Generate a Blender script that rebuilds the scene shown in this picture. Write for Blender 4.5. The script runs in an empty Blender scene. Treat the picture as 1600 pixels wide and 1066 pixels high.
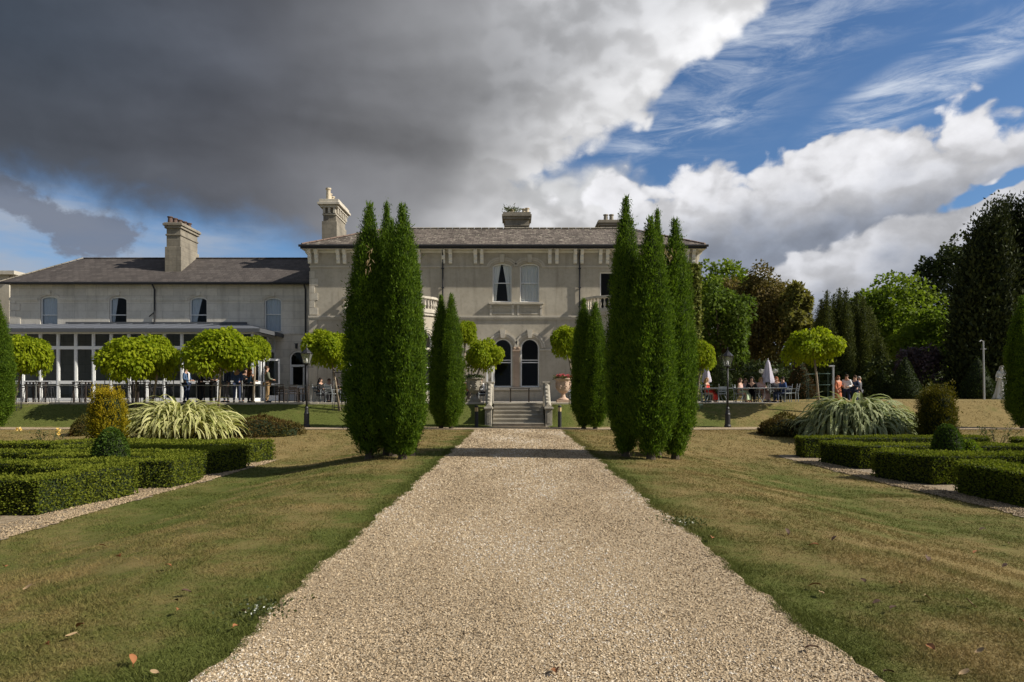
import bpy, bmesh, math, random
import numpy as np
from mathutils import Vector, Matrix

# ----------------------------------------------------------------- camera, sky, sun, exposure
SC = bpy.context.scene
COL = SC.collection
F = 1067.0                     # focal length in photo pixels (24 mm on 36 mm)
CX, CY, EYE = 806.0, 614.0, 1.55
cam = bpy.data.cameras.new('camera')
cam.lens = 24.0
cam.sensor_width = 36.0
cam.sensor_fit = 'HORIZONTAL'
cam.shift_x = -6.0 / 1600.0
cam.shift_y = 81.0 / 1600.0
cam.clip_start = 0.05
cam.clip_end = 6000.0
camo = bpy.data.objects.new('camera', cam)
camo.location = (0, 0, EYE)
camo.rotation_euler = (math.pi / 2, 0, 0)
COL.objects.link(camo)
SC.camera = camo

SUN_EL = math.radians(37.0)
SUN_AZ = math.radians(11.0)    # how far in front of due right (+X) the sun stands
SUN = Vector((math.cos(SUN_EL) * math.cos(SUN_AZ), -math.cos(SUN_EL) * math.sin(SUN_AZ), math.sin(SUN_EL)))
sl = bpy.data.lights.new('sun', 'SUN')
sl.energy = 5.0
sl.angle = math.radians(0.53)
sl.color = (1.0, 0.93, 0.80)
so = bpy.data.objects.new('sun', sl)
so.rotation_euler = SUN.to_track_quat('Z', 'Y').to_euler()
so.location = (40, -10, 40)
COL.objects.link(so)

SC.view_settings.view_transform = 'Standard'
SC.view_settings.look = 'None'
SC.view_settings.gamma = 1.0
SC.view_settings.use_curve_mapping = False
SC.view_settings.exposure = 0.30
SC.render.engine = 'CYCLES'
SC.cycles.use_denoising = True
SC.cycles.max_bounces = 6
SC.cycles.diffuse_bounces = 3
SC.cycles.glossy_bounces = 3
SC.cycles.transmission_bounces = 4
SC.cycles.transparent_max_bounces = 12
SC.cycles.caustics_reflective = False
SC.cycles.caustics_refractive = False


# ----------------------------------------------------------------- node maths
class S:
    """a socket with arithmetic"""
    def __init__(s, nt, sock):
        s.nt, s.k = nt, sock

    def _m(s, op, *a, clamp=False):
        n = s.nt.nodes.new('ShaderNodeMath')
        n.operation = op
        n.use_clamp = clamp
        for i, v in enumerate((s,) + a):
            if isinstance(v, S):
                s.nt.links.new(v.k, n.inputs[i])
            else:
                n.inputs[i].default_value = float(v)
        return S(s.nt, n.outputs[0])

    def __add__(s, o): return s._m('ADD', o)
    __radd__ = __add__
    def __mul__(s, o): return s._m('MULTIPLY', o)
    __rmul__ = __mul__
    def __sub__(s, o): return s._m('SUBTRACT', o)
    def __rsub__(s, o): return (s * -1.0) + o
    def __truediv__(s, o): return s._m('DIVIDE', o)
    def __neg__(s): return s * -1.0
    def min(s, o): return s._m('MINIMUM', o)
    def max(s, o): return s._m('MAXIMUM', o)
    def abs(s): return s._m('ABSOLUTE')
    def pow(s, o): return s._m('POWER', o)
    def gt(s, o): return s._m('GREATER_THAN', o)
    def sat(s): return s._m('ADD', 0.0, clamp=True)
    def fn(s, op, *a): return s._m(op, *a)

    def smooth(s, a, b):
        n = s.nt.nodes.new('ShaderNodeMapRange')
        n.interpolation_type = 'SMOOTHSTEP'
        s.nt.links.new(s.k, n.inputs[0])
        n.inputs[1].default_value = a
        n.inputs[2].default_value = b
        return S(s.nt, n.outputs[0])


class T:
    """a node tree with short-hands"""
    def __init__(t, nt):
        t.nt = nt
        nt.nodes.clear()

    def new(t, typ, **kw):
        n = t.nt.nodes.new(typ)
        for k, v in kw.items():
            setattr(n, k, v)
        return n

    def link(t, a, b):
        t.nt.links.new(a.k if isinstance(a, S) else a, b)

    def put(t, inp, v):
        if isinstance(v, S):
            t.nt.links.new(v.k, inp)
        elif isinstance(v, bpy.types.NodeSocket):
            t.nt.links.new(v, inp)
        elif hasattr(v, '__len__'):
            inp.default_value = tuple(v) + ((1.0,) if len(v) == 3 and len(inp.default_value) == 4 else ())
        else:
            inp.default_value = v

    def coord(t, which='Object'):
        return t.new('ShaderNodeTexCoord').outputs[which]

    def geo(t, which):
        return t.new('ShaderNodeNewGeometry').outputs[which]

    def sep(t, v):
        n = t.new('ShaderNodeSeparateXYZ')
        t.put(n.inputs[0], v)
        return [S(t.nt, n.outputs[i]) for i in range(3)]

    def vec(t, x, y, z):
        n = t.new('ShaderNodeCombineXYZ')
        for i, v in enumerate((x, y, z)):
            t.put(n.inputs[i], v)
        return n.outputs[0]

    def map(t, v, scale=(1, 1, 1), loc=(0, 0, 0), rot=(0, 0, 0)):
        n = t.new('ShaderNodeMapping')
        t.put(n.inputs[0], v)
        n.inputs[1].default_value = loc
        n.inputs[2].default_value = rot
        n.inputs[3].default_value = scale
        return n.outputs[0]

    def noise(t, v, scale=1.0, detail=3.0, rough=0.5, dist=0.0, out=0):
        n = t.new('ShaderNodeTexNoise')
        t.put(n.inputs['Vector'], v)
        n.inputs['Scale'].default_value = scale
        n.inputs['Detail'].default_value = detail
        n.inputs['Roughness'].default_value = rough
        n.inputs['Distortion'].default_value = dist
        return S(t.nt, n.outputs[out])

    def voronoi(t, v, scale=1.0, out='Distance', feature='F1', rand=1.0):
        n = t.new('ShaderNodeTexVoronoi', feature=feature)
        t.put(n.inputs['Vector'], v)
        n.inputs['Scale'].default_value = scale
        n.inputs['Randomness'].default_value = rand
        return S(t.nt, n.outputs[out])

    def attr(t, name):
        n = t.new('ShaderNodeAttribute', attribute_name=name)
        return S(t.nt, n.outputs['Fac'])

    def mix(t, f, a, b, blend='MIX'):
        n = t.new('ShaderNodeMix', data_type='RGBA', blend_type=blend)
        n.clamp_factor = True
        t.put(n.inputs[0], f)
        t.put(n.inputs[6], a)
        t.put(n.inputs[7], b)
        return n.outputs[2]

    def ramp(t, f, stops):
        n = t.new('ShaderNodeValToRGB')
        t.put(n.inputs[0], f)
        e = n.color_ramp.elements
        while len(e) < len(stops):
            e.new(0.5)
        for i, (p, c) in enumerate(stops):
            e[i].position = p
            e[i].color = tuple(c) + (1.0,) if len(c) == 3 else c
        return n.outputs[0]

    def bump(t, h, strength=0.3, dist=0.02):
        n = t.new('ShaderNodeBump')
        t.put(n.inputs['Height'], h)
        n.inputs['Strength'].default_value = strength
        n.inputs['Distance'].default_value = dist
        return n.outputs[0]

    def bsdf(t, color, rough=0.7, metal=0.0, spec=0.3, normal=None):
        n = t.new('ShaderNodeBsdfPrincipled')
        t.put(n.inputs['Base Color'], color)
        t.put(n.inputs['Roughness'], rough)
        n.inputs['Metallic'].default_value = metal
        n.inputs['Specular IOR Level'].default_value = spec
        if normal is not None:
            t.put(n.inputs['Normal'], normal)
        return n.outputs[0]

    def out(t, sh):
        n = t.new('ShaderNodeOutputMaterial')
        t.put(n.inputs[0], sh)


# ----------------------------------------------------------------- sky with clouds
world = bpy.data.worlds.new('World')
SC.world = world
world.use_nodes = True
t = T(world.node_tree)
sky = t.new('ShaderNodeTexSky', sky_type='NISHITA')
sky.sun_disc = False
sky.sun_elevation = SUN_EL
sky.sun_rotation = math.pi / 2 + SUN_AZ
sky.altitude = 60.0
sky.air_density = 1.0
sky.dust_density = 0.35
sky.ozone_density = 2.5
D = t.coord('Generated')
dx, dy, dz = t.sep(D)
az = dx.fn('ARCTAN2', dy)
el = dz.fn('ARCSINE')


def azel(px, py):
    a = math.atan((px - CX) / F)
    return a, math.atan((CY - py) / F * math.cos(a))


def line_dist(p, q):
    """signed angular distance, positive left of p->q (az, el space)"""
    (a0, e0), (a1, e1) = azel(*p), azel(*q)
    l = math.hypot(a1 - a0, e1 - e0)
    nx, ny = -(e1 - e0) / l, (a1 - a0) / l
    return (az - a0) * nx + (el - e0) * ny


def blob(px, py, rx, ry, rot=0.0):
    """1 at the centre, 0 on the ellipse, negative outside (sizes in photo pixels)"""
    a0, e0 = azel(px, py)
    c, s_ = math.cos(rot), math.sin(rot)
    u = ((az - a0) * c + (el - e0) * s_) * (F / rx)
    v = ((el - e0) * c - (az - a0) * s_) * (F / ry)
    return 1.0 - (u * u + v * v).fn('SQRT')


wd = t.vec(dx, dy, dz * 1.35)
n_big = t.noise(wd, 3.0, 2.0, 0.5) - 0.5
n_mid = t.noise(wd, 8.0, 7.0, 0.58, 0.2) - 0.5
n_fine = t.noise(wd, 30.0, 6.0, 0.62) - 0.5


def warped(v, scale, amt):
    wn = t.new('ShaderNodeTexNoise')
    t.put(wn.inputs['Vector'], v)
    wn.inputs['Scale'].default_value = scale
    wn.inputs['Detail'].default_value = 4.0
    k = t.new('ShaderNodeVectorMath', operation='MULTIPLY_ADD')
    t.link(wn.outputs['Color'], k.inputs[0])
    k.inputs[1].default_value = (amt, amt, amt)
    k.inputs[2].default_value = (-amt / 2, -amt / 2, -amt / 2)
    w = t.new('ShaderNodeVectorMath', operation='ADD')
    t.put(w.inputs[0], v)
    t.link(k.outputs[0], w.inputs[1])
    return w.outputs[0]


wv = warped(wd, 16.0, 0.05)


def cell(v, scale):
    n = t.new('ShaderNodeTexVoronoi', feature='SMOOTH_F1')
    t.put(n.inputs['Vector'], v)
    n.inputs['Scale'].default_value = scale
    n.inputs['Smoothness'].default_value = 0.35
    return 0.42 - S(t.nt, n.outputs['Distance'])


def puffs(off=(0, 0, 0)):
    """heaped rounded billows at three sizes"""
    v = t.map(wv, loc=off)
    return cell(v, 9.0) * 0.9 + cell(v, 21.0) * 0.50 + cell(v, 47.0) * 0.26 + (t.noise(v, 60.0, 5.0, 0.65) - 0.5) * 0.20


p0 = puffs()
p1 = puffs((-0.016, 0.006, -0.024))     # a little further from the sun
relief = ((p0 - p1) * 4.5).fn('TANH') * 0.15

# the great dark cloud, upper left
d_right = line_dist((930, 240), (1248, -5))
d_low = (el - azel(450, 350)[1] + (az + 0.35).max(0.0) * 0.30 + (-az - 0.42).max(0.0) * (-0.06))
soft = n_mid * 0.10 + n_big * 0.05
d1 = (d_right + p0 * 0.055 + n_mid * 0.035).min(d_low * 0.9 + soft)
m1 = (d_right + p0 * 0.055 + n_mid * 0.035).smooth(-0.004, 0.016) * (d_low + soft).smooth(-0.02, 0.045)
depth1 = d_right + n_big * 0.10 + n_mid * 0.035 + p0 * 0.03
b1 = depth1.smooth(0.02, 0.14)
d_dark = line_dist((700, 350), (745, -10)) + n_big * 0.12
b1b = (d_dark + p0 * 0.05 + n_mid * 0.07).smooth(-0.13, 0.05)
b1c = (d_dark + n_mid * 0.06).smooth(-0.02, 0.36)
body1 = t.mix(b1, (0.62, 0.62, 0.63), (0.36, 0.365, 0.38))
body1 = t.mix(b1b * 0.92, body1, (0.22, 0.223, 0.235))
body1 = t.mix(b1c, body1, (0.088, 0.094, 0.112))
darkleft = (-az).smooth(0.25, 0.70) * (el - 0.16).smooth(0.0, 0.12)
body1 = t.mix(darkleft * 0.9, body1, (0.040, 0.053, 0.074))
warm = (1.0 - (el - 0.30).abs().smooth(0.0, 0.12)) * b1b
body1 = t.mix(warm * 0.18, body1, (0.115, 0.108, 0.106))
streak = t.noise(t.map(wd, scale=(1.0, 1.0, 2.4), rot=(0.2, 0.5, 0.0)), 2.4, 3.0, 0.45, 0.3) - 0.5
lum1 = (1.0 + streak * 1.7 + n_mid * 0.55) * (1.0 + relief * (1.0 - b1b) * 1.2 + relief * 0.2)
# the cumulus bank on the right
a_, e_ = azel(1245, 206)
top2 = (az - a_).max(-0.30) * 0.09 + (az - a_ - 0.08).max(0.0) * 0.02 + (e_ - 0.020)
d2v = (top2 - el)
d2e = d2v.min((az - 0.05) * 0.8 + 0.03) + p0 * 0.075 + n_mid * 0.03
gap = blob(1545, 300, 190, 30, 0.30).max(-0.6) * 0.075
d2 = d2e - gap.max(0.0) * 1.5
m2 = d2.smooth(-0.002, 0.013)
deep2 = (d2v + n_big * 0.08 + p0 * 0.05).smooth(0.015, 0.115)
rim2 = ((azel(1200, 405)[1] - el + (az - 0.35) * 0.30) + p0 * 0.055 + n_mid * 0.03)
low2 = rim2.smooth(-0.003, 0.010) * (1.0 - rim2.smooth(0.03, 0.10))
deep2 = deep2 * (1.0 - low2 * 0.8)
body2 = t.mix(deep2, (0.56, 0.56, 0.58), (0.215, 0.24, 0.295))
lum2 = (1.0 + relief * (1.0 + 0.7 * (1.0 - deep2)) + n_mid * 0.60 + n_fine * 0.35).max(0.55)
# light cumulus between the two, just above the roof
d3 = blob(840, 345, 230, 80, -0.05) * 0.12 + p0 * 0.08 + n_mid * 0.03
m3 = d3.smooth(-0.03, 0.03)
d3b = blob(880, 350, 80, 40, 0.0) * 0.10 + p0 * 0.075
m3b = d3b.smooth(0.0, 0.014)
# small grey rags over the low left sky, thin high veils
d4 = blob(105, 354, 140, 30, -0.30) * 0.09 + n_mid * 0.42 + n_fine * 0.16 - 0.01
m4 = d4.smooth(0.0, 0.045)
veil_l = (t.noise(t.map(wd, scale=(1.0, 1.0, 3.0)), 4.0, 5.0, 0.6).smooth(0.30, 0.62)
          * (0.27 - el).smooth(0.0, 0.04) * (-az).smooth(0.25, 0.45))
cir_v = t.map(t.vec(az, el, 0.0), rot=(0, 0, -0.32), scale=(3.2, 15.0, 1.0))
cir = t.noise(cir_v, 2.0, 9.0, 0.68, 0.6)
cir_zone = (blob(1450, 125, 160, 40, 0.32).smooth(-0.2, 0.5) * 1.0
            + blob(1100, 140, 260, 100, 0.40).smooth(-0.3, 0.9) * 0.50
            + blob(1060, 205, 120, 22, 0.12).smooth(-0.3, 0.6) * 0.7
            + blob(1330, 15, 330, 50, 0.12).smooth(-0.4, 0.7) * 0.40)
far_veil = (az - 0.75).smooth(0.0, 0.4) * 0.35
wisp = cir.smooth(0.38, 0.74) * (cir_zone + far_veil).min(1.0)
# scattered cloud over the rest of the dome, unseen from here but lighting the place
rest = (-dy).smooth(-0.25, 0.25)
d5 = t.noise(wd, 2.6, 6.0, 0.55).smooth(0.45, 0.62) * rest

bg_sky = t.new('ShaderNodeBackground')
skyc = t.mix(0.88, sky.outputs[0], t.mix(1.0, sky.outputs[0], (0.60, 0.80, 1.0), 'MULTIPLY'))
t.put(bg_sky.inputs[0], skyc)
bg_sky.inputs[1].default_value = 0.082


def scale_col(c, f):
    n = t.new('ShaderNodeVectorMath', operation='SCALE')
    t.put(n.inputs[0], c)
    t.put(n.inputs[3], f)
    return n.outputs[0]


cl = scale_col((0.52, 0.54, 0.58), 1.0 + n_mid * 0.8)
total = (wisp * 0.80)
c_all = t.mix(0.0, (0.62, 0.66, 0.72), (0.62, 0.66, 0.72))
layers = [(veil_l * 0.95, (0.30, 0.345, 0.42)), (m4 * 0.85, (0.145, 0.165, 0.215)),
          (d5, scale_col((0.50, 0.51, 0.54), 1.0 + n_mid * 1.2)),
          (m3, scale_col((0.47, 0.475, 0.485), (1.0 + relief * 1.2 + n_mid * 0.4))),
          (m1, scale_col(body1, lum1)),
          (m2, scale_col(body2, lum2)),
          (m3b, scale_col((0.50, 0.50, 0.51), (1.0 + relief * 1.6 + n_mid * 0.3)))]
sh = t.new('ShaderNodeMixShader')
e0 = t.new('ShaderNodeBackground')
t.put(e0.inputs[0], c_all)
t.put(sh.inputs[0], total)
t.link(bg_sky.outputs[0], sh.inputs[1])
t.link(e0.outputs[0], sh.inputs[2])
last = sh.outputs[0]
for f_, c_ in layers:
    b = t.new('ShaderNodeBackground')
    t.put(b.inputs[0], c_)
    m = t.new('ShaderNodeMixShader')
    t.put(m.inputs[0], f_)
    t.link(last, m.inputs[1])
    t.link(b.outputs[0], m.inputs[2])
    last = m.outputs[0]
wo = t.new('ShaderNodeOutputWorld')
t.link(last, wo.inputs[0])
world.cycles.sampling_method = 'MANUAL'
world.cycles.sample_map_resolution = 1024
# ----------------------------------------------------------------- materials
def mat(name):
    m = bpy.data.materials.new(name)
    m.use_nodes = True
    return m, T(m.node_tree)


def simple(name, c, rough=0.6, metal=0.0, spec=0.3, var=0.12, scale=6.0, bump=0.0):
    m, t = mat(name)
    n = t.noise(t.coord(), scale, 5.0, 0.6)
    col = t.mix(n, [x * (1 - var) for x in c], [min(1, x * (1 + var)) for x in c])
    nor = t.bump(t.noise(t.coord(), scale * 6, 4.0), bump) if bump else None
    t.out(t.bsdf(col, rough, metal, spec, nor))
    return m


def leafy(name, lo, hi, trans=0.35, hue=None, rough=0.65, spec=0.12, tcol=1.3):
    """foliage: each leaf has its own tint between lo and hi, light passes through"""
    m, t = mat(name)
    tint = t.attr('tint')
    col = t.mix(tint, lo, hi)
    if hue is not None:
        big = t.noise(t.geo('Position'), 0.9, 3.0, 0.6).smooth(0.42, 0.66)
        col = t.mix(big * 0.6, col, hue)
    d = t.bsdf(col, rough, 0.0, spec)
    tr = t.new('ShaderNodeBsdfTranslucent')
    t.put(tr.inputs[0], t.mix(1.0, col, (tcol, tcol * 1.05, tcol * 0.6), 'MULTIPLY'))
    mx = t.new('ShaderNodeMixShader')
    mx.inputs[0].default_value = trans
    t.link(d, mx.inputs[1])
    t.link(tr.outputs[0], mx.inputs[2])
    t.out(mx.outputs[0])
    return m


def lawn_colour(t):
    """dry and green patches of the same turf, in world metres"""
    p = t.geo('Position')
    x, y, z = t.sep(p)
    big = t.noise(p, 0.22, 4.0, 0.6)
    mid = t.noise(p, 0.9, 5.0, 0.65)
    fine = t.noise(p, 7.0, 4.0, 0.6)
    edge = 1.0 - ((x - 0.05 + (mid - 0.5) * 0.8).abs() - 1.75).smooth(0.0, 0.85)
    xs = x.abs() + (mid - 0.5) * 2.6
    sink = (xs - 4.7).smooth(0.0, 0.9) * (1.0 - (xs - 6.3).smooth(0.0, 1.0)) * (1.0 - (y - 19.0).smooth(0.0, 6.0))
    bank = (y - 30.3).smooth(0.0, 0.5) * (1.0 - (y - 33.3).smooth(0.0, 0.5)) * (1.0 - (x - 8.0).smooth(0.0, 5.0))
    left = (-x).smooth(-1.0, 3.0)
    clump = t.noise(p, 2.6, 4.0, 0.7)
    green = (big * 0.85 + mid * 0.7 + clump * 0.40 + fine * 0.30 - 1.13 + edge * 0.24 + sink * 0.10 + bank * 0.20 + left * 0.06
             - (y - 15.0).smooth(0.0, 8.0) * 0.14 * (1.0 - bank))
    g = green.smooth(-0.20, 0.26)
    dry = t.mix(fine, (0.195, 0.143, 0.061), (0.335, 0.252, 0.112))
    dry = t.mix(clump.smooth(0.45, 0.7) * 0.35, dry, (0.14, 0.108, 0.048))
    wet = t.mix(fine, (0.072, 0.090, 0.020), (0.152, 0.168, 0.045))
    return t.mix(g, dry, wet), fine, mid


m, t = mat('lawn_turf')
c, fine, mid = lawn_colour(t)
sp = t.noise(t.geo('Position'), 60.0, 4.0, 0.7)
c = t.mix(sp.smooth(0.35, 0.75) * 0.55, c, t.mix(1.0, c, (0.45, 0.5, 0.4), 'MULTIPLY'))
hb = t.noise(t.geo('Position'), 90.0, 4.0, 0.7) * 0.6 + t.noise(t.geo('Position'), 14.0, 3.0) * 0.6
t.out(t.bsdf(c, 0.9, 0, 0.1, t.bump(hb, 0.8, 0.03)))
M_LAWN = m

m, t = mat('grass_blades')
c, fine, mid = lawn_colour(t)
tint = t.attr('tint')
c = t.mix(tint * 0.75, t.mix(1.0, c, (0.75, 0.8, 0.7), 'MULTIPLY'), t.mix(1.0, c, (1.5, 1.42, 1.35), 'MULTIPLY'))
d = t.bsdf(c, 0.7, 0, 0.15)
tr = t.new('ShaderNodeBsdfTranslucent')
t.put(tr.inputs[0], c)
mx = t.new('ShaderNodeMixShader')
mx.inputs[0].default_value = 0.3
t.link(d, mx.inputs[1])
t.link(tr.outputs[0], mx.inputs[2])
t.out(mx.outputs[0])
M_BLADE = m


def gravel_mat(name, stops, scale):
    m, t = mat(name)
    p = t.geo('Position')
    cell = t.new('ShaderNodeTexVoronoi')
    t.put(cell.inputs['Vector'], p)
    cell.inputs['Scale'].default_value = scale
    r = t.sep(cell.outputs['Color'])[0]
    col = t.ramp(r, stops)
    px_, py_, pz_ = t.sep(p)
    far = t.noise(t.vec(px_ * 1.6, py_ * 0.35, 0.0), 1.0, 4.0, 0.6)
    dist = S(t.nt, cell.outputs['Distance'])
    edge = dist.smooth(0.25, 0.62)
    col = t.mix(edge * 0.45, col, (0.15, 0.11, 0.07))
    col = t.mix(far.smooth(0.38, 0.70) * 0.45, col, (0.29, 0.215, 0.135))
    t.out(t.bsdf(col, 0.85, 0, 0.2, t.bump(1.0 - dist + t.noise(p, 3.0, 2.0) * 0.5, 0.7, 0.012)))
    return m


M_GRAVEL = gravel_mat('pale_gravel', [(0.0, (0.23, 0.175, 0.11)), (0.3, (0.40, 0.305, 0.195)), (0.65, (0.485, 0.380, 0.252)), (1.0, (0.61, 0.515, 0.385))], 62.0)
M_GRAVEL2 = gravel_mat('bed_gravel', [(0.0, (0.13, 0.105, 0.08)), (0.4, (0.27, 0.22, 0.16)), (1.0, (0.46, 0.39, 0.30))], 30.0)
m, t = mat('pebble')
c = t.ramp(t.attr('tint'), [(0.0, (0.17, 0.13, 0.085)), (0.2, (0.36, 0.272, 0.170)), (0.6, (0.475, 0.370, 0.243)), (0.9, (0.59, 0.485, 0.345)), (1.0, (0.60, 0.55, 0.48))])
t.out(t.bsdf(c, 0.75, 0, 0.25))
M_PEBBLE = m


def render_mat(name, lo, hi, stain, block=None, bscale=1.0):
    """lime render / ashlar: stains with their own shapes, faint joints"""
    m, t = mat(name)
    p = t.geo('Position')
    x, y, z = t.sep(p)
    a = t.noise(p, 0.7, 6.0, 0.62)
    b = t.noise(p, 5.0, 6.0, 0.68)
    streak = t.noise(t.vec(x * 3.2, y * 3.2, z * 0.30), 1.0, 4.0, 0.6)
    col = t.mix(a.smooth(0.3, 0.7), lo, hi)
    col = t.mix(b.smooth(0.45, 0.75) * 0.35, col, stain)
    col = t.mix(streak.smooth(0.50, 0.76) * 0.5, col, stain)
    h = b * 0.6 + t.noise(p, 30.0, 3.0) * 0.3
    if block:
        br = t.new('ShaderNodeTexBrick')
        t.put(br.inputs['Vector'], t.vec(x + y, z, 0.0))
        br.inputs['Scale'].default_value = 1.0
        br.inputs['Brick Width'].default_value = block[0]
        br.inputs['Row Height'].default_value = block[1]
        br.inputs['Mortar Size'].default_value = 0.009
        br.inputs['Color1'].default_value = (0.9, 0.9, 0.9, 1)
        br.inputs['Color2'].default_value = (1.06, 1.05, 1.03, 1)
        br.inputs['Mortar'].default_value = (0.70, 0.69, 0.66, 1)
        col = t.mix(1.0, col, br.outputs['Color'], 'MULTIPLY')
        h = h - S(t.nt, br.outputs['Fac']) * 0.8
    t.out(t.bsdf(col, 0.88, 0, 0.2, t.bump(h, 0.35, 0.02)))
    return m


M_STUCCO = render_mat('main_stucco', (0.405, 0.362, 0.292), (0.51, 0.465, 0.385), (0.245, 0.215, 0.172))
M_ASHLAR = render_mat('wing_ashlar', (0.60, 0.565, 0.50), (0.71, 0.675, 0.61), (0.42, 0.39, 0.345), (1.35, 0.47))
M_TRIM = render_mat('stone_trim', (0.49, 0.45, 0.38), (0.61, 0.565, 0.485), (0.32, 0.285, 0.23))
M_CHIM = render_mat('chimney_stone', (0.20, 0.18, 0.15), (0.31, 0.28, 0.23), (0.095, 0.085, 0.07), (0.62, 0.32))
M_STEP = render_mat('step_stone', (0.30, 0.275, 0.23), (0.43, 0.395, 0.33), (0.15, 0.135, 0.105))
M_PINK = render_mat('sandstone_pier', (0.38, 0.285, 0.215), (0.47, 0.365, 0.285), (0.27, 0.20, 0.15))
M_TERRA = render_mat('urn_stone', (0.52, 0.37, 0.28), (0.62, 0.47, 0.37), (0.34, 0.25, 0.19))
M_GREYSHADED = render_mat('grey_shaded_stone', (0.26, 0.235, 0.19), (0.36, 0.33, 0.27), (0.15, 0.14, 0.11))  # left urn's shade put into darker, greyer stone; also plain grey pots
M_BRACKET = simple('painted_bracket', (0.74, 0.71, 0.64), 0.6, var=0.15, scale=4.0)
M_STATUE = render_mat('statue_marble', (0.60, 0.59, 0.56), (0.76, 0.75, 0.72), (0.38, 0.37, 0.34))


def slate_mat(name, lo, hi, lichen, lam):
    m, t = mat(name)
    p = t.geo('Position')
    n = t.geo('Normal')
    x, y, z = t.sep(p)
    nx, ny, nz = t.sep(n)
    side = nx.abs().gt(ny.abs())
    u = x * (1.0 - side) + y * side
    br = t.new('ShaderNodeTexBrick')
    t.put(br.inputs['Vector'], t.vec(u, z * 2.1, 0.0))
    br.inputs['Scale'].default_value = 1.0
    br.inputs['Brick Width'].default_value = 0.36
    br.inputs['Row Height'].default_value = 0.34
    br.inputs['Mortar Size'].default_value = 0.022
    br.inputs['Bias'].default_value = 0.0
    br.inputs['Color1'].default_value = (0.0, 0.0, 0.0, 1)
    br.inputs['Color2'].default_value = (1, 1, 1, 1)
    br.inputs['Mortar'].default_value = (0.0, 0.0, 0.0, 1)
    col = t.mix(br.outputs['Color'], lo, hi)
    col = t.mix(t.noise(p, 1.2, 5.0, 0.65).smooth(0.4, 0.75) * 0.4, col, [c * 0.6 for c in lo])
    li = t.noise(t.vec(u * 0.8, z * 2.2, 0.0), 4.5, 6.0, 0.75, 0.3).smooth(0.63 - lam * 0.07, 0.70 - lam * 0.06)
    col = t.mix(li * 0.9, col, lichen)
    hgt = S(t.nt, br.outputs['Fac']) * -1.0 + t.noise(p, 9.0, 4.0) * 0.5
    t.out(t.bsdf(col, 0.7, 0, 0.35, t.bump(hgt, 0.9, 0.04)))
    return m


M_SLATE = slate_mat('lichened_slate', (0.075, 0.060, 0.050), (0.200, 0.165, 0.140), (0.50, 0.46, 0.36), 1.0)
M_SLATE2 = slate_mat('dark_slate', (0.068, 0.058, 0.055), (0.110, 0.095, 0.088), (0.28, 0.25, 0.20), 0.0)
M_RIDGE = simple('ridge_tile', (0.20, 0.140, 0.112), 0.8, var=0.3)

M_FRAME = simple('pale_grey_frame', (0.72, 0.73, 0.73), 0.45, var=0.06)
M_WHITE = simple('white_paint', (0.80, 0.80, 0.79), 0.4, var=0.04)
M_IRON = simple('black_iron', (0.022, 0.022, 0.026), 0.45, spec=0.4, var=0.2)
M_RAIL = simple('grey_rail_steel', (0.27, 0.27, 0.26), 0.45, 0.3, var=0.15)
M_GREY = simple('dark_grey_fascia', (0.095, 0.10, 0.11), 0.5, var=0.08)
M_ZINC = simple('zinc_roof', (0.12, 0.13, 0.155), 0.5, 0.0, var=0.06)
M_WOOD = simple('dark_wood', (0.045, 0.034, 0.028), 0.65, var=0.3)
M_CURTAIN = simple('net_curtain', (0.80, 0.80, 0.79), 0.9, var=0.06)
M_BLUECURT = simple('blue_curtain', (0.52, 0.58, 0.66), 0.9, var=0.1)
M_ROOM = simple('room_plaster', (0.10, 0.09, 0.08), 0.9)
M_POT = simple('chimney_pot', (0.56, 0.48, 0.36), 0.8, var=0.15)
M_REDPOT = simple('red_chimney_pot', (0.115, 0.075, 0.062), 0.8, var=0.3)
M_PAVE = simple('terrace_stone', (0.34, 0.31, 0.27), 0.85, var=0.2, scale=2.0)
M_KERB = simple('kerb_stone', (0.46, 0.41, 0.33), 0.85, var=0.2, scale=3.0)
M_BARK = simple('bark', (0.085, 0.066, 0.048), 0.9, var=0.35, scale=8.0, bump=0.5)
M_PALEBARK = simple('pale_bark', (0.27, 0.22, 0.16), 0.85, var=0.3, scale=8.0, bump=0.3)
M_EARTH = simple('bare_earth', (0.12, 0.085, 0.055), 0.95, var=0.3, scale=5.0, bump=0.5)
M_STEEL = simple('galvanised_steel', (0.42, 0.43, 0.44), 0.45, 0.4)
M_GREENPAINT = simple('green_painted_iron', (0.055, 0.10, 0.085), 0.5)
M_GREYCHAIR = simple('grey_metal_furniture', (0.30, 0.33, 0.35), 0.45, 0.2)
M_PARASOL = simple('lilac_canvas', (0.50, 0.47, 0.55), 0.85, var=0.08)
M_BRASS = simple('amber_bollard_glass', (0.62, 0.47, 0.25), 0.35, var=0.1)
M_BLACKPLASTIC = simple('charcoal_bollard', (0.03, 0.032, 0.036), 0.5)
M_SKIN = simple('skin', (0.50, 0.30, 0.215), 0.55, var=0.06)
M_EYE = simple('eye', (0.03, 0.02, 0.02), 0.3)


def cloth(name, c):
    return simple(name, c, 0.85, var=0.12, scale=10.0)


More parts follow.
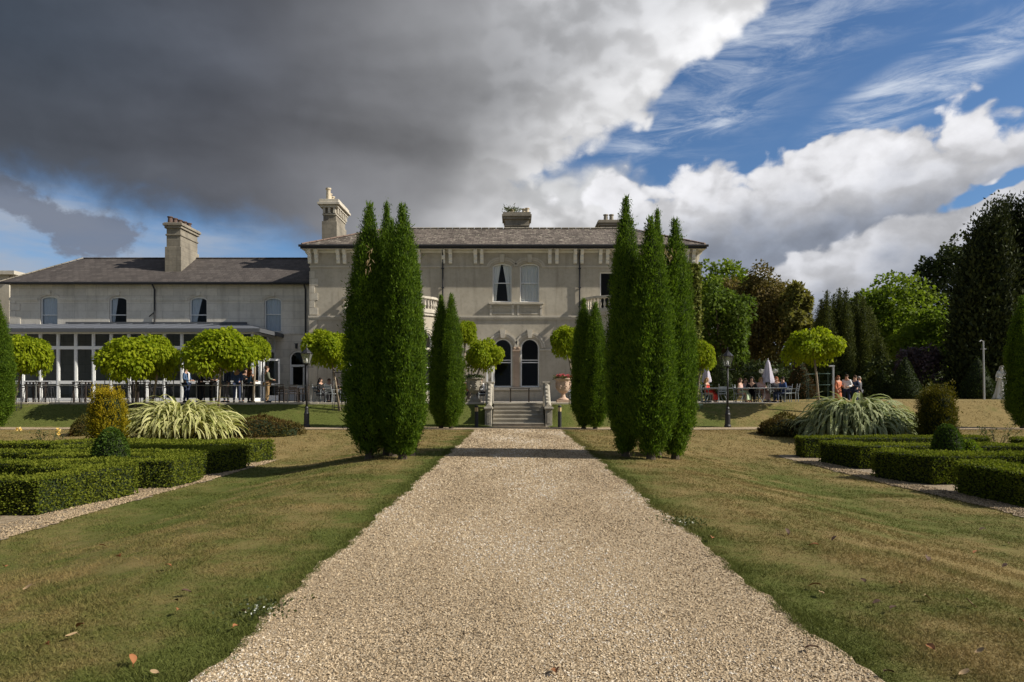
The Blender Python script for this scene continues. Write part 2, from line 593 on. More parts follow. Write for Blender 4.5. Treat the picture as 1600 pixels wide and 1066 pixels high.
def glass(name, tint, refl, ripple):
    m, t = mat(name)
    lw = t.new('ShaderNodeLayerWeight')
    lw.inputs[0].default_value = 0.12
    tr = t.new('ShaderNodeBsdfTransparent')
    tr.inputs[0].default_value = tint
    gl = t.new('ShaderNodeBsdfGlossy')
    gl.inputs['Roughness'].default_value = 0.015
    gl.inputs[0].default_value = (0.9, 0.95, 1.0, 1)
    t.put(gl.inputs['Normal'], t.bump(t.noise(t.geo('Position'), 1.6, 2.0), ripple, 0.05))
    mx = t.new('ShaderNodeMixShader')
    t.put(mx.inputs[0], S(t.nt, lw.outputs['Fresnel']) * refl + 0.006)
    t.link(tr.outputs[0], mx.inputs[1])
    t.link(gl.outputs[0], mx.inputs[2])
    t.out(mx.outputs[0])
    return m


M_GLASS = glass('window_glass', (0.88, 0.90, 0.90, 1), 1.0, 0.06)
M_TINTED = glass('tinted_glass', (0.36, 0.38, 0.37, 1), 0.8, 0.04)

# foliage
L_ARBOR = leafy('arborvitae_foliage', (0.034, 0.074, 0.009), (0.145, 0.225, 0.02), 0.36)
L_ARBOR_CORE = simple('foliage_light_block', (0.014, 0.022, 0.006), 0.95, var=0.3)  # near-black filling inside all foliage, added to block light
L_GLOBE = leafy('globe_maple_foliage', (0.15, 0.215, 0.01), (0.33, 0.37, 0.016), 0.45)
L_BOX = leafy('box_hedge_foliage', (0.062, 0.092, 0.010), (0.195, 0.215, 0.028), 0.32, spec=0.04)
L_BOXNEW = leafy('topiary_foliage', (0.035, 0.072, 0.01), (0.09, 0.14, 0.02), 0.28)
L_FLAXL = leafy('cream_flax_leaf', (0.22, 0.25, 0.06), (0.68, 0.64, 0.33), 0.25)
L_FLAXR = leafy('striped_flax_leaf', (0.085, 0.125, 0.045), (0.50, 0.52, 0.30), 0.25)
L_YEWGOLD = leafy('golden_yew_foliage', (0.085, 0.11, 0.006), (0.42, 0.3, 0.014), 0.32)
L_YEWDULL = leafy('dull_gold_yew_foliage', (0.030, 0.045, 0.006), (0.135, 0.110, 0.010), 0.25)
L_HEATH = leafy('low_shrub_foliage', (0.045, 0.050, 0.010), (0.120, 0.100, 0.022), 0.25, hue=(0.10, 0.045, 0.016))
L_MAPLE = leafy('field_maple_foliage', (0.05, 0.085, 0.012), (0.125, 0.18, 0.028), 0.38)
L_LIME = leafy('lime_foliage', (0.09, 0.14, 0.014), (0.19, 0.25, 0.028), 0.42)
L_COPPER = leafy('copper_beech_foliage', (0.100, 0.080, 0.024), (0.225, 0.165, 0.058), 0.32, hue=(0.085, 0.090, 0.020))
L_PALE = leafy('pale_ash_foliage', (0.120, 0.125, 0.030), (0.220, 0.195, 0.060), 0.35)
L_IRISH = leafy('irish_yew_foliage', (0.045, 0.06, 0.017), (0.12, 0.134, 0.034), 0.18)
L_DARK = leafy('dark_oak_foliage', (0.030, 0.044, 0.015), (0.082, 0.102, 0.034), 0.20)
L_GIANT = leafy('dark_yew_foliage', (0.021, 0.03, 0.012), (0.058, 0.072, 0.022), 0.10)
L_PURPLE = leafy('purple_shrub_foliage', (0.034, 0.022, 0.028), (0.115, 0.075, 0.085), 0.15, spec=0.5)
L_CONE = leafy('topiary_yew_foliage', (0.018, 0.030, 0.010), (0.048, 0.068, 0.016), 0.2)
L_BROWNCONE = leafy('brown_cone_foliage', (0.040, 0.024, 0.010), (0.085, 0.052, 0.020), 0.2)
L_IVY = leafy('ivy_foliage', (0.075, 0.105, 0.018), (0.210, 0.210, 0.050), 0.25)
L_WOOD = leafy('woodland_foliage', (0.022, 0.036, 0.010), (0.070, 0.085, 0.022), 0.25)
L_ROSE = leafy('rose_foliage', (0.060, 0.080, 0.030), (0.120, 0.130, 0.050), 0.3)
M_PETAL = leafy('pink_petals', (0.50, 0.05, 0.09), (0.75, 0.25, 0.28), 0.3, tcol=1.0)
M_YPETAL = leafy('yellow_petals', (0.75, 0.48, 0.10), (0.85, 0.65, 0.25), 0.3, tcol=1.0)
M_DRYLEAF = leafy('dry_leaf', (0.13, 0.060, 0.025), (0.42, 0.21, 0.075), 0.2, tcol=1.0)
M_WFLOWER = leafy('white_flower', (0.60, 0.62, 0.55), (0.75, 0.75, 0.70), 0.2, tcol=1.0)


# ----------------------------------------------------------------- building objects
def px2(px, d):
    return (px - CX) / F * d


def pz2(py, d):
    return EYE + (CY - py) / F * d


def wloc(o):
    v = Vector((0, 0, 0))
    while o is not None:
        v += o.location
        o = o.parent
    return v


def tag(o, label=None, cat=None, group=None, kind=None):
    if label: o['label'] = label
    if cat: o['category'] = cat
    if group: o['group'] = group
    if kind: o['kind'] = kind
    return o


def thing(name, label, cat, loc=(0, 0, 0), group=None, rz=0.0):
    o = bpy.data.objects.new(name, None)
    o.empty_display_size = 0.2
    o.location = loc
    o.rotation_euler = (0, 0, rz)
    COL.objects.link(o)
    return tag(o, label, cat, group)


def link_mesh(name, me, m, parent=None):
    if m is not None and len(me.materials) == 0:
        for k in (m if isinstance(m, (list, tuple)) else [m]):
            me.materials.append(k)
    o = bpy.data.objects.new(name, me)
    COL.objects.link(o)
    if parent is not None:
        o.parent = parent
    return o


def share(o, parent, dx=(0, 0, 0), rz=None, scale=None):
    """another piece with the same mesh"""
    c = o.copy()
    COL.objects.link(c)
    c.parent = parent
    c.location = o.location + Vector(dx)
    if rz is not None: c.rotation_euler = (0, 0, rz)
    if scale is not None: c.scale = scale
    return c


def copy_tree(root, loc, rz=None, scale=None, label=None, group=None):
    r = root.copy()
    COL.objects.link(r)
    r.location = loc
    if rz is not None: r.rotation_euler = (0, 0, rz)
    if scale is not None: r.scale = scale
    if label: r['label'] = label
    if group: r['group'] = group
    for ch in list(root.children):
        c = ch.copy()
        COL.objects.link(c)
        c.parent = r
        for g in list(ch.children):
            d = g.copy()
            COL.objects.link(d)
            d.parent = c
    return r


class MB:
    """collects shapes, builds one mesh; local=False means world coordinates are given"""
    def __init__(s):
        s.v, s.f, s.m = [], [], []
        s.mi = 0

    def face(s, pts):
        n = len(s.v)
        s.v += [tuple(p) for p in pts]
        s.f.append(list(range(n, n + len(pts))))
        s.m.append(s.mi)

    def grid(s, rows, close_u=False, close_v=False):
        n0 = len(s.v)
        nr, nc = len(rows), len(rows[0])
        for r in rows:
            s.v += [tuple(p) for p in r]
        for i in range(nr - (0 if close_v else 1)):
            for j in range(nc - (0 if close_u else 1)):
                a = n0 + i * nc + j
                b = n0 + i * nc + (j + 1) % nc
                c = n0 + ((i + 1) % nr) * nc + (j + 1) % nc
                d = n0 + ((i + 1) % nr) * nc + j
                s.f.append([a, b, c, d])
                s.m.append(s.mi)

    def box(s, x0, x1, y0, y1, z0, z1):
        n = len(s.v)
        s.v += [(x, y, z) for z in (z0, z1) for y in (y0, y1) for x in (x0, x1)]
        for q in ((0, 2, 3, 1), (4, 5, 7, 6), (0, 1, 5, 4), (2, 6, 7, 3), (0, 4, 6, 2), (1, 3, 7, 5)):
            s.f.append([n + i for i in q])
            s.m.append(s.mi)
        return s

    def lathe(s, prof, c=(0, 0, 0), n=14, sx=1.0, sy=1.0, ph=0.0):
        rows = []
        for r, z in prof:
            rows.append([(c[0] + r * sx * math.cos(ph + 2 * math.pi * k / n), c[1] + r * sy * math.sin(ph + 2 * math.pi * k / n), c[2] + z) for k in range(n)])
        s.grid(rows, close_u=True)
        if prof[0][0] > 1e-4: s.face(list(reversed(rows[0])))
        if prof[-1][0] > 1e-4: s.face(rows[-1])
        return s

    def tube(s, pts, r, n=7, cap=True):
        pts = [Vector(p) for p in pts]
        rad = r if hasattr(r, '__len__') else [r] * len(pts)
        rows = []
        up = Vector((0.13, 0.29, 0.95))
        for i, p in enumerate(pts):
            d = (pts[min(i + 1, len(pts) - 1)] - pts[max(i - 1, 0)])
            d = d.normalized() if d.length > 1e-9 else Vector((0, 0, 1))
            a = d.cross(up)
            if a.length < 0.05: a = d.cross(Vector((1, 0, 0)))
            a.normalize()
            b = d.cross(a)
            rows.append([p + a * rad[i] * math.cos(2 * math.pi * k / n) + b * rad[i] * math.sin(2 * math.pi * k / n) for k in range(n)])
        s.grid(rows, close_u=True)
        if cap:
            s.face(list(reversed(rows[0])))
            s.face(rows[-1])
        return s

    def ball(s, c, rx, ry=None, rz=None, n=10, m=7):
        ry = rx if ry is None else ry
        rz = rx if rz is None else rz
        rows = []
        for i in range(m + 1):
            th = math.pi * i / m
            rr = max(math.sin(th), 1e-3)
            rows.append([(c[0] + rx * rr * math.cos(2 * math.pi * k / n), c[1] + ry * rr * math.sin(2 * math.pi * k / n), c[2] - rz * math.cos(th)) for k in range(n)])
        s.grid(rows, close_u=True)
        return s

    def prism(s, poly, z0, z1):
        """poly: plan points counter-clockwise"""
        a = [(x, y, z0) for x, y in poly]
        b = [(x, y, z1) for x, y in poly]
        s.face(list(reversed(a)))
        s.face(b)
        for i in range(len(poly)):
            j = (i + 1) % len(poly)
            s.face([a[i], a[j], b[j], b[i]])
        return s

    def build(s, name, m, parent=None, smooth=False, bevel=0.0):
        off = wloc(parent) if parent is not None else Vector((0, 0, 0))
        me = bpy.data.meshes.new(name)
        v = [(a - off.x, b - off.y, c - off.z) for a, b, c in s.v]
        me.from_pydata(v, [], s.f)
        if isinstance(m, (list, tuple)):
            for k in m: me.materials.append(k)
            me.polygons.foreach_set('material_index', s.m)
        else:
            me.materials.append(m)
        bm = bmesh.new()
        bm.from_mesh(me)
        bmesh.ops.remove_doubles(bm, verts=bm.verts, dist=1e-5)
        bmesh.ops.recalc_face_normals(bm, faces=bm.faces)
        if bevel > 0:
            bmesh.ops.bevel(bm, geom=[e for e in bm.edges if e.is_manifold and e.calc_face_angle(0) > 0.6], offset=bevel, segments=1, affect='EDGES')
        if smooth:
            for f in bm.faces: f.smooth = True
        bm.to_mesh(me)
        bm.free()
        return link_mesh(name, me, None, parent)


# ----------------------------------------------------------------- numpy leaves
def unit(a):
    return a / np.maximum(np.linalg.norm(a, axis=-1, keepdims=True), 1e-9)


def leaf_arrays(pos, dirs, nrm, L, W, bend=0.0):
    """diamond leaves: pos is the stalk end"""
    d = unit(dirs)
    sd = unit(np.cross(d, nrm))
    L = np.asarray(L).reshape(-1, 1)
    W = np.asarray(W).reshape(-1, 1)
    mid = pos + d * L * 0.45
    v = np.empty((len(pos), 4, 3), np.float32)
    v[:, 0] = pos
    v[:, 1] = mid + sd * W * 0.5
    v[:, 2] = pos + d * L
    v[:, 3] = mid - sd * W * 0.5
    if bend:
        v[:, 2, 2] -= (L[:, 0] * bend)
    return v.reshape(-1, 3)


def np_mesh(name, verts, k, tint, extra=None):
    """faces of k consecutive vertices each, a tint value per face; extra = MB with solid parts using slot 1"""
    nf = len(verts) // k
    ev = np.array(extra.v, np.float32).reshape(-1, 3) if extra else np.zeros((0, 3), np.float32)
    nv = len(verts)
    loops = np.arange(nv, dtype=np.int32)
    tot = np.full(nf, k, np.int32)
    mi = np.zeros(nf, np.int32)
    if extra:
        el_ = np.concatenate([np.array(f, np.int32) for f in extra.f]) + nv
        loops = np.concatenate([loops, el_])
        et = np.array([len(f) for f in extra.f], np.int32)
        tot = np.concatenate([tot, et])
        mi = np.concatenate([mi, np.ones(len(et), np.int32)])
        tint = np.concatenate([tint, np.full(len(et), 0.2)])
    allv = np.concatenate([verts.astype(np.float32), ev])
    me = bpy.data.meshes.new(name)
    me.vertices.add(len(allv))
    me.vertices.foreach_set('co', allv.ravel())
    me.loops.add(len(loops))
    me.loops.foreach_set('vertex_index', loops)
    me.polygons.add(len(tot))
    st = np.concatenate([[0], np.cumsum(tot)[:-1]]).astype(np.int32)
    me.polygons.foreach_set('loop_start', st)
    me.polygons.foreach_set('material_index', mi)
    at = me.attributes.new('tint', 'FLOAT', 'FACE')
    at.data.foreach_set('value', tint.astype(np.float32))
    me.update(calc_edges=True)
    return me


def fbm(p, seed, freq=1.0, octv=3):
    """cheap smooth value noise from sines, about -1..1"""
    r = np.random.default_rng(seed)
    out = np.zeros(len(p))
    amp, tot = 1.0, 0.0
    for o in range(octv):
        for _ in range(3):
            k = r.normal(size=3) * freq
            out += amp * np.sin(p @ k + r.uniform(0, 6.28)) / 3
        tot += amp
        amp *= 0.55
        freq *= 2.1
    return out / tot * 1.8
# ----------------------------------------------------------------- ground
TERR = 1.05


def sstep(x, a, b):
    q = np.clip((x - a) / (b - a), 0, 1)
    return q * q * (3 - 2 * q)


def gh(x, y):
    x = np.asarray(x, float)
    y = np.asarray(y, float)
    f = sstep(np.abs(x), 2.9, 6.4) * (1 - sstep(y, 20.5, 27.0))
    z = -0.45 * f
    top = TERR + 0.13 * sstep(x, 12.0, 18.0)
    b = np.clip((y - 30.5) / 2.55, 0, 1)
    b = 0.6 * b + 0.4 * b * b * (3 - 2 * b)
    steps = (np.abs(x - 0.1) < 1.35) & (y < 33.1)
    b = np.where(steps, 0.0, b)
    bumps = 0.012 * np.sin(x * 1.3 + 0.4) * np.sin(y * 0.9) + 0.008 * np.sin(x * 3.1) * np.sin(y * 2.7 + 1)
    bumps = bumps * sstep(np.abs(x), 2.0, 3.2) * (1 - sstep(y, 33.0, 33.4))
    return z + top * b + bumps


def axis(segs):
    out = []
    for a, b, n in segs:
        out += list(np.linspace(a, b, n, endpoint=False))
    out.append(segs[-1][1])
    return np.array(out)


gx = axis([(-2500, -300, 6), (-300, -60, 8), (-60, -20, 20), (-20, 22, 110), (22, 60, 19), (60, 300, 8), (300, 2500, 6)])
gy = axis([(-2500, -200, 6), (-200, -6, 10), (-6, 22, 56), (22, 34, 44), (34, 60, 10), (60, 400, 8), (400, 4500, 6)])
XX, YY = np.meshgrid(gx, gy)
ZZ = gh(XX, YY)
nr, nc = XX.shape
vv = np.stack([XX, YY, ZZ], -1).reshape(-1, 3)
ff = [(i * nc + j, i * nc + j + 1, (i + 1) * nc + j + 1, (i + 1) * nc + j) for i in range(nr - 1) for j in range(nc - 1)]
me = bpy.data.meshes.new('lawn')
me.from_pydata(vv.tolist(), [], ff)
for p_ in me.polygons: p_.use_smooth = True
tag(link_mesh('lawn', me, M_LAWN), kind='structure')


def edge_l(y): return -1.74 + 0.025 * np.sin(y * 1.9) + 0.022 * np.sin(y * 4.7 + 1) + 0.018 * np.sin(y * 13.0) + 0.012 * np.sin(y * 29.0)
def edge_r(y): return 1.92 + 0.028 * np.sin(y * 1.6 + 2) + 0.024 * np.sin(y * 5.3) + 0.018 * np.sin(y * 12.0 + 2) + 0.012 * np.sin(y * 27.0)


mb = MB()
rows = []
for y in np.concatenate([np.arange(-9, 0, 1.0), np.arange(0, 14, 0.1), np.arange(14, 28.7, 0.25)]):
    a, b = edge_l(y), edge_r(y)
    rows.append([(a + (b - a) * k / 6, y, 0.008 + 0.012 * math.sin(math.pi * k / 6)) for k in range(7)])
mb.grid(rows)
tag(mb.build('path', M_GRAVEL), kind='structure')
mb = MB()
rows = []
for x in np.arange(-45, 45.1, 0.5):
    w = 0.04 * math.sin(x * 2.3)
    rows.append([(x, y, float(gh(x, min(y, 30.3))) + 0.022) for y in (28.62 + w, 29.4, 30.35 + w)])
mb.grid(rows)
tag(mb.build('cross_path', M_GRAVEL), kind='structure')
mb = MB()
mb.grid([[(-1.35, 30.36, 0.021), (1.55, 30.36, 0.021)], [(-1.35, 31.0, 0.021), (1.55, 31.0, 0.021)]])
tag(mb.build('path', M_GRAVEL), kind='structure')

# terrace paving and its front edge
mb = MB()
mb.box(-46, -1.42, 33.12, 44.0, 0.60, TERR + 0.012)
mb.box(-1.42, 1.62, 33.14, 44.0, 0.60, TERR + 0.012)
mb.box(1.62, 17.0, 33.12, 44.0, 0.60, TERR + 0.012)
tag(mb.build('terrace', M_PAVE), kind='structure')
mb = MB()
x = -44.0
kr = random.Random(4)
KERB = thing('terrace_kerb', 'low pale stone kerb along the front edge of the terrace', 'kerb', (-20, 33.0, TERR))
kerb_me = MB().box(-0.49, 0.49, -0.13, 0.13, -0.35, 0.035).build('kerb_stone', M_KERB, None, bevel=0.012)
first = True
while x < -1.5:
    if first:
        kerb_me.parent = KERB
        kerb_me.location = (x + 20, 0.0, 0.0)
        first = False
    else:
        share(kerb_me, KERB, (x - kerb_me.location.x - 20 + 40 - 0, 0, 0)).location = (x + 20, kr.uniform(-0.008, 0.008), kr.uniform(-0.006, 0.006))
    x += 1.0
for x in np.arange(2.15, 9.0, 1.0):
    share(kerb_me, KERB).location = (x + 20, kr.uniform(-0.008, 0.008), kr.uniform(-0.006, 0.006))

# gravel strips at the hedge feet
for sgn, x0, x1, y0, y1 in ((-1, -8.9, -7.06, 7.0, 20.4), (1, 8.2, 10.0, 7.0, 21.6)):
    mb = MB()
    rows = []
    for y in np.arange(y0, y1, 0.06):
        wv_ = -0.08 * sgn * 0 + 0.07 * math.sin(y * 2.1) + 0.05 * math.sin(y * 5.0) + 0.03 * math.sin(y * 17.0) + 0.02 * math.sin(y * 31.0)
        a, b = (x0, x1 + wv_) if sgn < 0 else (x0 + wv_, x1)
        rows.append([(a + (b - a) * k / 4, y, float(gh(a + (b - a) * k / 4, y)) + 0.014) for k in range(5)])
    mb.grid(rows)
    tag(mb.build('gravel_strip', M_GRAVEL2), kind='structure')


# ----------------------------------------------------------------- wall kit
def flat(D, sgn=1.0):
    return lambda u, z, d: (u, D + d, z)


def sidewall(X, sgn):
    """wall in a plane of constant x, outside looking along sgn*x; u is y"""
    return lambda u, z, d: (X - sgn * d, u, z)


def bow(cx, a, b, D):
    def f(u, z, d):
        nx, ny = math.sin(u) / a, -math.cos(u) / b
        l = math.hypot(nx, ny)
        return (cx + a * math.sin(u) - d * nx / l, D - b * math.cos(u) - d * ny / l, z)
    return f


class Hole:
    def __init__(s, uc, hw, zb, zt, rise):
        s.uc, s.hw, s.zb, s.zs, s.rise, s.zt = uc, hw, zb, zt - rise, rise, zt

    def top(s, u):
        q = max(0.0, 1 - ((u - s.uc) / s.hw) ** 2)
        return s.zs + s.rise * math.sqrt(q)

    def loop(s, inset_u=0.0, inset=0.0, n=12):
        hw = s.hw - inset_u
        pts = [(s.uc - hw, s.zb + inset), (s.uc + hw, s.zb + inset)]
        if s.rise <= 0:
            pts += [(s.uc + hw, s.zs - inset), (s.uc - hw, s.zs - inset)]
        else:
            r = s.rise - inset if s.rise > inset + 0.02 else s.rise * 0.6
            zs = s.zs if s.rise > 0.3 else s.zs - inset * 0.4
            for k in range(n + 1):
                a = math.pi * k / n
                pts.append((s.uc + hw * math.cos(a), zs + r * math.sin(a)))
        return pts


def wall_mesh(mb, u0, u1, z0, z1, holes, mp, reveal=0.28, extra=()):
    us = {u0, u1} | set(extra)
    for h in holes:
        n = 12 if h.rise > 0 else 1
        for k in range(n + 1):
            us.add(h.uc + h.hw * math.cos(math.pi * k / n) if h.rise > 0 else h.uc + h.hw * (2 * k / n - 1))
    us = sorted(us)
    us = [us[0]] + [b for a, b in zip(us, us[1:]) if b - a > 1e-6]
    for a, b in zip(us, us[1:]):
        m = (a + b) / 2
        act = sorted([h for h in holes if abs(m - h.uc) < h.hw], key=lambda h: h.zb)
        la, lb = z0, z0
        for h in act:
            mb.face([mp(a, la, 0), mp(b, lb, 0), mp(b, h.zb, 0), mp(a, h.zb, 0)])
            la, lb = h.top(a), h.top(b)
        mb.face([mp(a, la, 0), mp(b, lb, 0), mp(b, z1, 0), mp(a, z1, 0)])
    for h in holes:
        lp = h.loop()
        for i in range(len(lp)):
            p, q = lp[i], lp[(i + 1) % len(lp)]
            mb.face([mp(*p, 0), mp(*q, 0), mp(*q, reveal), mp(*p, reveal)])


def mbox(mb, mp, u0, u1, z0, z1, d0, d1, nu=1):
    """box in wall coordinates; d0 outer, d1 inner"""
    for k in range(nu):
        a, b = u0 + (u1 - u0) * k / nu, u0 + (u1 - u0) * (k + 1) / nu
        P = lambda u, z, d: mp(u, z, d)
        mb.face([P(a, z0, d0), P(b, z0, d0), P(b, z1, d0), P(a, z1, d0)])
        mb.face([P(a, z0, d1), P(a, z1, d1), P(b, z1, d1), P(b, z0, d1)])
        mb.face([P(a, z1, d0), P(b, z1, d0), P(b, z1, d1), P(a, z1, d1)])
        mb.face([P(a, z0, d0), P(a, z0, d1), P(b, z0, d1), P(b, z0, d0)])
        if k == 0: mb.face([P(a, z0, d0), P(a, z1, d0), P(a, z1, d1), P(a, z0, d1)])
        if k == nu - 1: mb.face([P(b, z0, d0), P(b, z0, d1), P(b, z1, d1), P(b, z1, d0)])


def band(mb, outer, inner, mp, d0, d1):
    n = len(outer)
    for i in range(n):
        j = (i + 1) % n
        o0, o1, i0, i1 = outer[i], outer[j], inner[i], inner[j]
        mb.face([mp(*o0, d0), mp(*o1, d0), mp(*i1, d0), mp(*i0, d0)])
        mb.face([mp(*i0, d0), mp(*i1, d0), mp(*i1, d1), mp(*i0, d1)])
        mb.face([mp(*o1, d0), mp(*o0, d0), mp(*o0, d1), mp(*o1, d1)])


def window(parent, h, mp, su=1.0, d=0.13, w=0.065, rails=(), muntins=(), curtain=None, cmat=None, name='window', label=None):
    """frame as the part, panes and curtain as its pieces; su = metres per unit of u"""
    mb = MB()
    outer, inner = h.loop(), h.loop(w / su, w)
    band(mb, outer, inner, mp, d, d + 0.07)
    for z, tk in rails:
        mbox(mb, mp, h.uc - h.hw + w / su, h.uc + h.hw - w / su, z - tk / 2, z + tk / 2, d + 0.004, d + 0.064)
    for u, z0, z1 in muntins:
        mbox(mb, mp, u - 0.018 / su, u + 0.018 / su, z0, z1, d + 0.012, d + 0.058)
    fr = mb.build(name, M_WHITE, parent)
    if label: fr['label'] = label
    # panes, one per light between rails
    zs = [h.zb + w] + [z for z, tk in rails]
    for i, z in enumerate(zs):
        mb = MB()
        hw = h.hw - w / su * 0.5
        zt = zs[i + 1] if i + 1 < len(zs) else None
        if zt is None:
            pts = [(u_, z_) for u_, z_ in h.loop(w / su * 0.5, w * 0.5)]
            pts[0] = (pts[0][0], z)
            pts[1] = (pts[1][0], z)
            mb.face([mp(*q, d + 0.036) for q in pts])
        else:
            mb.face([mp(h.uc - hw, z, d + 0.036), mp(h.uc + hw, z, d + 0.036), mp(h.uc + hw, zt, d + 0.036), mp(h.uc - hw, zt, d + 0.036)])
        mb.build('pane', M_GLASS, fr)
    if curtain:
        for (ua, ub, za, zb_, gather) in curtain:
            mb = MB()
            rows = []
            n = max(8, int((ub - ua) * su * 26))
            for zz in np.linspace(zb_, za, 7):
                f = (zz - za) / max(zb_ - za, 1e-6)
                row = []
                for k in range(n + 1):
                    q = k / n
                    u = ua + (ub - ua) * q
                    if gather:   # drawn aside: narrower below
                        edge = ua if gather < 0 else ub
                        u = edge + (u - edge) * (0.42 + 0.58 * f ** 1.4)
                    row.append(mp(u, zz, d + 0.11 + 0.022 * math.sin(q * n * 1.35) + 0.008 * math.sin(q * n * 0.6 + zz)))
                rows.append(row)
            mb.grid(rows)
            mb.build('curtain', cmat or M_CURTAIN, fr, smooth=True)
    return fr


def hood(parent, h, mp, su, w_in, w_out, d=-0.05, legs=0.0, m=None, name='hood_mould'):
    """moulded arch over an opening"""
    mb = MB()
    n = 16
    def arc(off):
        pts = []
        if legs: pts.append((h.uc + h.hw + off / su, h.zs - legs))
        for k in range(n + 1):
            a = math.pi * k / n
            pts.append((h.uc + (h.hw + off / su) * math.cos(a), h.zs + (h.rise + off) * math.sin(a)))
        if legs: pts.append((h.uc - h.hw - off / su, h.zs - legs))
        return pts
    def strip(o0, o1, dd):
        A, B = arc(o1), arc(o0)
        for i in range(len(A) - 1):
            mb.face([mp(*A[i], dd), mp(*A[i + 1], dd), mp(*B[i + 1], dd), mp(*B[i], dd)])
            mb.face([mp(*A[i], dd), mp(*A[i + 1], dd), mp(*A[i + 1], 0.01), mp(*A[i], 0.01)])
            mb.face([mp(*B[i], dd), mp(*B[i + 1], dd), mp(*B[i + 1], 0.01), mp(*B[i], 0.01)])
        for e in (0, -1):
            mb.face([mp(*A[e], dd), mp(*B[e], dd), mp(*B[e], 0.01), mp(*A[e], 0.01)])
    mid = (w_in + w_out) / 2
    strip(w_in, mid, d * 0.6)
    strip(mid + 0.012, w_out, d)
    return mb.build(name, m or M_TRIM, parent)


def keystone(parent, u, z0, z1, mp, su=1.0, w0=0.16, w1=0.24, d=-0.10, m=None):
    mb = MB()
    a, b = w0 / 2 / su, w1 / 2 / su
    f = [(u - a, z0), (u + a, z0), (u + b, z1), (u - b, z1)]
    mb.face([mp(*p, d) for p in f])
    for i in range(4):
        mb.face([mp(*f[i], d), mp(*f[(i + 1) % 4], d), mp(*f[(i + 1) % 4], 0.01), mp(*f[i], 0.01)])
    return mb.build('keystone', m or M_TRIM, parent)


def hip_roof(parent, x0, x1, y0, y1, ze, rx0, rx1, ry, zr, m, th=0.10, open_left=False, name='roof'):
    """eaves rectangle, ridge from rx0 to rx1 at depth ry"""
    mb = MB()
    A, B, C_, D_ = (x0, y0, ze), (x1, y0, ze), (x1, y1, ze), (x0, y1, ze)
    R0, R1 = (rx0, ry, zr), (rx1, ry, zr)
    mb.face([A, B, R1, R0])
    mb.face([B, C_, R1])
    mb.face([C_, D_, R0, R1])
    mb.face([D_, A, R0])
    lo = [(p[0], p[1], p[2] - th) for p in (A, B, C_, D_)]
    top = [A, B, C_, D_]
    for i in range(4):
        j = (i + 1) % 4
        mb.face([top[i], lo[i], lo[j], top[j]])
    mb.face(list(reversed(lo)))
    return mb.build(name, m, parent)


def tile_run(parent, p0, p1, step=0.45, r=0.10, m=M_RIDGE):
    """ridge or hip tiles, each a piece"""
    p0, p1 = Vector(p0), Vector(p1)
    L = (p1 - p0).length
    n = max(1, int(L / step))
    d = (p1 - p0) / n
    base = None
    for k in range(n):
        a = p0 + d * k
        if base is None:
            mb = MB()
            up = Vector((0, 0, 1))
            s_ = d.normalized().cross(up).normalized()
            rows = []
            for e, rr in ((0.0, r), (0.93, r * 1.06)):
                q = d * e
                rows.append([tuple(q + s_ * rr * math.cos(t_) + up * (rr * 0.75 * math.sin(t_) + 0.0)) for t_ in np.linspace(0, math.pi, 6)])
            mb.grid(rows)
            mb.face(rows[0])
            mb.face(rows[1])
            base = mb.build('ridge_tile', m, None)
            base.parent = parent
            base.location = a - wloc(parent)
        else:
            c = share(base, parent)
            c.location = a - wloc(parent)


def chimney(parent, x0, x1, y0, y1, zb, zt, capz, pots, potm=M_POT, cap=0.22, corb=True, shoulder=None, pot_h=0.8, m=M_CHIM):
    mb = MB()
    if shoulder:
        mb.box(x0 - 0.07, x1 + 0.07, y0 - 0.07, y1 + 0.07, zb, shoulder)
        mb.box(x0, x1, y0, y1, shoulder, zt)
    else:
        mb.box(x0, x1, y0, y1, zb, zt)
    ch = mb.build('chimney', m, parent, bevel=0.01)
    mb = MB()
    mb.box(x0 - 0.05, x1 + 0.05, y0 - 0.05, y1 + 0.05, zt - 0.62, zt - 0.52)
    mb.box(x0 - cap * 0.55, x1 + cap * 0.55, y0 - cap * 0.55, y1 + cap * 0.55, zt - 0.16, zt - 0.004)
    mb.box(x0 - cap, x1 + cap, y0 - cap, y1 + cap, zt, zt + 0.15)
    mb.box(x0 - cap * 0.7, x1 + cap * 0.7, y0 - cap * 0.7, y1 + cap * 0.7, zt + 0.152, capz)
    mb.build('chimney_cap', M_TRIM if corb else m, ch, bevel=0.012)
    if corb:
        base = None
        pts = [(x, y0 - 0.06) for x in np.linspace(x0 + 0.08, x1 - 0.08, 3)] + [(x1 + 0.06, y) for y in np.linspace(y0 + 0.1, y1 - 0.1, 6)]
        for x, y in pts:
            if base is None:
                base = MB().box(-0.07, 0.07, -0.07, 0.07, -0.17, 0.17).build('corbel', M_TRIM, None)
                base.parent = ch
                base.location = Vector((x, y, zt - 0.335)) - wloc(ch)
            else:
                c = share(base, ch)
                c.location = Vector((x, y, zt - 0.335)) - wloc(ch)
    base = None
    for x, y, hh in pots:
        if base is None:
            base = MB().lathe([(0.17, 0), (0.19, 0.05), (0.15, 0.12), (0.13, 0.75), (0.175, 0.8), (0.175, 0.9), (0.12, 0.92), (0.11, 0.6)], n=12).build('chimney_pot', potm, None, smooth=False)
            base.parent = ch
            base.location = Vector((x, y, capz)) - wloc(ch)
            base.scale = (1, 1, hh)
        else:
            c = share(base, ch)
            c.location = Vector((x, y, capz)) - wloc(ch)
            c.scale = (1, 1, hh)
    return ch


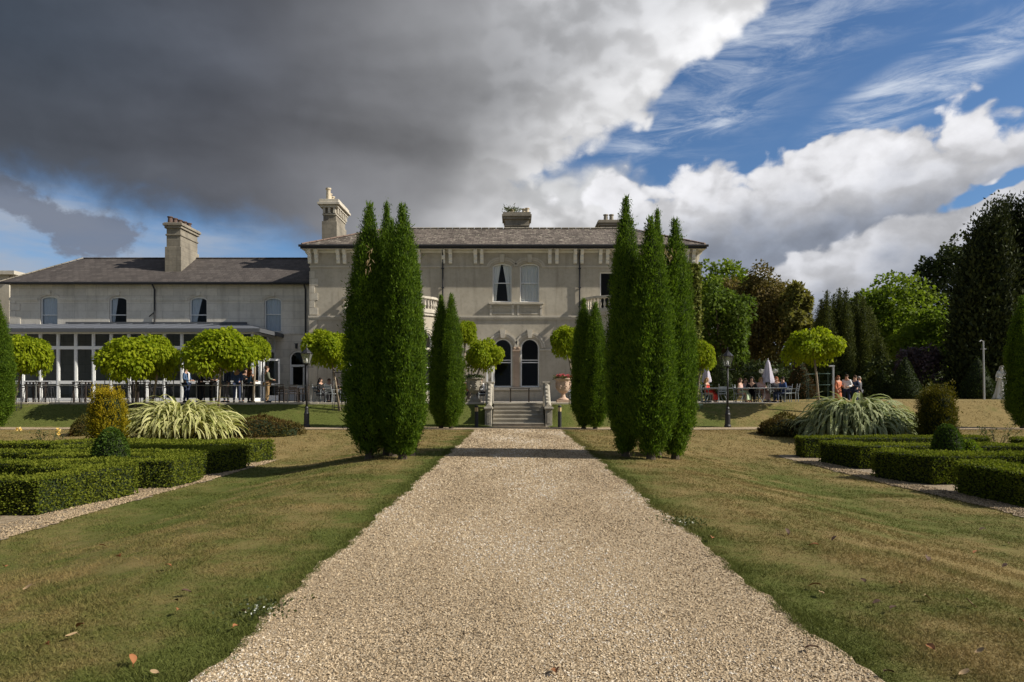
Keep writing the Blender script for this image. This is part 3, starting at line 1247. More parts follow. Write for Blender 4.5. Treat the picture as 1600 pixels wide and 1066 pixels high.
# ================================================================= the main house
HD = 40.0
H = lambda px: px2(px, HD)
HZ = lambda py: pz2(py, HD)
hf = flat(HD)
XL, XR = H(484.5), H(1089.5)
OV = 0.46                      # eaves overhang
ZTOP = HZ(391)
YB = 48.0
house = thing('country_house', 'two storey grey stucco country house with bracketed eaves and slate hipped roof', 'house', (0, HD, TERR))

up_w = [Hole(H(784.5), 0.56, HZ(472), HZ(411), 0.22), Hole(H(827.5), 0.56, HZ(472), HZ(411), 0.22)]
gr_w = [Hole(H(785.5), 0.55, HZ(605), HZ(529), 0.55), Hole(H(828), 0.55, HZ(605), HZ(529), 0.55)]
fr_w = [Hole(H(px), 0.47, HZ(489), HZ(425), 0.0) for px in (574, 646, 950, 1022)]
mb = MB()
wall_mesh(mb, XL, XR, TERR - 0.3, ZTOP, up_w + gr_w + fr_w, hf, 0.30)
mb.face([(XL, HD, 0.7), (XL, YB, 0.7), (XL, YB, ZTOP), (XL, HD, ZTOP)])
mb.face([(XR, HD, 0.7), (XR, YB, 0.7), (XR, YB, ZTOP), (XR, HD, ZTOP)])
mb.face([(XL, YB, 0.7), (XR, YB, 0.7), (XR, YB, ZTOP), (XL, YB, ZTOP)])
mb.build('wall', M_STUCCO, house)
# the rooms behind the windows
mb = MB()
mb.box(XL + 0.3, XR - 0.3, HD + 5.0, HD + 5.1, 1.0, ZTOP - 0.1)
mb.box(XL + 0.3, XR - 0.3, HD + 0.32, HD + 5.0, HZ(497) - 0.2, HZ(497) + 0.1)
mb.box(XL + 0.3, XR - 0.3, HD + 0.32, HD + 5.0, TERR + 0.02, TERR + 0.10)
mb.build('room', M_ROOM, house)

# eaves: soffit, cornice, gutter
mb = MB()
mb.box(XL - 0.06, XR + 0.06, HD - 0.07, HD - 0.002, ZTOP - 0.16, ZTOP - 0.02)
mb.build('cornice', M_BRACKET, house)
mb = MB()
mb.box(XL - OV + 0.04, XR + OV - 0.04, HD - OV + 0.04, YB + OV - 0.04, ZTOP + 0.002, ZTOP + 0.05)
mb.build('soffit', M_BRACKET, house)
ZE = ZTOP + 0.22
mb = MB()
mb.tube([(XL - OV - 0.05, HD - OV - 0.06, ZE - 0.06), (XR + OV + 0.05, HD - OV - 0.06, ZE - 0.06)], 0.075, 8)
mb.box(XL - OV + 0.02, XR + OV - 0.02, HD - OV + 0.006, HD - OV + 0.036, ZTOP + 0.0, ZE - 0.02)
mb.build('gutter', M_IRON, house)
xr0, xr1 = px2(605, 43.4), px2(980, 43.4)
ZR = pz2(357, 43.4)
hip_roof(house, XL - OV, XR + OV, HD - OV, HD + 8.0, ZE + 0.02, xr0, xr1, 43.5, ZR, M_SLATE)
tile_run(house, (XL - OV + 0.08, HD - OV + 0.08, ZE + 0.05), (xr0, 43.5, ZR + 0.02))
tile_run(house, (xr1, 43.5, ZR + 0.02), (XR + OV - 0.08, HD - OV + 0.08, ZE + 0.05))
tile_run(house, (xr0, 43.5, ZR + 0.01), (xr1, 43.5, ZR + 0.01), m=M_CHIM)

# paired brackets under the eaves
prof = [(0.0, 0.0), (-0.10, 0.02), (-0.13, 0.12), (-0.12, 0.22), (-0.18, 0.30), (-0.20, 0.42), (-0.18, 0.50), (-0.28, 0.60), (-0.36, 0.70), (-0.36, 0.80), (0.0, 0.80)]
mb = MB()
w = 0.10
L_ = [(-w, y, z) for y, z in prof]
R_ = [(w, y, z) for y, z in prof]
mb.face(L_)
mb.face(list(reversed(R_)))
for i in range(len(prof)):
    j = (i + 1) % len(prof)
    mb.face([L_[i], R_[i], R_[j], L_[j]])
br0 = mb.build('bracket', M_BRACKET, None)
first = True
for px in (484.5, 495, 529, 539, 574, 585, 618, 628, 655, 693, 704, 743, 753, 859, 870, 898.6, 909, 938, 949, 983, 993, 1030, 1041, 1073, 1083):
    c = br0 if first else share(br0, house)
    c.parent = house
    c.location = Vector((H(px), HD - 0.004, ZTOP - 0.80)) - house.location
    first = False
# corner brackets looking sideways
for px, yy in ((484.5, 40.3), (484.5, 40.8)):
    c = share(br0, house)
    c.location = Vector((XL + 0.004, yy, ZTOP - 0.80)) - house.location
    c.rotation_euler = (0, 0, -math.pi / 2)
for yy in (40.3, 40.8):
    c = share(br0, house)
    c.location = Vector((XR - 0.004, yy, ZTOP - 0.80)) - house.location
    c.rotation_euler = (0, 0, math.pi / 2)

# string courses, plinth
z = HZ(417)
for a, b in ((XL - 0.05, H(765)), (H(846.5), XR + 0.05)):
    mb = MB()
    mbox(mb, hf, a, b, z - 0.045, z + 0.045, -0.05, 0.0)
    mb.build('string_course', M_TRIM, house)
for a, b in ((XL - 0.08, H(610) - 2.75), (H(610) + 2.75, H(986) - 2.75), (H(986) + 2.75, XR + 0.08)):
    mb = MB()
    mbox(mb, hf, a, b, HZ(496.5), HZ(493.6), -0.10, 0.0)
    mbox(mb, hf, a, b, HZ(499.5), HZ(496.6), -0.055, 0.0)
    mb.build('string_course', M_TRIM, house)
for a, b in ((H(687), H(771)), (H(800), H(813.2)), (H(843), H(910))):
    mb = MB()
    mbox(mb, hf, a, b, HZ(548), HZ(545.5), -0.05, 0.0)
    mb.build('impost_band', M_TRIM, house)
for a, b in ((XL - 0.09, H(610) - 2.75), (H(610) + 2.75, H(986) - 2.75), (H(986) + 2.75, XR + 0.09)):
    mb = MB()
    mbox(mb, hf, a, b, TERR - 0.1, TERR + 0.55, -0.07, 0.0)
    mb.build('plinth', M_STUCCO, house)

# quoins at the left corner, and pilaster below
q0 = None
zq = HZ(492)
i = 0
while zq < HZ(419) - 0.3:
    wq = 0.46 if i % 2 == 0 else 0.27
    mb = MB()
    mbox(mb, hf, XL - 0.035, XL + wq, zq + 0.008, zq + 0.415, -0.04, 0.0)
    mb.face([(XL - 0.035, HD, zq + 0.008), (XL - 0.035, HD + 0.3, zq + 0.008), (XL - 0.035, HD + 0.3, zq + 0.415), (XL - 0.035, HD, zq + 0.415)])
    mb.build('quoin', M_TRIM, house)
    zq += 0.425
    i += 1
mb = MB()
mbox(mb, hf, XL - 0.05, XL + 0.42, TERR, HZ(500), -0.06, 0.0)
mb.build('pilaster', M_STUCCO, house)

# upper pair of windows
cw = up_w[0]
window(house, cw, hf, rails=((HZ(442), 0.05),), curtain=((cw.uc - cw.hw, cw.uc - 0.06, cw.zb, cw.zt, -1), (cw.uc + 0.02, cw.uc + cw.hw, cw.zb, cw.zt, 1)), label='sash window with curtains drawn aside')
cw = up_w[1]
window(house, cw, hf, rails=((HZ(442), 0.05),), curtain=((cw.uc - cw.hw, cw.uc + cw.hw, cw.zb, cw.zt, 0),), label='sash window with closed net curtain')
for h in up_w:
    hood(house, h, hf, 1.0, 0.14, 0.34, -0.06, legs=0.0)
    keystone(house, h.uc, h.zt + 0.02, HZ(398), hf, w0=0.22, w1=0.30, d=-0.11)
mb = MB()
mbox(mb, hf, H(764), H(849.5), HZ(475.5), HZ(473), -0.20, 0.0)
mbox(mb, hf, H(766), H(847.5), HZ(477.6), HZ(475.6), -0.12, 0.0)
mb.build('sill', M_TRIM, house)
mb = MB()
for a, b in ((H(769), H(800)), (H(812), H(843))):
    mbox(mb, hf, a, b, HZ(491), HZ(489.5), -0.035, 0)
    mbox(mb, hf, a, b, HZ(480.5), HZ(479), -0.035, 0)
    mbox(mb, hf, a, a + 0.05, HZ(489.4), HZ(480.6), -0.035, 0)
    mbox(mb, hf, b - 0.05, b, HZ(489.4), HZ(480.6), -0.035, 0)
mb.build('panel', M_TRIM, house)
for px in (767, 801.5, 809.8, 845.5):
    mb = MB()
    mbox(mb, hf, H(px) - 0.075, H(px) + 0.075, HZ(481.5), HZ(477.7), -0.115, 0.0)
    mbox(mb, hf, H(px) - 0.06, H(px) + 0.06, HZ(493), HZ(481.6), -0.065, 0.0)
    mb.build('console', M_TRIM, house)

# ground pair of windows
for i, h in enumerate(gr_w):
    window(house, h, hf, d=0.12, w=0.075, rails=((HZ(562.7), 0.045), (HZ(566.5), 0.05)), curtain=None, label='tall arched sash window on the ground floor')
    hood(house, h, hf, 1.0, 0.13, 0.36, -0.07)
    keystone(house, h.uc, h.zt + 0.02, HZ(515.5), hf, w0=0.22, w1=0.34, d=-0.14)
mb = MB()
mbox(mb, hf, H(802), H(811.5), HZ(607), HZ(549), -0.05, 0.0)
mb.build('pier', M_PINK, house)
mb = MB()
mbox(mb, hf, H(800.7), H(812.8), HZ(549), HZ(546.5), -0.11, 0.0)
mbox(mb, hf, H(801.3), H(812.2), HZ(546.4), HZ(542.5), -0.085, 0.0)
mb.ball((H(803.4), HD - 0.09, HZ(544)), 0.07, 0.05, 0.07)
mb.ball((H(810.1), HD - 0.09, HZ(544)), 0.07, 0.05, 0.07)
mb.build('capital', M_PINK, house)
mb = MB()
mbox(mb, hf, H(768), H(846), HZ(609.5), HZ(605.6), -0.14, 0.0)
mb.build('sill', M_TRIM, house)

# French windows onto the balconies
for h in fr_w:
    window(house, h, hf, d=0.10, w=0.07, rails=(), label='plain balcony window')

# down pipes
for px in (692, 905.5):
    mb = MB()
    mb.tube([(H(px), HD - OV + 0.1, ZTOP - 0.05), (H(px), HD - 0.10, ZTOP - 0.42), (H(px), HD - 0.09, HZ(492)), (H(px), HD - 0.17, HZ(497)), (H(px), HD - 0.12, TERR)], 0.045, 8)
    for zz in (HZ(420), HZ(450), HZ(480)):
        mb.box(H(px) - 0.075, H(px) + 0.075, HD - 0.14, HD - 0.02, zz - 0.03, zz + 0.03)
    mb.build('drainpipe', M_IRON, house)

# bow bays with balustraded balconies
for ci, cpx in enumerate((610, 986)):
    cx = H(cpx)
    A_, B_ = 2.70, 1.75
    bm_ = bow(cx, A_, B_, HD)
    zb1 = HZ(495)
    hs = [Hole(q, 0.24, TERR + 0.55, HZ(522), 0.5) for q in (-0.98, -0.0, 0.98)]
    mb = MB()
    wall_mesh(mb, -math.pi / 2, math.pi / 2, TERR - 0.2, zb1, hs, bm_, 0.24, extra=list(np.linspace(-1.5, 1.5, 31)))
    bay = mb.build('bow_bay', M_STUCCO, house)
    for h in hs:
        window(bay, h, bm_, su=2.0 if abs(h.uc) > 0.5 else 2.7, d=0.07, w=0.07, rails=((HZ(575), 0.04), (HZ(600), 0.035), (HZ(549), 0.07)),
               name='window')
        hood(bay, h, bm_, 2.2, 0.10, 0.30, -0.06)
    mb = MB()
    for zz0, zz1, dd in ((HZ(488), HZ(492), -0.16), (HZ(492.2), HZ(496), -0.10), (HZ(548), HZ(545), -0.05)):
        mbox(mb, bm_, -math.pi / 2, math.pi / 2, min(zz0, zz1), max(zz0, zz1), dd, 0.0, nu=28)
    mb.face([bm_(u, HZ(489.5), 0.0) for u in np.linspace(-math.pi / 2, math.pi / 2, 25)])
    mb.build('balcony_slab', M_TRIM, house)
    mb = MB()
    mbox(mb, bm_, -math.pi / 2, math.pi / 2, HZ(470.5), HZ(467), -0.13, 0.10, nu=28)
    mbox(mb, bm_, -math.pi / 2, math.pi / 2, HZ(488.2), HZ(486), -0.11, 0.09, nu=28)
    mb.build('balcony_rail', M_TRIM, house)
    zb0 = HZ(486)
    hb = HZ(470.6) - zb0
    bal = None
    for k in range(27):
        u = -1.50 + 3.0 * k / 26
        p = Vector(bm_(u, zb0, -0.01))
        if bal is None:
            bal = MB().lathe([(0.062, 0), (0.062, 0.05), (0.035, 0.09), (0.072, 0.22), (0.058, 0.33), (0.03, 0.44), (0.035, 0.50), (0.06, 0.53), (0.06, hb)], n=8).build('baluster', M_TRIM, None)
            bal.parent = house
            bal.location = p - house.location
        else:
            share(bal, house).location = p - house.location

# chimneys of the main house
chimney(house, px2(505, 43), px2(525, 43), 43.0, 45.3, 9.9, pz2(321, 43), pz2(313, 43) + 0.03, [(px2(511.5, 43.3) + 0.05, 43.35, 0.92), (px2(514, 44) + 0.05, 43.95, 0.72), (px2(514, 44) + 0.05, 44.6, 0.72)], cap=0.30, shoulder=pz2(346, 43))
c3 = chimney(house, px2(789, 46), px2(826, 46), 46.0, 47.6, 10.5, pz2(339, 46), pz2(332, 46), [(px2(800, 46), 46.8, 0.45), (px2(819, 46), 46.8, 0.5), (px2(824, 46), 46.8, 0.55)], cap=0.20, corb=False, shoulder=None)
chimney(house, px2(938, 46), px2(985, 46), 46.0, 47.6, 10.5, pz2(349, 46), pz2(344, 46) , [(px2(948, 46), 46.5, 0.55), (px2(957, 46), 46.5, 0.55)], potm=M_GREYSHADED, cap=0.18, corb=False)
rg = np.random.default_rng(5)
n = 260
pos = np.stack([rg.normal(px2(800, 46.7), 0.28, n), rg.normal(46.8, 0.25, n), pz2(331, 46.8) + np.abs(rg.normal(0, 0.12, n))], -1)
dr = np.stack([rg.normal(0, 1, n), rg.normal(0, 1, n), np.abs(rg.normal(0.3, 0.6, n))], -1)
vts = leaf_arrays(pos - np.array(c3.location) * 0, dr, rg.normal(size=(n, 3)), rg.uniform(0.12, 0.32, n), rg.uniform(0.03, 0.07, n))
weeds = thing('chimney_weeds', 'wild green weeds growing out of the chimney stack behind the roof ridge', 'plant', (px2(800, 46.7), 46.8, pz2(332, 46.8)))
o = link_mesh('foliage', np_mesh('foliage', vts - np.array(weeds.location), 4, rg.random(n)), L_ROSE, weeds)


# ================================================================= the left wing
WD = 42.0
W = lambda px: px2(px, WD)
WZ = lambda py: pz2(py, WD)
wf = flat(WD)
wing = thing('house_wing', 'lower two storey ashlar wing with dark slate roof behind the glass conservatory', 'house', (W(250), WD, TERR))
wx0, wx1 = W(16), XL - 0.003
wzt = WZ(444)
ww = [Hole(W(76), 0.53, WZ(519), WZ(462), 0.24), Hole(W(184), 0.53, WZ(519), WZ(463), 0.24), Hole(W(309.5), 0.53, WZ(519), WZ(463.5), 0.24), Hole(W(426), 0.52, WZ(519), WZ(464.5), 0.24)]
dh = Hole(W(464.5), 0.50, TERR + 0.03, WZ(548), 0.50)
mb = MB()
wall_mesh(mb, wx0, wx1, 0.7, wzt, ww + [dh], wf, 0.26)
mb.face([(wx0, WD, 0.7), (wx0, 50, 0.7), (wx0, 50, wzt), (wx0, WD, wzt)])
mb.face([(wx0, 50, 0.7), (wx1, 50, 0.7), (wx1, 50, wzt), (wx0, 50, wzt)])
mb.build('wall', M_ASHLAR, wing)
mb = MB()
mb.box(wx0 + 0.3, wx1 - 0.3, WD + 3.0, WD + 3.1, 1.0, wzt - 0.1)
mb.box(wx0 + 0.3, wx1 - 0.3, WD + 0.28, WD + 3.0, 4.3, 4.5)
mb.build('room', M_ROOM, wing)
zE = wzt + 0.04
wr0, wr1 = px2(130, 45.2), XL - 0.003
wzr = pz2(404, 45.2)
mb = MB()
A, B = (wx0 - 0.5, WD - 0.42, zE), (wr1, WD - 0.42, zE)
R0, R1 = (wr0, 45.2, wzr), (wr1, 45.2, wzr)
Bb, Ab = (wr1, 48.8, zE), (wx0 - 0.5, 48.8, zE)
mb.face([A, B, R1, R0])
mb.face([Ab, A, R0])
mb.face([Bb, Ab, R0, R1])
mb.face([A, Ab, Bb, B])
mb.build('roof', M_SLATE2, wing)
tile_run(wing, (wx0 - 0.45, WD - 0.38, zE + 0.02), (wr0, 45.2, wzr + 0.01), m=M_CHIM)
tile_run(wing, (wr0, 45.2, wzr + 0.0), (wr1 - 0.3, 45.2, wzr + 0.0), m=M_SLATE2, r=0.09)
mb = MB()
mb.tube([(wx0 - 0.55, WD - 0.47, zE - 0.04), (wr1, WD - 0.47, zE - 0.04)], 0.075, 8)
mb.box(wx0 - 0.1, wr1, WD - 0.42, WD - 0.003, wzt - 0.03, wzt + 0.02)
mb.build('gutter', M_IRON, wing)
for px, z0 in ((242.5, WZ(512)), (477.8, TERR)):
    mb = MB()
    mb.tube([(W(px), WD - 0.40, wzt - 0.02), (W(px), WD - 0.09, wzt - 0.35), (W(px), WD - 0.09, z0)], 0.05, 8)
    if px < 300: mb.tube([(W(px), WD - 0.09, WZ(488)), (W(px) - 0.35, WD - 0.07, WZ(495))], 0.03, 6)
    mb.build('drainpipe', M_IRON, wing)
# string courses broken by the windows, keystones, sills
mb = MB()
cuts = [wx0 - 0.04] + sum([[h.uc - h.hw - 0.12, h.uc + h.hw + 0.12] for h in ww], []) + [wx1 - 0.25]
for a, b in zip(cuts[::2], cuts[1::2]):
    mb = MB()
    mbox(mb, wf, a, b, WZ(469), WZ(465.5), -0.06, 0.0)
    mbox(mb, wf, a, b, WZ(471), WZ(469.1), -0.03, 0.0)
    mb.build('string_course', M_ASHLAR, wing)
mb = MB()
mbox(mb, wf, W(432), wx1 - 0.2, WZ(523), WZ(519.5), -0.09, 0.0)
mbox(mb, wf, W(412), W(440), WZ(519.4), WZ(517.5), -0.12, 0.0)
mb.build('string_course', M_ASHLAR, wing)
for i, h in enumerate(ww):
    hood(wing, h, wf, 1.0, 0.05, 0.19, -0.055, m=M_ASHLAR)
    keystone(wing, h.uc, h.zt + 0.03, h.zt + 0.29, wf, w0=0.24, w1=0.30, d=-0.09, m=M_ASHLAR)
    cur = None
    if i in (0, 3):
        cur = ((h.uc - h.hw, h.uc + h.hw, h.zb, h.zt, 0),)
    elif i == 1:
        cur = ((h.uc - h.hw, h.uc - 0.1, h.zb, h.zt, -1),)
    elif i == 2:
        cur = ((h.uc - h.hw, h.uc + 0.2, h.zb, h.zt, -1),)
    window(wing, h, wf, d=0.11, w=0.06, rails=((WZ(491 if i == 3 else 492), 0.05),), curtain=cur, cmat=M_BLUECURT)
# quoins at the far left
zq = WZ(600)
for i in range(16):
    wq = 0.62 if i % 2 else 0.34
    if zq > WZ(473): break
    mb = MB()
    mbox(mb, wf, wx0 - 0.03, wx0 + wq, zq + 0.008, zq + 0.40, -0.035, 0.0)
    mb.build('quoin', M_ASHLAR, wing)
    zq += 0.41
# arched door
fr = window(wing, dh, wf, d=0.10, w=0.09, rails=((WZ(571.5), 0.14),), name='door', label='white arched door with glazed upper half')
mb = MB()
mbox(mb, wf, dh.uc - 0.41, dh.uc + 0.41, TERR + 0.05, WZ(603), 0.105, 0.155)
mbox(mb, wf, dh.uc - 0.41, dh.uc - 0.31, WZ(603) + 0.003, WZ(574), 0.105, 0.155)
mbox(mb, wf, dh.uc + 0.31, dh.uc + 0.41, WZ(603) + 0.003, WZ(574), 0.105, 0.155)
mb.build('door_leaf', M_WHITE, fr)
mb = MB()
mb.tube([(dh.uc + 0.34, WD + 0.08, WZ(603)), (dh.uc + 0.24, WD + 0.06, WZ(603))], 0.015, 6)
mb.build('handle', M_STEEL, fr)
# wall lantern
mb = MB()
mb.box(W(463.5) - 0.06, W(463.5) + 0.06, WD - 0.12, WD - 0.002, WZ(545), WZ(538))
mb.box(W(463.5) - 0.09, W(463.5) + 0.09, WD - 0.16, WD - 0.002, WZ(537.9), WZ(537))
o = mb.build('wall_lamp', M_IRON, wing)
# chimney of the wing
chimney(wing, px2(260, 43.2), px2(282, 43.2), 43.2, 45.5, 7.8, pz2(353, 43.2), pz2(348, 43.2), [(px2(267, 43.6) + 0.1 * k, 43.5 + 0.42 * k, 0.5) for k in range(5)], potm=M_REDPOT, cap=0.17, corb=False, shoulder=pz2(386, 43.2), pot_h=0.4)

# block beyond, far left
mb = MB()
ax1 = px2(14, 46) 
annex = thing('flat_roofed_block', 'plain beige flat roofed block beyond the left end of the wing', 'house', (ax1 - 6, 46, TERR))
mb.box(ax1 - 14, ax1, 46.0, 56.0, 0.7, pz2(430, 46))
mb.build('wall', M_STUCCO, annex)
mb = MB()
mb.box(ax1 - 14.3, ax1 + 0.55, 45.7, 56.3, pz2(429.8, 46), pz2(424, 46))
mb.build('coping', M_TRIM, annex)

# ================================================================= the conservatory
KD = 38.5
K = lambda px: px2(px, KD)
KZ = lambda py: pz2(py, KD)
kf = flat(KD)
cons = thing('conservatory', 'long white framed glass conservatory with grey metal roof along the wing', 'conservatory', (K(200), KD, TERR))
kx0, kx1 = K(8.2 - 27.6 * 2), K(394.8)
rowsz = [(TERR + 0.0, KZ(622)), (KZ(600), KZ(595)), (KZ(546), KZ(541)), (KZ(522), KZ(518.5))]
mull = [kx0 + (kx1 - kx0) * k / 16 for k in range(17)]
base = None
mw = 0.085
for a in mull:
    if base is None:
        mb = MB()
        mb.box(-mw, mw, -0.05, 0.09, 0, rowsz[3][1] - TERR)
        mb.box(-0.032, 0.032, -0.075, -0.052, 0.1, rowsz[3][0] - TERR)
        base = mb.build('mullion', M_FRAME, None)
        base.parent = cons
        base.location = Vector((a, KD, TERR)) - cons.location
    else:
        share(base, cons).location = Vector((a, KD, TERR)) - cons.location
for z0, z1 in rowsz:
    MB().box(kx0 - 0.05, kx1 + 0.088, KD - 0.062, KD + 0.07, z0, z1).build('transom', M_FRAME, cons)
pb = {}
for r in range(3):
    z0, z1 = rowsz[r][1], rowsz[r + 1][0]
    for a, b in zip(mull, mull[1:]):
        if r not in pb:
            o = MB()
            o.face([(-(b - a) / 2, 0, 0), ((b - a) / 2, 0, 0), ((b - a) / 2, 0, z1 - z0), (-(b - a) / 2, 0, z1 - z0)])
            pb[r] = o = o.build('glass_pane', M_TINTED, None)
            o.parent = cons
        else:
            o = share(pb[r], cons)
        o.location = Vector(((a + b) / 2, KD + 0.03, z0)) - cons.location
# right hand end, glazed with an open door
kg = sidewall(kx1, 1)
ends = [KD + 0.09, KD + 1.15, KD + 2.25, WD - 0.06]
for y in ends[1:]:
    MB().box(kx1 - 0.07, kx1 + 0.06, y - 0.07, y + 0.055, TERR, rowsz[3][1]).build('mullion', M_FRAME, cons)
for i, (z0, z1) in enumerate(rowsz):
    MB().box(kx1 - 0.05, kx1 + 0.07, KD + 0.093, WD - 0.14, z0 + 0.003, z1 - 0.003).build('transom', M_FRAME, cons)
for r in (0, 1, 2):
    for a, b in zip(ends, ends[1:]):
        mb = MB()
        mb.face([(kx1 + 0.01, a, rowsz[r][1]), (kx1 + 0.01, b, rowsz[r][1]), (kx1 + 0.01, b, rowsz[r + 1][0]), (kx1 + 0.01, a, rowsz[r + 1][0])])
        mb.build('glass_pane', M_TINTED, cons)
mb = MB()
hx, hy = kx1 + 0.10, KD + 1.30
ddx, ddy = 0.88, 0.30
for t0, t1, z0, z1 in ((0.0, 0.11, TERR + 0.03, 3.55), (0.89, 1.0, TERR + 0.03, 3.55), (0.11, 0.89, TERR + 0.03, TERR + 0.35), (0.11, 0.89, 3.43, 3.55), (0.11, 0.89, 2.0, 2.1)):
    n_ = Vector((-ddy, ddx, 0)).normalized() * 0.025
    p, q = Vector((hx + ddx * t0, hy + ddy * t0, 0)), Vector((hx + ddx * t1, hy + ddy * t1, 0))
    poly = [(p - n_).xy, (q - n_).xy, (q + n_).xy, (p + n_).xy]
    mb.prism([tuple(v) for v in poly], z0, z1)
dd_ = mb.build('door', M_FRAME, cons)
dd_['label'] = 'open glazed door at the end of the conservatory'
mb = MB()
mb.face([(hx + ddx * 0.1, hy + ddy * 0.1, TERR + 0.3), (hx + ddx * 0.9, hy + ddy * 0.9, TERR + 0.3), (hx + ddx * 0.9, hy + ddy * 0.9, 3.45), (hx + ddx * 0.1, hy + ddy * 0.1, 3.45)])
mb.build('pane', M_TINTED, dd_)
# roof
ry0 = KD - 0.42
rz0, rz1 = pz2(513.5, ry0), pz2(506.5, WD)
rx1 = px2(404.5, ry0)
mb = MB()
top = [(kx0 - 0.5, ry0, rz0), (rx1, ry0, rz0), (rx1, WD - 0.01, rz0 + 0.05), (rx1 - 2.2, WD - 0.01, rz1), (kx0 - 0.5, WD - 0.01, rz1)]
mb.face([top[0], top[1], top[3], top[4]])
mb.face([top[1], top[2], top[3]])
bot = [(x_, y_, rz0 - 0.03) for x_, y_, _ in (top[0], top[1], top[2], top[4])]
mb.face(list(reversed(bot)))
mb.face([top[0], top[4], bot[3], bot[0]])
rf = mb.build('roof', M_ZINC, cons)
base = None
for a in np.arange(kx0 + 0.3, rx1 - 2.3, 0.99):
    if base is None:
        mb = MB()
        mb.tube([(0, 0, 0.0), (0, WD - 0.05 - ry0, rz1 - rz0)], 0.022, 5)
        base = mb.build('standing_seam', M_ZINC, None)
        base.parent = rf
    else:
        base = share(base, rf)
    base.location = Vector((a, ry0, rz0 + 0.012)) - wloc(rf)
mb = MB()
mb.box(kx0 - 0.5, rx1 + 0.03, ry0 - 0.06, ry0 - 0.003, rz0 - 0.20, rz0 + 0.01)
mb.box(rx1 + 0.003, rx1 + 0.06, ry0 - 0.003, WD - 0.02, rz0 - 0.20, rz0 + 0.03)
mb.box(kx0 - 0.45, rx1 - 0.05, ry0, KD - 0.08, rz0 - 0.12, rz0 - 0.04)
mb.box(K(40), rx1 - 2.2, WD - 0.10, WD - 0.012, rz1 - 0.02, rz1 + 0.12)
mb.build('fascia', M_GREY, cons)
mb = MB()
mb.box(kx0, kx1 - 0.1, KD + 0.2, WD - 0.02, TERR + 0.016, TERR + 0.03)
mb.build('floor', M_ROOM, cons)
# things inside: pale columns / chairs dimly seen
mb = MB()
for px in (60, 100, 205, 330):
    mb.box(K(px), K(px) + 0.7, KD + 2.6, KD + 2.65, TERR + 0.2, TERR + 1.1)
    mb.box(K(px) + 0.04, K(px) + 0.66, KD + 2.1, KD + 2.58, TERR + 0.42, TERR + 0.5)
mb.build('seat', M_CURTAIN, cons)

# open white door leaf beside the ground floor window
dl = thing('open_door', 'white framed glazed door standing open left of the arched windows', 'door', (H(766), HD - 0.5, TERR))
mb = MB()
for a, b in ((H(760.5), H(763.2)), (H(768.5), H(771.2))):
    mb.box(a, b, HD - 0.55, HD - 0.49, TERR + 0.02, HZ(574))
for z0, z1 in ((TERR + 0.02, TERR + 0.25), (HZ(577), HZ(574))):
    mb.box(H(763.2) + 0.002, H(768.5) - 0.002, HD - 0.545, HD - 0.495, z0, z1)
mb.build('frame', M_WHITE, dl)
mb = MB()
mb.face([(H(763), HD - 0.52, TERR + 0.2), (H(769), HD - 0.52, TERR + 0.2), (H(769), HD - 0.52, HZ(576)), (H(763), HD - 0.52, HZ(576))])
mb.build('pane', M_GLASS, dl)

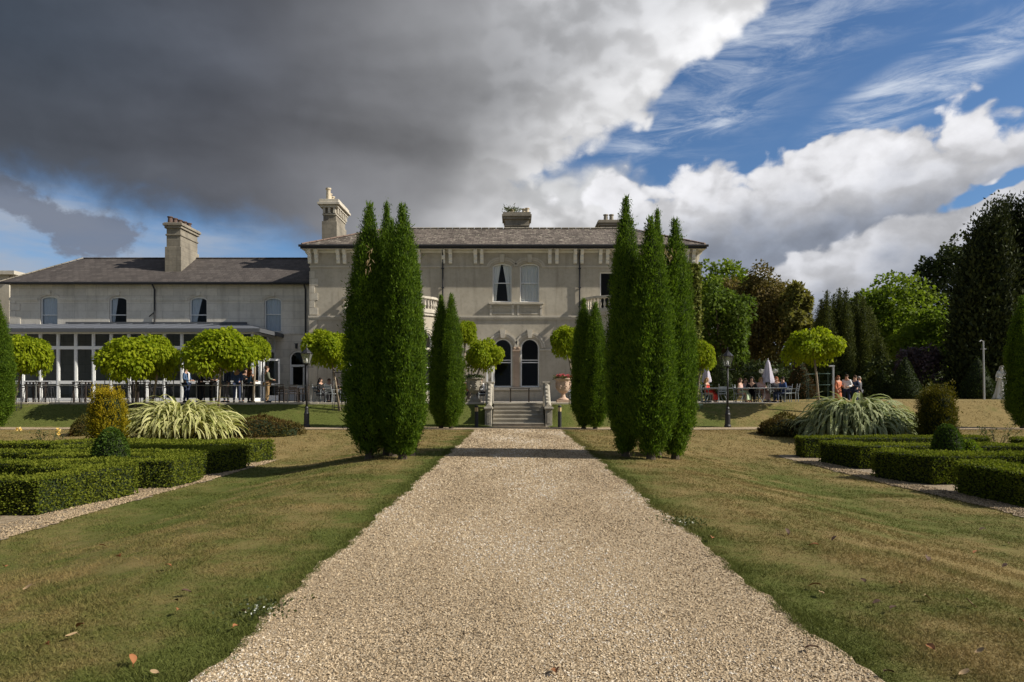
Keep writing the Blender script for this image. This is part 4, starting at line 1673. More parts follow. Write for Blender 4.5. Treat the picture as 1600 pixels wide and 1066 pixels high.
# ================================================================= the steps
steps = thing('stone_steps', 'flight of six worn stone steps rising from the path to the terrace', 'steps', (0.12, 30.8, 0.0))
sx0, sx1 = -1.06, 1.30
for k in range(6):
    y0 = 30.85 + k * 0.375
    mb = MB()
    z1 = TERR * (k + 1) / 6 + 0.012
    mb.box(sx0, sx1, y0, 33.10, z1 - TERR / 6 - 0.0 + 0.001, z1 - 0.045)
    mb.box(sx0 + 0.002, sx1 - 0.002, y0 - 0.035, 33.10, z1 - 0.044, z1)
    mb.build('step', M_STEP, steps, bevel=0.01)
for sgn, xa, xb, lab in ((-1, -1.42, -1.07, 'left'), (1, 1.31, 1.66, 'right')):
    bal = thing('step_balustrade', ('weathered stone newel and carved rail right of the steps, by the flower urn' if sgn > 0 else 'weathered stone newel and carved rail left of the steps, by the grey urn'), 'balustrade', ((xa + xb) / 2, 31.0, 0.0))
    xm = (xa + xb) / 2
    mb = MB()
    mb.box(xa + 0.02, xb - 0.02, 30.80, 31.22, 0.0, 0.80)
    mb.box(xa + 0.10, xb - 0.10, 30.785, 30.802, 0.16, 0.62)
    mb.build('newel', M_STEP, bal, bevel=0.012)
    mb = MB()
    mb.box(xa - 0.03, xb + 0.03, 30.74, 31.27, 0.802, 0.91)
    mb.build('newel_cap', M_STEP, bal, bevel=0.02)
    # raking carved rail rising to the back pier
    mb = MB()
    pts = [(0.93, 31.10), (0.98, 31.5), (1.25, 32.0), (1.62, 32.5), (1.86, 32.8), (1.95, 33.05)]
    rows = []
    for z, y in pts:
        rows.append([(xm - 0.13, y, z - 0.16 if z > 1 else z - 0.02), (xm - 0.14, y, z), (xm - 0.07, y, z + 0.07), (xm + 0.07, y, z + 0.07), (xm + 0.14, y, z), (xm + 0.13, y, z - 0.16 if z > 1 else z - 0.02)])
    mb.grid(rows, close_u=True)
    mb.face(rows[0])
    for k in range(7):
        y = 31.3 + k * 0.25
        z = np.interp(y, [p[1] for p in pts], [p[0] for p in pts])
        mb.ball((xm, y, z + 0.085), 0.075, 0.06, 0.04, 8, 5)
    mb.build('carved_rail', M_STEP, bal, smooth=False)
    mb = MB()
    mb.prism([(xm - 0.11, 31.2), (xm + 0.11, 31.2), (xm + 0.11, 33.0), (xm - 0.11, 33.0)], 0.0, 0.92)
    for k in range(4):
        y = 31.55 + k * 0.4
        zt = np.interp(y, [p[1] for p in pts], [p[0] for p in pts]) - 0.14
        mb.box(xm - 0.07, xm + 0.07, y - 0.08, y + 0.08, 0.93, max(zt, 0.95))
    mb.build('flank_wall', M_STEP, bal)
    mb = MB()
    mb.box(xm - 0.17, xm + 0.17, 33.02, 33.36, TERR - 0.2, 2.0)
    mb.box(xm - 0.21, xm + 0.21, 32.98, 33.40, 2.001, 2.09)
    mb.build('back_pier', M_STEP, bal, bevel=0.015)
# ================================================================= vegetation
def spire_leaves(rg, Ht, R, ncl, per, L, W, lumps=0.10, sharp=2.2, base_in=0.62, droop=0.0, ry=1.0, spread=0.07, tip=True, tuft=0.0):
    """narrow upright conifer: clusters of sprays over a tapering column"""
    def prof(q):
        up = 1 - np.maximum(0, (q - 0.22) / 0.78) ** sharp
        lowf = base_in + (1 - base_in) * sstep(q, 0.0, 0.16)
        return R * np.maximum(up, 0.02) * lowf
    q = rg.random(ncl * 3)
    keep = rg.random(ncl * 3) < prof(q) / R + 0.06
    q = q[keep][:ncl]
    n = len(q)
    th = rg.uniform(0, 2 * math.pi, n)
    ph = rg.uniform(0, 6.28, 4)
    out = np.stack([np.cos(th), np.sin(th) * ry, np.zeros(n)], -1)
    p3 = np.stack([np.cos(th) * 1.0, np.sin(th) * 1.0, q * Ht * 1.4], -1)
    lump = 1 + lumps * np.sin(3 * th + ph[0] + 1.5 * q) + lumps * 0.8 * np.sin(7 * th + ph[1] - 5 * q) + lumps * 1.0 * fbm(p3, int(ph[2] * 1000), 2.6, 3)
    r = prof(q) * lump
    tv = rg.normal(0, 1, n)
    r = r + tuft * tv
    c = out * r[:, None]
    c[:, 2] = q * Ht
    C = np.repeat(c, per, 0)
    O = np.repeat(out, per, 0)
    Q = np.repeat(q, per)
    m = len(C)
    depth = rg.random(m) ** 1.5 * 0.16 * R / 0.5
    pos = C + rg.normal(0, spread, (m, 3)) * [1, 1, 1.2] - O * depth[:, None]
    d = O * rg.uniform(0.25, 0.95, (m, 1)) + rg.normal(0, 0.42, (m, 3))
    d[:, 2] += rg.uniform(0.5, 1.25, m) * (1 - droop) - droop * 0.5
    nrm = O + rg.normal(0, 0.5, (m, 3))
    size = rg.uniform(0.65, 1.35, m) * (0.75 + 0.25 * (1 - Q))
    tint = np.clip(0.45 + 0.28 * rg.normal(size=m) + np.repeat(0.25 * rg.normal(size=n) if not tuft else 0.16 * rg.normal(size=n) + 0.10 * tv, per), 0, 1)
    v = leaf_arrays(pos, d, nrm, L * size, W * size)
    if tip:
        k = 120
        pz = Ht * (1 - rg.random(k) ** 1.6 * 0.10)
        pp = np.stack([rg.normal(0, 0.035, k), rg.normal(0, 0.035, k), pz], -1)
        dd = np.stack([rg.normal(0, 0.3, k), rg.normal(0, 0.3, k), np.ones(k)], -1)
        v = np.concatenate([v, leaf_arrays(pp, dd, rg.normal(size=(k, 3)), rg.uniform(0.08, 0.20, k), rg.uniform(0.02, 0.035, k))])
        tint = np.concatenate([tint, np.clip(rg.normal(0.6, 0.2, k), 0, 1)])
    return v, tint, prof


def core(mb, prof, Ht, f=0.84, n=12, z0=0.12, z1=0.93, ry=1.0):  # solid hull hidden within the leaves, added to stop light passing through
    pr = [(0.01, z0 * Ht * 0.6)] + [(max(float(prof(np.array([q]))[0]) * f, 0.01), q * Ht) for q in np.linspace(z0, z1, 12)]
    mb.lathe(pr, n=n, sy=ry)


# --- the tall fastigiate conifers by the path
def spire_mesh(seed, Ht, R, ncl, per=8, L=0.115, W=0.036, **kw):
    rg = np.random.default_rng(seed)
    v, ti, prof = spire_leaves(rg, Ht, R, ncl, per, L, W, **kw)
    mb = MB()
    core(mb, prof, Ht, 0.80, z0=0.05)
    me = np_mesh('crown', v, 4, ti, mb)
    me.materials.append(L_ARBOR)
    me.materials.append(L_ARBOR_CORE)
    return me


def trunk_mesh(r0, r1, h, seed=0, lean=(0, 0), n=8):
    rr = random.Random(seed)
    mb = MB()
    pts, rad = [], []
    for k in range(6):
        q = k / 5
        pts.append((lean[0] * q + rr.uniform(-1, 1) * r0 * 0.3 * q, lean[1] * q + rr.uniform(-1, 1) * r0 * 0.3 * q, h * q - 0.05))
        rad.append(r0 + (r1 - r0) * q + (r0 * 0.5 if k == 0 else 0))
    mb.tube(pts, rad, n)
    return mb


SP = [spire_mesh(k, 6.0, 0.56, 5000, per=16, L=0.092, W=0.026, spread=0.050, tuft=0.034, sharp=2.9, lumps=0.10, base_in=0.42) for k in (11, 12, 13)]
for me in SP: me.name = 'crown'
TRK = trunk_mesh(0.085, 0.05, 1.2, 3).build('trunk', M_BARK, None)


def spire(name, label, x, y, ht, width, var, group, rz=0.0, lean=0.0, z=None):
    z = float(gh(x, y)) if z is None else z
    o = thing(name, label, 'tree', (x, y, z), group, rz)
    c = link_mesh('crown', SP[var], None, o)
    c.scale = (width / 1.04, width / 1.04, ht / 6.0)
    c.location = (0, 0, 0.16)
    c.rotation_euler = (0, lean, 0)
    tk = TRK if TRK.parent is None else TRK.copy()
    if tk is not TRK: COL.objects.link(tk)
    tk.parent = o
    tk.scale = (1, 1, 1)
    return o


GP = 'tall narrow conifers beside the gravel path'
for lab, px, d, top, wpx, var, rz in (
        ('tall conifer, front left column of the clump left of the path', 577, 16.3, 327, 68, 0, 0.4),
        ('tall conifer nearest the path in the clump left of the path', 629, 16.0, 329, 68, 1, 2.0),
        ('conifer column behind, its tip between the two tall ones left of the path', 604, 17.2, 326, 44, 2, 1.0),
        ('shorter conifer tip tucked in the middle of the clump left of the path', 613, 16.7, 352, 40, 0, 3.0),
        ('slim conifer column on the right flank of the clump left of the path', 643, 16.9, 380, 38, 2, 4.2),
        ('tallest conifer, next to the path on its right side', 978, 16.6, 317, 55, 1, 3.3),
        ('middle conifer column of the clump right of the path', 1017, 16.1, 348, 66, 0, 5.0),
        ('conifer with the highest tip behind the middle of the clump right of the path', 1027, 17.6, 337, 40, 2, 0.2),
        ('rightmost conifer column with a dead twig in the clump right of the path', 1055, 17.0, 351, 59, 1, 1.2)):
    x = px2(px, d)
    spire('conifer', lab, x, d, pz2(top, d) - 0.10 - float(gh(x, d)), wpx / F * d * 0.90, var, GP, rz)
M_DEAD = leafy('dead_spray', (0.20, 0.13, 0.06), (0.42, 0.33, 0.19), 0.2)
for nm, (px, py, dd_) in (('left', (577, 405, 15.75)), ('right', (1046, 392, 16.45))):
    rg = np.random.default_rng(px)
    tgt = [o for o in COL.objects if o.get('category') == 'tree' and o.name.startswith('conifer') and abs(o.location.x - px2(px, o.location.y)) < 0.3][0]
    n = 26
    P = np.array([px2(px, dd_), dd_, pz2(py, dd_)]) + rg.normal(0, 1, (n, 3)) * [0.06, 0.05, 0.17]
    dv = rg.normal(0, 0.35, (n, 3)) + [0, -0.2, -0.9]
    v = leaf_arrays(P, dv, rg.normal(size=(n, 3)) + [0, -1, 0], rg.uniform(0.08, 0.20, n), rg.uniform(0.012, 0.022, n))
    pivot = tgt.matrix_basis.inverted()
    rz_ = tgt.rotation_euler.z
    v = v - np.array(tgt.location)
    c_, s_ = math.cos(-rz_), math.sin(-rz_)
    v = np.stack([v[:, 0] * c_ - v[:, 1] * s_, v[:, 0] * s_ + v[:, 1] * c_, v[:, 2]], -1)
    tag(link_mesh('dead_spray', np_mesh('dead_spray', v, 4, rg.random(n)), M_DEAD, tgt), kind='stuff')
GS = 'smaller conifers flanking the steps'
for lab, px, d, top, wpx, var, rz in (
        ('left stem of the small conifer pair left of the steps', 689, 29.4, 466, 34, 1, 0.5),
        ('right stem of the small conifer pair left of the steps, near the grey urn', 705, 29.2, 464, 36, 0, 1.9),
        ('left stem of the small conifer pair right of the steps, near the flower urn', 912, 29.4, 472, 36, 2, 2.9),
        ('right stem of the small conifer pair right of the steps', 930, 29.1, 477, 40, 1, 4.4),
        ('conifer cut by the left edge of the picture', -6, 29.0, 470, 44, 0, 1.0),
        ('dark conifer cut by the right edge of the picture near the statue', 1598, 29.5, 468, 42, 2, 2.2)):
    x = px2(px, d)
    spire('conifer', lab, x, d, pz2(top, d) - 0.1 - float(gh(x, d)), wpx / F * d * 0.90, var, GS if 'small' in lab else 'conifers at the picture edges', rz)


# --- clipped globe maples on the terrace
def globe_mesh(seed, n=10500, lobes=11, rx=1.35, rz=1.0, L=0.125, W=0.09, flat_=0.75):
    rg = np.random.default_rng(seed)
    # lobed shell: each lobe a cap of overlapping leaves
    cs = []
    for k in range(lobes):
        a = 2 * math.pi * k / lobes + rg.uniform(-0.4, 0.4)
        rr = rx * rg.uniform(0.42, 0.66)
        cs.append((rr * math.cos(a), rr * math.sin(a), rg.uniform(-0.30, 0.16) * rz, rx * rg.uniform(0.30, 0.44), rz * rg.uniform(0.26, 0.46)))
    for k in range(5):
        a = 2 * math.pi * k / 5 + rg.uniform(-0.5, 0.5)
        rr = rx * rg.uniform(0.12, 0.42)
        cs.append((rr * math.cos(a), rr * math.sin(a), rg.uniform(0.16, 0.40) * rz, rx * rg.uniform(0.30, 0.46), rz * rg.uniform(0.30, 0.46)))
    cs.append((0, 0, 0.0, rx * 0.60, rz * 0.55))
    P, Dd, N = [], [], []
    per = n // len(cs)
    for cx, cy, cz, r, h in cs:
        u = rg.normal(size=(per, 3))
        u = unit(u)
        u[:, 2] = np.where((u[:, 2] < -0.35) & (rg.random(per) < 0.6), -u[:, 2], u[:, 2])
        sh = rg.uniform(0.80, 1.06, (per, 1))
        p = np.array([cx, cy, cz]) + u * [r, r, h] * sh
        P.append(p)
        o = unit(u * [1, 1, 1.3])
        dd = o * 0.55 + rg.normal(0, 0.45, (per, 3))
        dd[:, 2] -= 0.45
        Dd.append(dd)
        N.append(o + rg.normal(0, 0.35, (per, 3)))
    P, Dd, N = map(np.concatenate, (P, Dd, N))
    m = len(P)
    ti = np.clip(0.5 + 0.22 * rg.normal(size=m) + 0.22 * fbm(P, seed, 2.5), 0, 1)
    s_ = rg.uniform(0.7, 1.25, m)
    v = leaf_arrays(P, Dd, N, L * s_, W * s_, 0.15)
    mb = MB()
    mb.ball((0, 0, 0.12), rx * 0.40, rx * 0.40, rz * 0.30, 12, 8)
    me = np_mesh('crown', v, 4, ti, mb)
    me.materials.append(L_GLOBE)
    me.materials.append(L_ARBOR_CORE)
    return me


GM = [globe_mesh(21), globe_mesh(22), globe_mesh(27, lobes=12)]


def crown_blobs(rg, rx, ry, rz, nb, rmin=0.24, rmax=0.40, low=-0.75):
    out = []
    for _ in range(nb):
        u = unit(rg.normal(size=3))
        while u[2] < low: u = unit(rg.normal(size=3))
        k = rg.uniform(0.45, 0.80)
        r = rg.uniform(rmin, rmax)
        out.append((u * [rx, ry, rz] * k, np.array([rx, ry, rz]) * r * rg.uniform(0.8, 1.2, 3)))
    return out


def tree_crown(seed, rx, ry, rz, nb, n, L, W, droop=0.3, rmin=0.24, rmax=0.40, low=-0.75, blobs=None, inner=0.55):
    rg = np.random.default_rng(seed)
    bl = blobs or crown_blobs(rg, rx, ry, rz, nb, rmin, rmax, low)
    vol = np.array([b[1].prod() ** (2 / 3) for b in bl])
    cnt = np.maximum(20, (n * vol / vol.sum())).astype(int)
    P, O, TT = [], [], []
    for (c, r), k in zip(bl, cnt):
        u = unit(rg.normal(size=(k, 3)))
        u[:, 2] = np.where((u[:, 2] < -0.5) & (rg.random(k) < 0.6), -u[:, 2], u[:, 2])
        sh = rg.uniform(0.62, 1.0, (k, 1)) ** 0.5 * (1 + 0.16 * fbm(u * 3 + c, seed, 1.7, 2))[:, None] * 1.02
        P.append(c + u * r * sh)
        O.append(u)
        TT.append(np.full(k, rg.normal(0, 0.13)))
    P, O, TT = map(np.concatenate, (P, O, TT))
    m = len(P)
    d = O * 0.6 + rg.normal(0, 0.55, (m, 3))
    d[:, 2] -= droop
    s_ = rg.uniform(0.6, 1.35, m)
    ti = np.clip(0.45 + TT + 0.24 * rg.normal(size=m), 0, 1)
    return leaf_arrays(P, d, O + rg.normal(0, 0.5, (m, 3)), L * s_, W * s_), ti, bl


def limbs(mb, base_r, h0, bl, seed, k=9):
    rr = random.Random(seed)
    ch = rr.sample(list(range(len(bl))), min(k, len(bl)))
    for i in ch:
        c = bl[i][0]
        s_ = Vector((0, 0, h0))
        e = Vector(c)
        mid = s_.lerp(e, 0.5) + Vector((0, 0, -0.12 * (e - s_).length))
        mb.tube([s_, mid, e], [base_r, base_r * 0.55, base_r * 0.15], 6)


def broad_tree(name, label, x, y, zc, rx, ry, rz, nb, n, L, W, m, seed, trunk_r=0.35, droop=0.3, bark=None, group=None, low=-0.75, rmin=0.24, rmax=0.40, zbase=None):
    zb = float(gh(x, y)) if zbase is None else zbase
    root = thing(name, label, 'tree', (x, y, zb), group)
    v, ti, bl = tree_crown(seed, rx, ry, rz, nb, n, L, W, droop, rmin, rmax, low)
    v = v + np.array([0, 0, zc - zb], np.float32)
    me = np_mesh('crown', v, 4, ti)
    link_mesh('crown', me, m, root)
    mb = trunk_mesh(trunk_r, trunk_r * 0.55, max(zc - zb - rz * 0.35, 0.5), seed)
    mb2 = MB()
    limbs(mb2, trunk_r * 0.5, -rz * 0.45, bl, seed)
    off = len(mb.v)
    mb.v += [(a, b, c + zc - zb) for a, b, c in mb2.v]
    mb.f += [[i + off for i in f] for f in mb2.f]
    mb.m += mb2.m
    mb.v = [(a + x, b + y, c + zb) for a, b, c in mb.v]
    mb.build('trunk', bark or M_BARK, root, smooth=True)
    return root


# background trees to the right of the house
GT = 'trees beyond the terrace'
broad_tree('green_tree', 'bright green tree top rising behind the copper coloured tree, next to the house corner', px2(1128, 74), 74, pz2(470, 74), 4.6, 3.5, 4.6, 30, 7000, 0.40, 0.28, L_LIME, 101, group=GT)
broad_tree('maple_tree', 'dense mid green maple beside the ivy covered house corner', px2(1126, 52), 52, pz2(518, 52), 2.7, 2.7, 3.9, 40, 10000, 0.26, 0.20, L_MAPLE, 102, group=GT, rmin=0.18, rmax=0.34)
broad_tree('copper_tree', 'large copper brown tree behind the closed parasols', px2(1178, 66), 66, pz2(512, 66), 4.1, 4.2, 6.3, 70, 26000, 0.30, 0.17, L_COPPER, 103, droop=0.7, group=GT, rmin=0.20, rmax=0.34)
broad_tree('ash_tree', 'thin pale yellowing tree between the copper tree and the dark yew', px2(1243, 62), 62, pz2(492, 62), 1.7, 2.0, 3.5, 26, 3600, 0.36, 0.24, L_PALE, 104, group=GT, rmin=0.16, rmax=0.27)
broad_tree('lime_tree', 'bright green spreading tree behind the fluted dark yew', px2(1398, 62), 62, pz2(512, 62), 4.8, 4.0, 4.6, 46, 13000, 0.32, 0.24, L_LIME, 105, group=GT)
broad_tree('lime_tree', 'bright green lower tree right of the purple shrub', px2(1462, 56), 56, pz2(553, 56), 3.1, 2.6, 3.9, 34, 9000, 0.28, 0.21, L_LIME, 106, group=GT)
broad_tree('oak_tree', 'tall dark broadleaf tree left of the near black yew', px2(1490, 64), 64, pz2(480, 64), 4.2, 4.0, 7.2, 44, 9000, 0.33, 0.24, L_DARK, 107, group=GT, rmin=0.17, rmax=0.30)
broad_tree('purple_shrub', 'dark purple leaved shrub behind the topiary cones', px2(1441, 46), 46, pz2(574, 46), 1.75, 1.5, 1.85, 22, 3600, 0.20, 0.14, L_PURPLE, 108, trunk_r=0.10, group=None)


def multi_spire(name, label, x, y, zb, stems, m, seed, L, W, per=6, dens=260, droop=0.0, group=None, lumps=0.14):
    root = thing(name, label, 'tree', (x, y, zb), group)
    rg = np.random.default_rng(seed)
    V, TI = [], []
    mb = MB()
    for dx_, dy_, h, r in stems:
        ncl = int(dens * h * r)
        v, ti, prof = spire_leaves(rg, h, r, ncl, per, L, W, lumps=lumps, droop=droop, spread=0.22 * r, base_in=0.9, sharp=2.6)
        V.append(v + np.array([dx_, dy_, 0], np.float32))
        TI.append(np.clip(ti + rg.normal(0, 0.08), 0, 1))
        c = MB()
        core(c, prof, h, 0.78, 9, 0.0, 0.9)
        o = len(mb.v)
        mb.v += [(a + dx_, b + dy_, e) for a, b, e in c.v]
        mb.f += [[i + o for i in f] for f in c.f]
        mb.m += c.m
    me = np_mesh('crown', np.concatenate(V), 4, np.concatenate(TI), mb)
    me.materials.append(m)
    me.materials.append(L_ARBOR_CORE)
    link_mesh('crown', me, None, root)
    tb = trunk_mesh(0.35, 0.2, 2.5, seed)
    tb.v = [(a + x, b + y, c + zb) for a, b, c in tb.v]
    tb.build('trunk', M_BARK, root, smooth=True)
    return root


rr = random.Random(9)
stems = []
for px, top in ((1276, 500), (1284, 470), (1292, 456), (1303, 462), (1312, 452), (1322, 456), (1331, 470), (1339, 458), (1349, 466), (1358, 482), (1366, 500), (1375, 530), (1268, 545), (1298, 480), (1328, 488), (1345, 500)):
    d = 50 + rr.uniform(-1.4, 1.2)
    stems.append((px2(px, d) - px2(1322, 50), d - 50, pz2(top, d) - 1.18, rr.uniform(0.42, 0.60)))
multi_spire('irish_yew', 'dark fluted multi stemmed yew with many upright columns', px2(1322, 50), 50, 1.18, stems, L_IRISH, 61, 0.15, 0.06, per=8, dens=520, lumps=0.10)
stems = []
for px, top in ((1522, 366), (1530, 340), (1540, 330), (1552, 322), (1562, 314), (1575, 309), (1588, 316), (1602, 302), (1618, 306), (1634, 314), (1655, 330), (1525, 400), (1545, 380), (1565, 390), (1590, 372), (1610, 360), (1640, 370), (1680, 350), (1705, 380)):
    d = 44 + rr.uniform(-1.8, 1.8)
    stems.append((px2(px, d) - px2(1590, 44), d - 44, pz2(top, d) - 1.18, rr.uniform(0.85, 1.25)))
multi_spire('giant_yew', 'huge near black yew towering over the white statue', px2(1590, 44), 44, 1.18, stems, L_GIANT, 62, 0.30, 0.15, per=6, dens=130)


def cone_topiary(name, label, x, y, h, r, m, seed, n=2600, group=None, dome=False, L=0.11, W=0.07):
    zb = float(gh(x, y))
    root = thing(name, label, 'shrub', (x, y, zb), group)
    rg = np.random.default_rng(seed)
    q = 1 - np.sqrt(rg.random(n)) if not dome else rg.random(n)
    th = rg.uniform(0, 6.283, n)
    if dome:
        pr = lambda q_: r * (0.86 + 0.14 * sstep(q_, 0, 0.3)) * np.sqrt(np.maximum(0.0, 1 - np.maximum(0, (q_ - 0.25) / 0.75) ** 2))
    else:
        pr = lambda q_: r * (1 - q_ ** 1.25) ** 0.9 * (0.9 + 0.1 * sstep(q_, 0, 0.1))
    o = np.stack([np.cos(th), np.sin(th), np.full(n, 0.4 if not dome else 0.0)], -1)
    if dome: o[:, 2] = q * 1.2
    o = unit(o)
    rad = pr(q) * rg.uniform(0.92, 1.03, n)
    P = np.stack([np.cos(th) * rad, np.sin(th) * rad, q * h], -1)
    P *= (1 + 0.05 * fbm(P, seed, 3.0, 2))[:, None]
    d = o + rg.normal(0, 0.6, (n, 3))
    v = leaf_arrays(P, d, o + rg.normal(0, 0.5, (n, 3)), L * rg.uniform(0.6, 1.2, n), W * rg.uniform(0.6, 1.2, n))
    mb = MB()
    mb.lathe([(float(pr(np.array([k]))[0]) * 0.92 + 1e-3, k * h) for k in np.linspace(0, 0.97, 9)], n=14)
    me = np_mesh('foliage', v, 4, np.clip(rg.normal(0.45, 0.22, n), 0, 1), mb)
    me.materials.append(m)
    me.materials.append(L_ARBOR_CORE)
    link_mesh('foliage', me, None, root)
    tb = MB().tube([(x, y, zb - 0.05), (x, y, zb + h * 0.5)], [0.05, 0.03], 6)
    tb.build('stem', M_BARK, root)
    return root


GC = 'clipped conical yews beyond the terrace'
for lab, px, d, top, wpx, m in (
        ('dark clipped cone behind the first closed parasol', 1128, 43, 556, 44, L_CONE),
        ('reddish brown clipped cone behind the dining party', 1251, 41, 560, 48, L_BROWNCONE),
        ('small green clipped cone right of the seated wedding guests', 1379, 42, 577, 30, L_CONE),
        ('broad dark clipped cone in front of the purple shrub', 1415, 41, 560, 50, L_CONE),
        ('dark clipped cone beside the white statue and the tall pole', 1528, 41, 558, 54, L_CONE)):
    x = px2(px, d)
    cone_topiary('topiary_cone', lab, x, d, pz2(top, d) - float(gh(x, d)), wpx / F * d / 2, m, int(px), group=GC, n=2200, L=0.13, W=0.08)

# far woodland closing the view
rg = np.random.default_rng(77)
bl = []
for k in range(120):
    x = rg.uniform(8, 110)
    y = 84 + rg.uniform(0, 12) - max(0, x - 40) * 0.35
    bl.append((np.array([x, y, rg.uniform(1.5, 7.0)]), np.array([4.2, 3.0, rg.uniform(2.4, 4.2)])))
for k in range(34):
    x = rg.uniform(-110, -38)
    bl.append((np.array([x, 70 + rg.uniform(0, 10), rg.uniform(1.5, 4.5)]), np.array([4.2, 3.0, rg.uniform(2.4, 3.6)])))
v, ti, _ = tree_crown(78, 1, 1, 1, 0, 34000, 0.75, 0.55, blobs=bl)
tag(link_mesh('distant_woodland', np_mesh('distant_woodland', v, 4, ti), L_WOOD), kind='stuff')
# darker shrubbery at the foot of the trees beyond the lawn
rg = np.random.default_rng(79)
bl = []
for k in range(60):
    px = rg.uniform(1100, 1680)
    d = rg.uniform(50, 60) if px < 1280 else rg.uniform(47, 56)
    bl.append((np.array([px2(px, d), d, 1.2 + rg.uniform(0.4, 1.6)]), np.array([1.3, 1.1, rg.uniform(0.9, 1.7)])))
v, ti, _ = tree_crown(80, 1, 1, 1, 0, 15000, 0.30, 0.20, blobs=bl)
tag(link_mesh('shrubbery', np_mesh('shrubbery', v, 4, ti), L_DARK), kind='stuff')

# ivy over the right corner of the house
ivy = thing('ivy', 'ivy covering the right hand corner of the house below the eaves', 'ivy', (H(1087), HD - 0.1, TERR))
rg = np.random.default_rng(31)
n = 6500
z = rg.uniform(TERR, HZ(412), n)
edge = H(1074) + 0.16 * np.sin(z * 2.1) + 0.10 * np.sin(z * 5.3)
x = edge + rg.random(n) * (XR + 0.12 - edge)
y = HD - 0.06 - np.abs(rg.normal(0, 0.11, n)) - 0.08 * (fbm(np.stack([x * 2, z * 0, z * 2], -1), 3, 1.2) + 0.5)
w2 = n // 3
P = np.stack([x, y, z], -1)
P[:w2, 0] = XR + 0.04 + np.abs(rg.normal(0, 0.12, w2))
P[:w2, 1] = HD + rg.uniform(-0.1, 1.6, w2)
O = np.tile([0.0, -1.0, 0.15], (n, 1))
O[:w2] = [1, 0, 0.15]
d = rg.normal(0, 0.5, (n, 3)) + [0, -0.2, -0.6]
v = leaf_arrays(P, d, O + rg.normal(0, 0.45, (n, 3)), rg.uniform(0.13, 0.24, n), rg.uniform(0.11, 0.20, n))
link_mesh('foliage', np_mesh('foliage', v - np.array(ivy.location), 4, np.clip(rg.normal(0.5, 0.25, n), 0, 1)), L_IVY, ivy)


# --- box hedges of the two parterres
def hedge(label, pts, wd, h, seed, group, zoff=0.0, dens=1250, m=None, L=0.048, W=0.034):
    """clipped box ribbon along plan points"""
    P2 = [np.array(p, float) for p in pts]
    c = sum(P2) / len(P2)
    zb = float(gh(c[0], c[1])) + zoff
    root = thing('box_hedge', label, 'hedge', (c[0], c[1], zb), group)
    rg = np.random.default_rng(seed)
    # offset polygon
    n = len(P2)
    lft, rgt = [], []
    for i in range(n):
        a = P2[max(i - 1, 0)]
        b = P2[min(i + 1, n - 1)]
        t0 = unit(P2[i] - a) if i > 0 else unit(b - P2[i])
        t1 = unit(b - P2[i]) if i < n - 1 else t0
        tt = unit(t0 + t1)
        nn = np.array([-tt[1], tt[0]])
        k = 1 / max(0.5, float(np.dot(tt, t1)))
        lft.append(P2[i] + nn * wd / 2 * k)
        rgt.append(P2[i] - nn * wd / 2 * k)
    poly = rgt + lft[::-1]
    Ps, Os = [], []

    def quad(a, b, c_, d_, nrm):
        area = 0.5 * np.linalg.norm(np.cross(c_ - a, d_ - b))
        k = int(area * dens)
        u, w = rg.random(k)[:, None], rg.random(k)[:, None]
        Ps.append((a * (1 - u) + b * u) * (1 - w) + (d_ * (1 - u) + c_ * u) * w)
        Os.append(np.tile(nrm, (k, 1)))
    for i in range(n - 1):
        quad(*[np.array([*p, h]) for p in (rgt[i], rgt[i + 1], lft[i + 1], lft[i])], np.array([0, 0, 1.0]))
    m_ = len(poly)
    for i in range(m_):
        a, b = poly[i], poly[(i + 1) % m_]
        e = unit(b - a)
        nrm = np.array([e[1], -e[0], 0])
        quad(np.array([*a, 0.03]), np.array([*b, 0.03]), np.array([*b, h]), np.array([*a, h]), nrm)
    P, O = np.concatenate(Ps), np.concatenate(Os)
    k = len(P)
    und = 0.028 * fbm(P, seed, 2.2, 3) + 0.012 * fbm(P, seed + 1, 9.0, 2)
    P = P + O * (und + rg.uniform(-0.035, 0.014, k))[:, None]
    d = O * rg.uniform(0.1, 0.9, (k, 1)) + rg.normal(0, 0.6, (k, 3))
    d[:, 2] += 0.25
    s_ = rg.uniform(0.6, 1.4, k)
    v = leaf_arrays(P, d, O + rg.normal(0, 0.55, (k, 3)), L * s_, W * s_)
    ti = np.clip(0.42 + 0.24 * rg.normal(size=k) + 0.20 * fbm(P, seed + 2, 1.4, 2) + 0.18 * (O[:, 2] > 0.5), 0, 1)  # leaves on the top face tinted lighter: lit top put into the colour
    mb = MB()
    cen = np.mean(poly, 0)
    q = 0.045
    inner = []
    for i in range(n):
        mid = (lft[i] + rgt[i]) / 2
        end = 0
        if i == 0: end = unit(P2[1] - P2[0]) * q
        if i == n - 1: end = unit(P2[-2] - P2[-1]) * q
        f = 1 - 2 * q / wd
        inner.append(((mid + (rgt[i] - mid) * f + end), (mid + (lft[i] - mid) * f + end)))
    for i in range(n - 1):
        (r0, l0), (r1, l1) = inner[i], inner[i + 1]
        mb.prism([tuple(r0), tuple(r1), tuple(l1), tuple(l0)], -0.15, h - q)
    mb.v = [(a - c[0], b - c[1], e) for a, b, e in mb.v]
    v = v - np.array([c[0], c[1], 0], np.float32)
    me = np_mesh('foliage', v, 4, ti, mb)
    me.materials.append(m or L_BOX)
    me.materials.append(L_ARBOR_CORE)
    link_mesh('foliage', me, None, root)
    return root


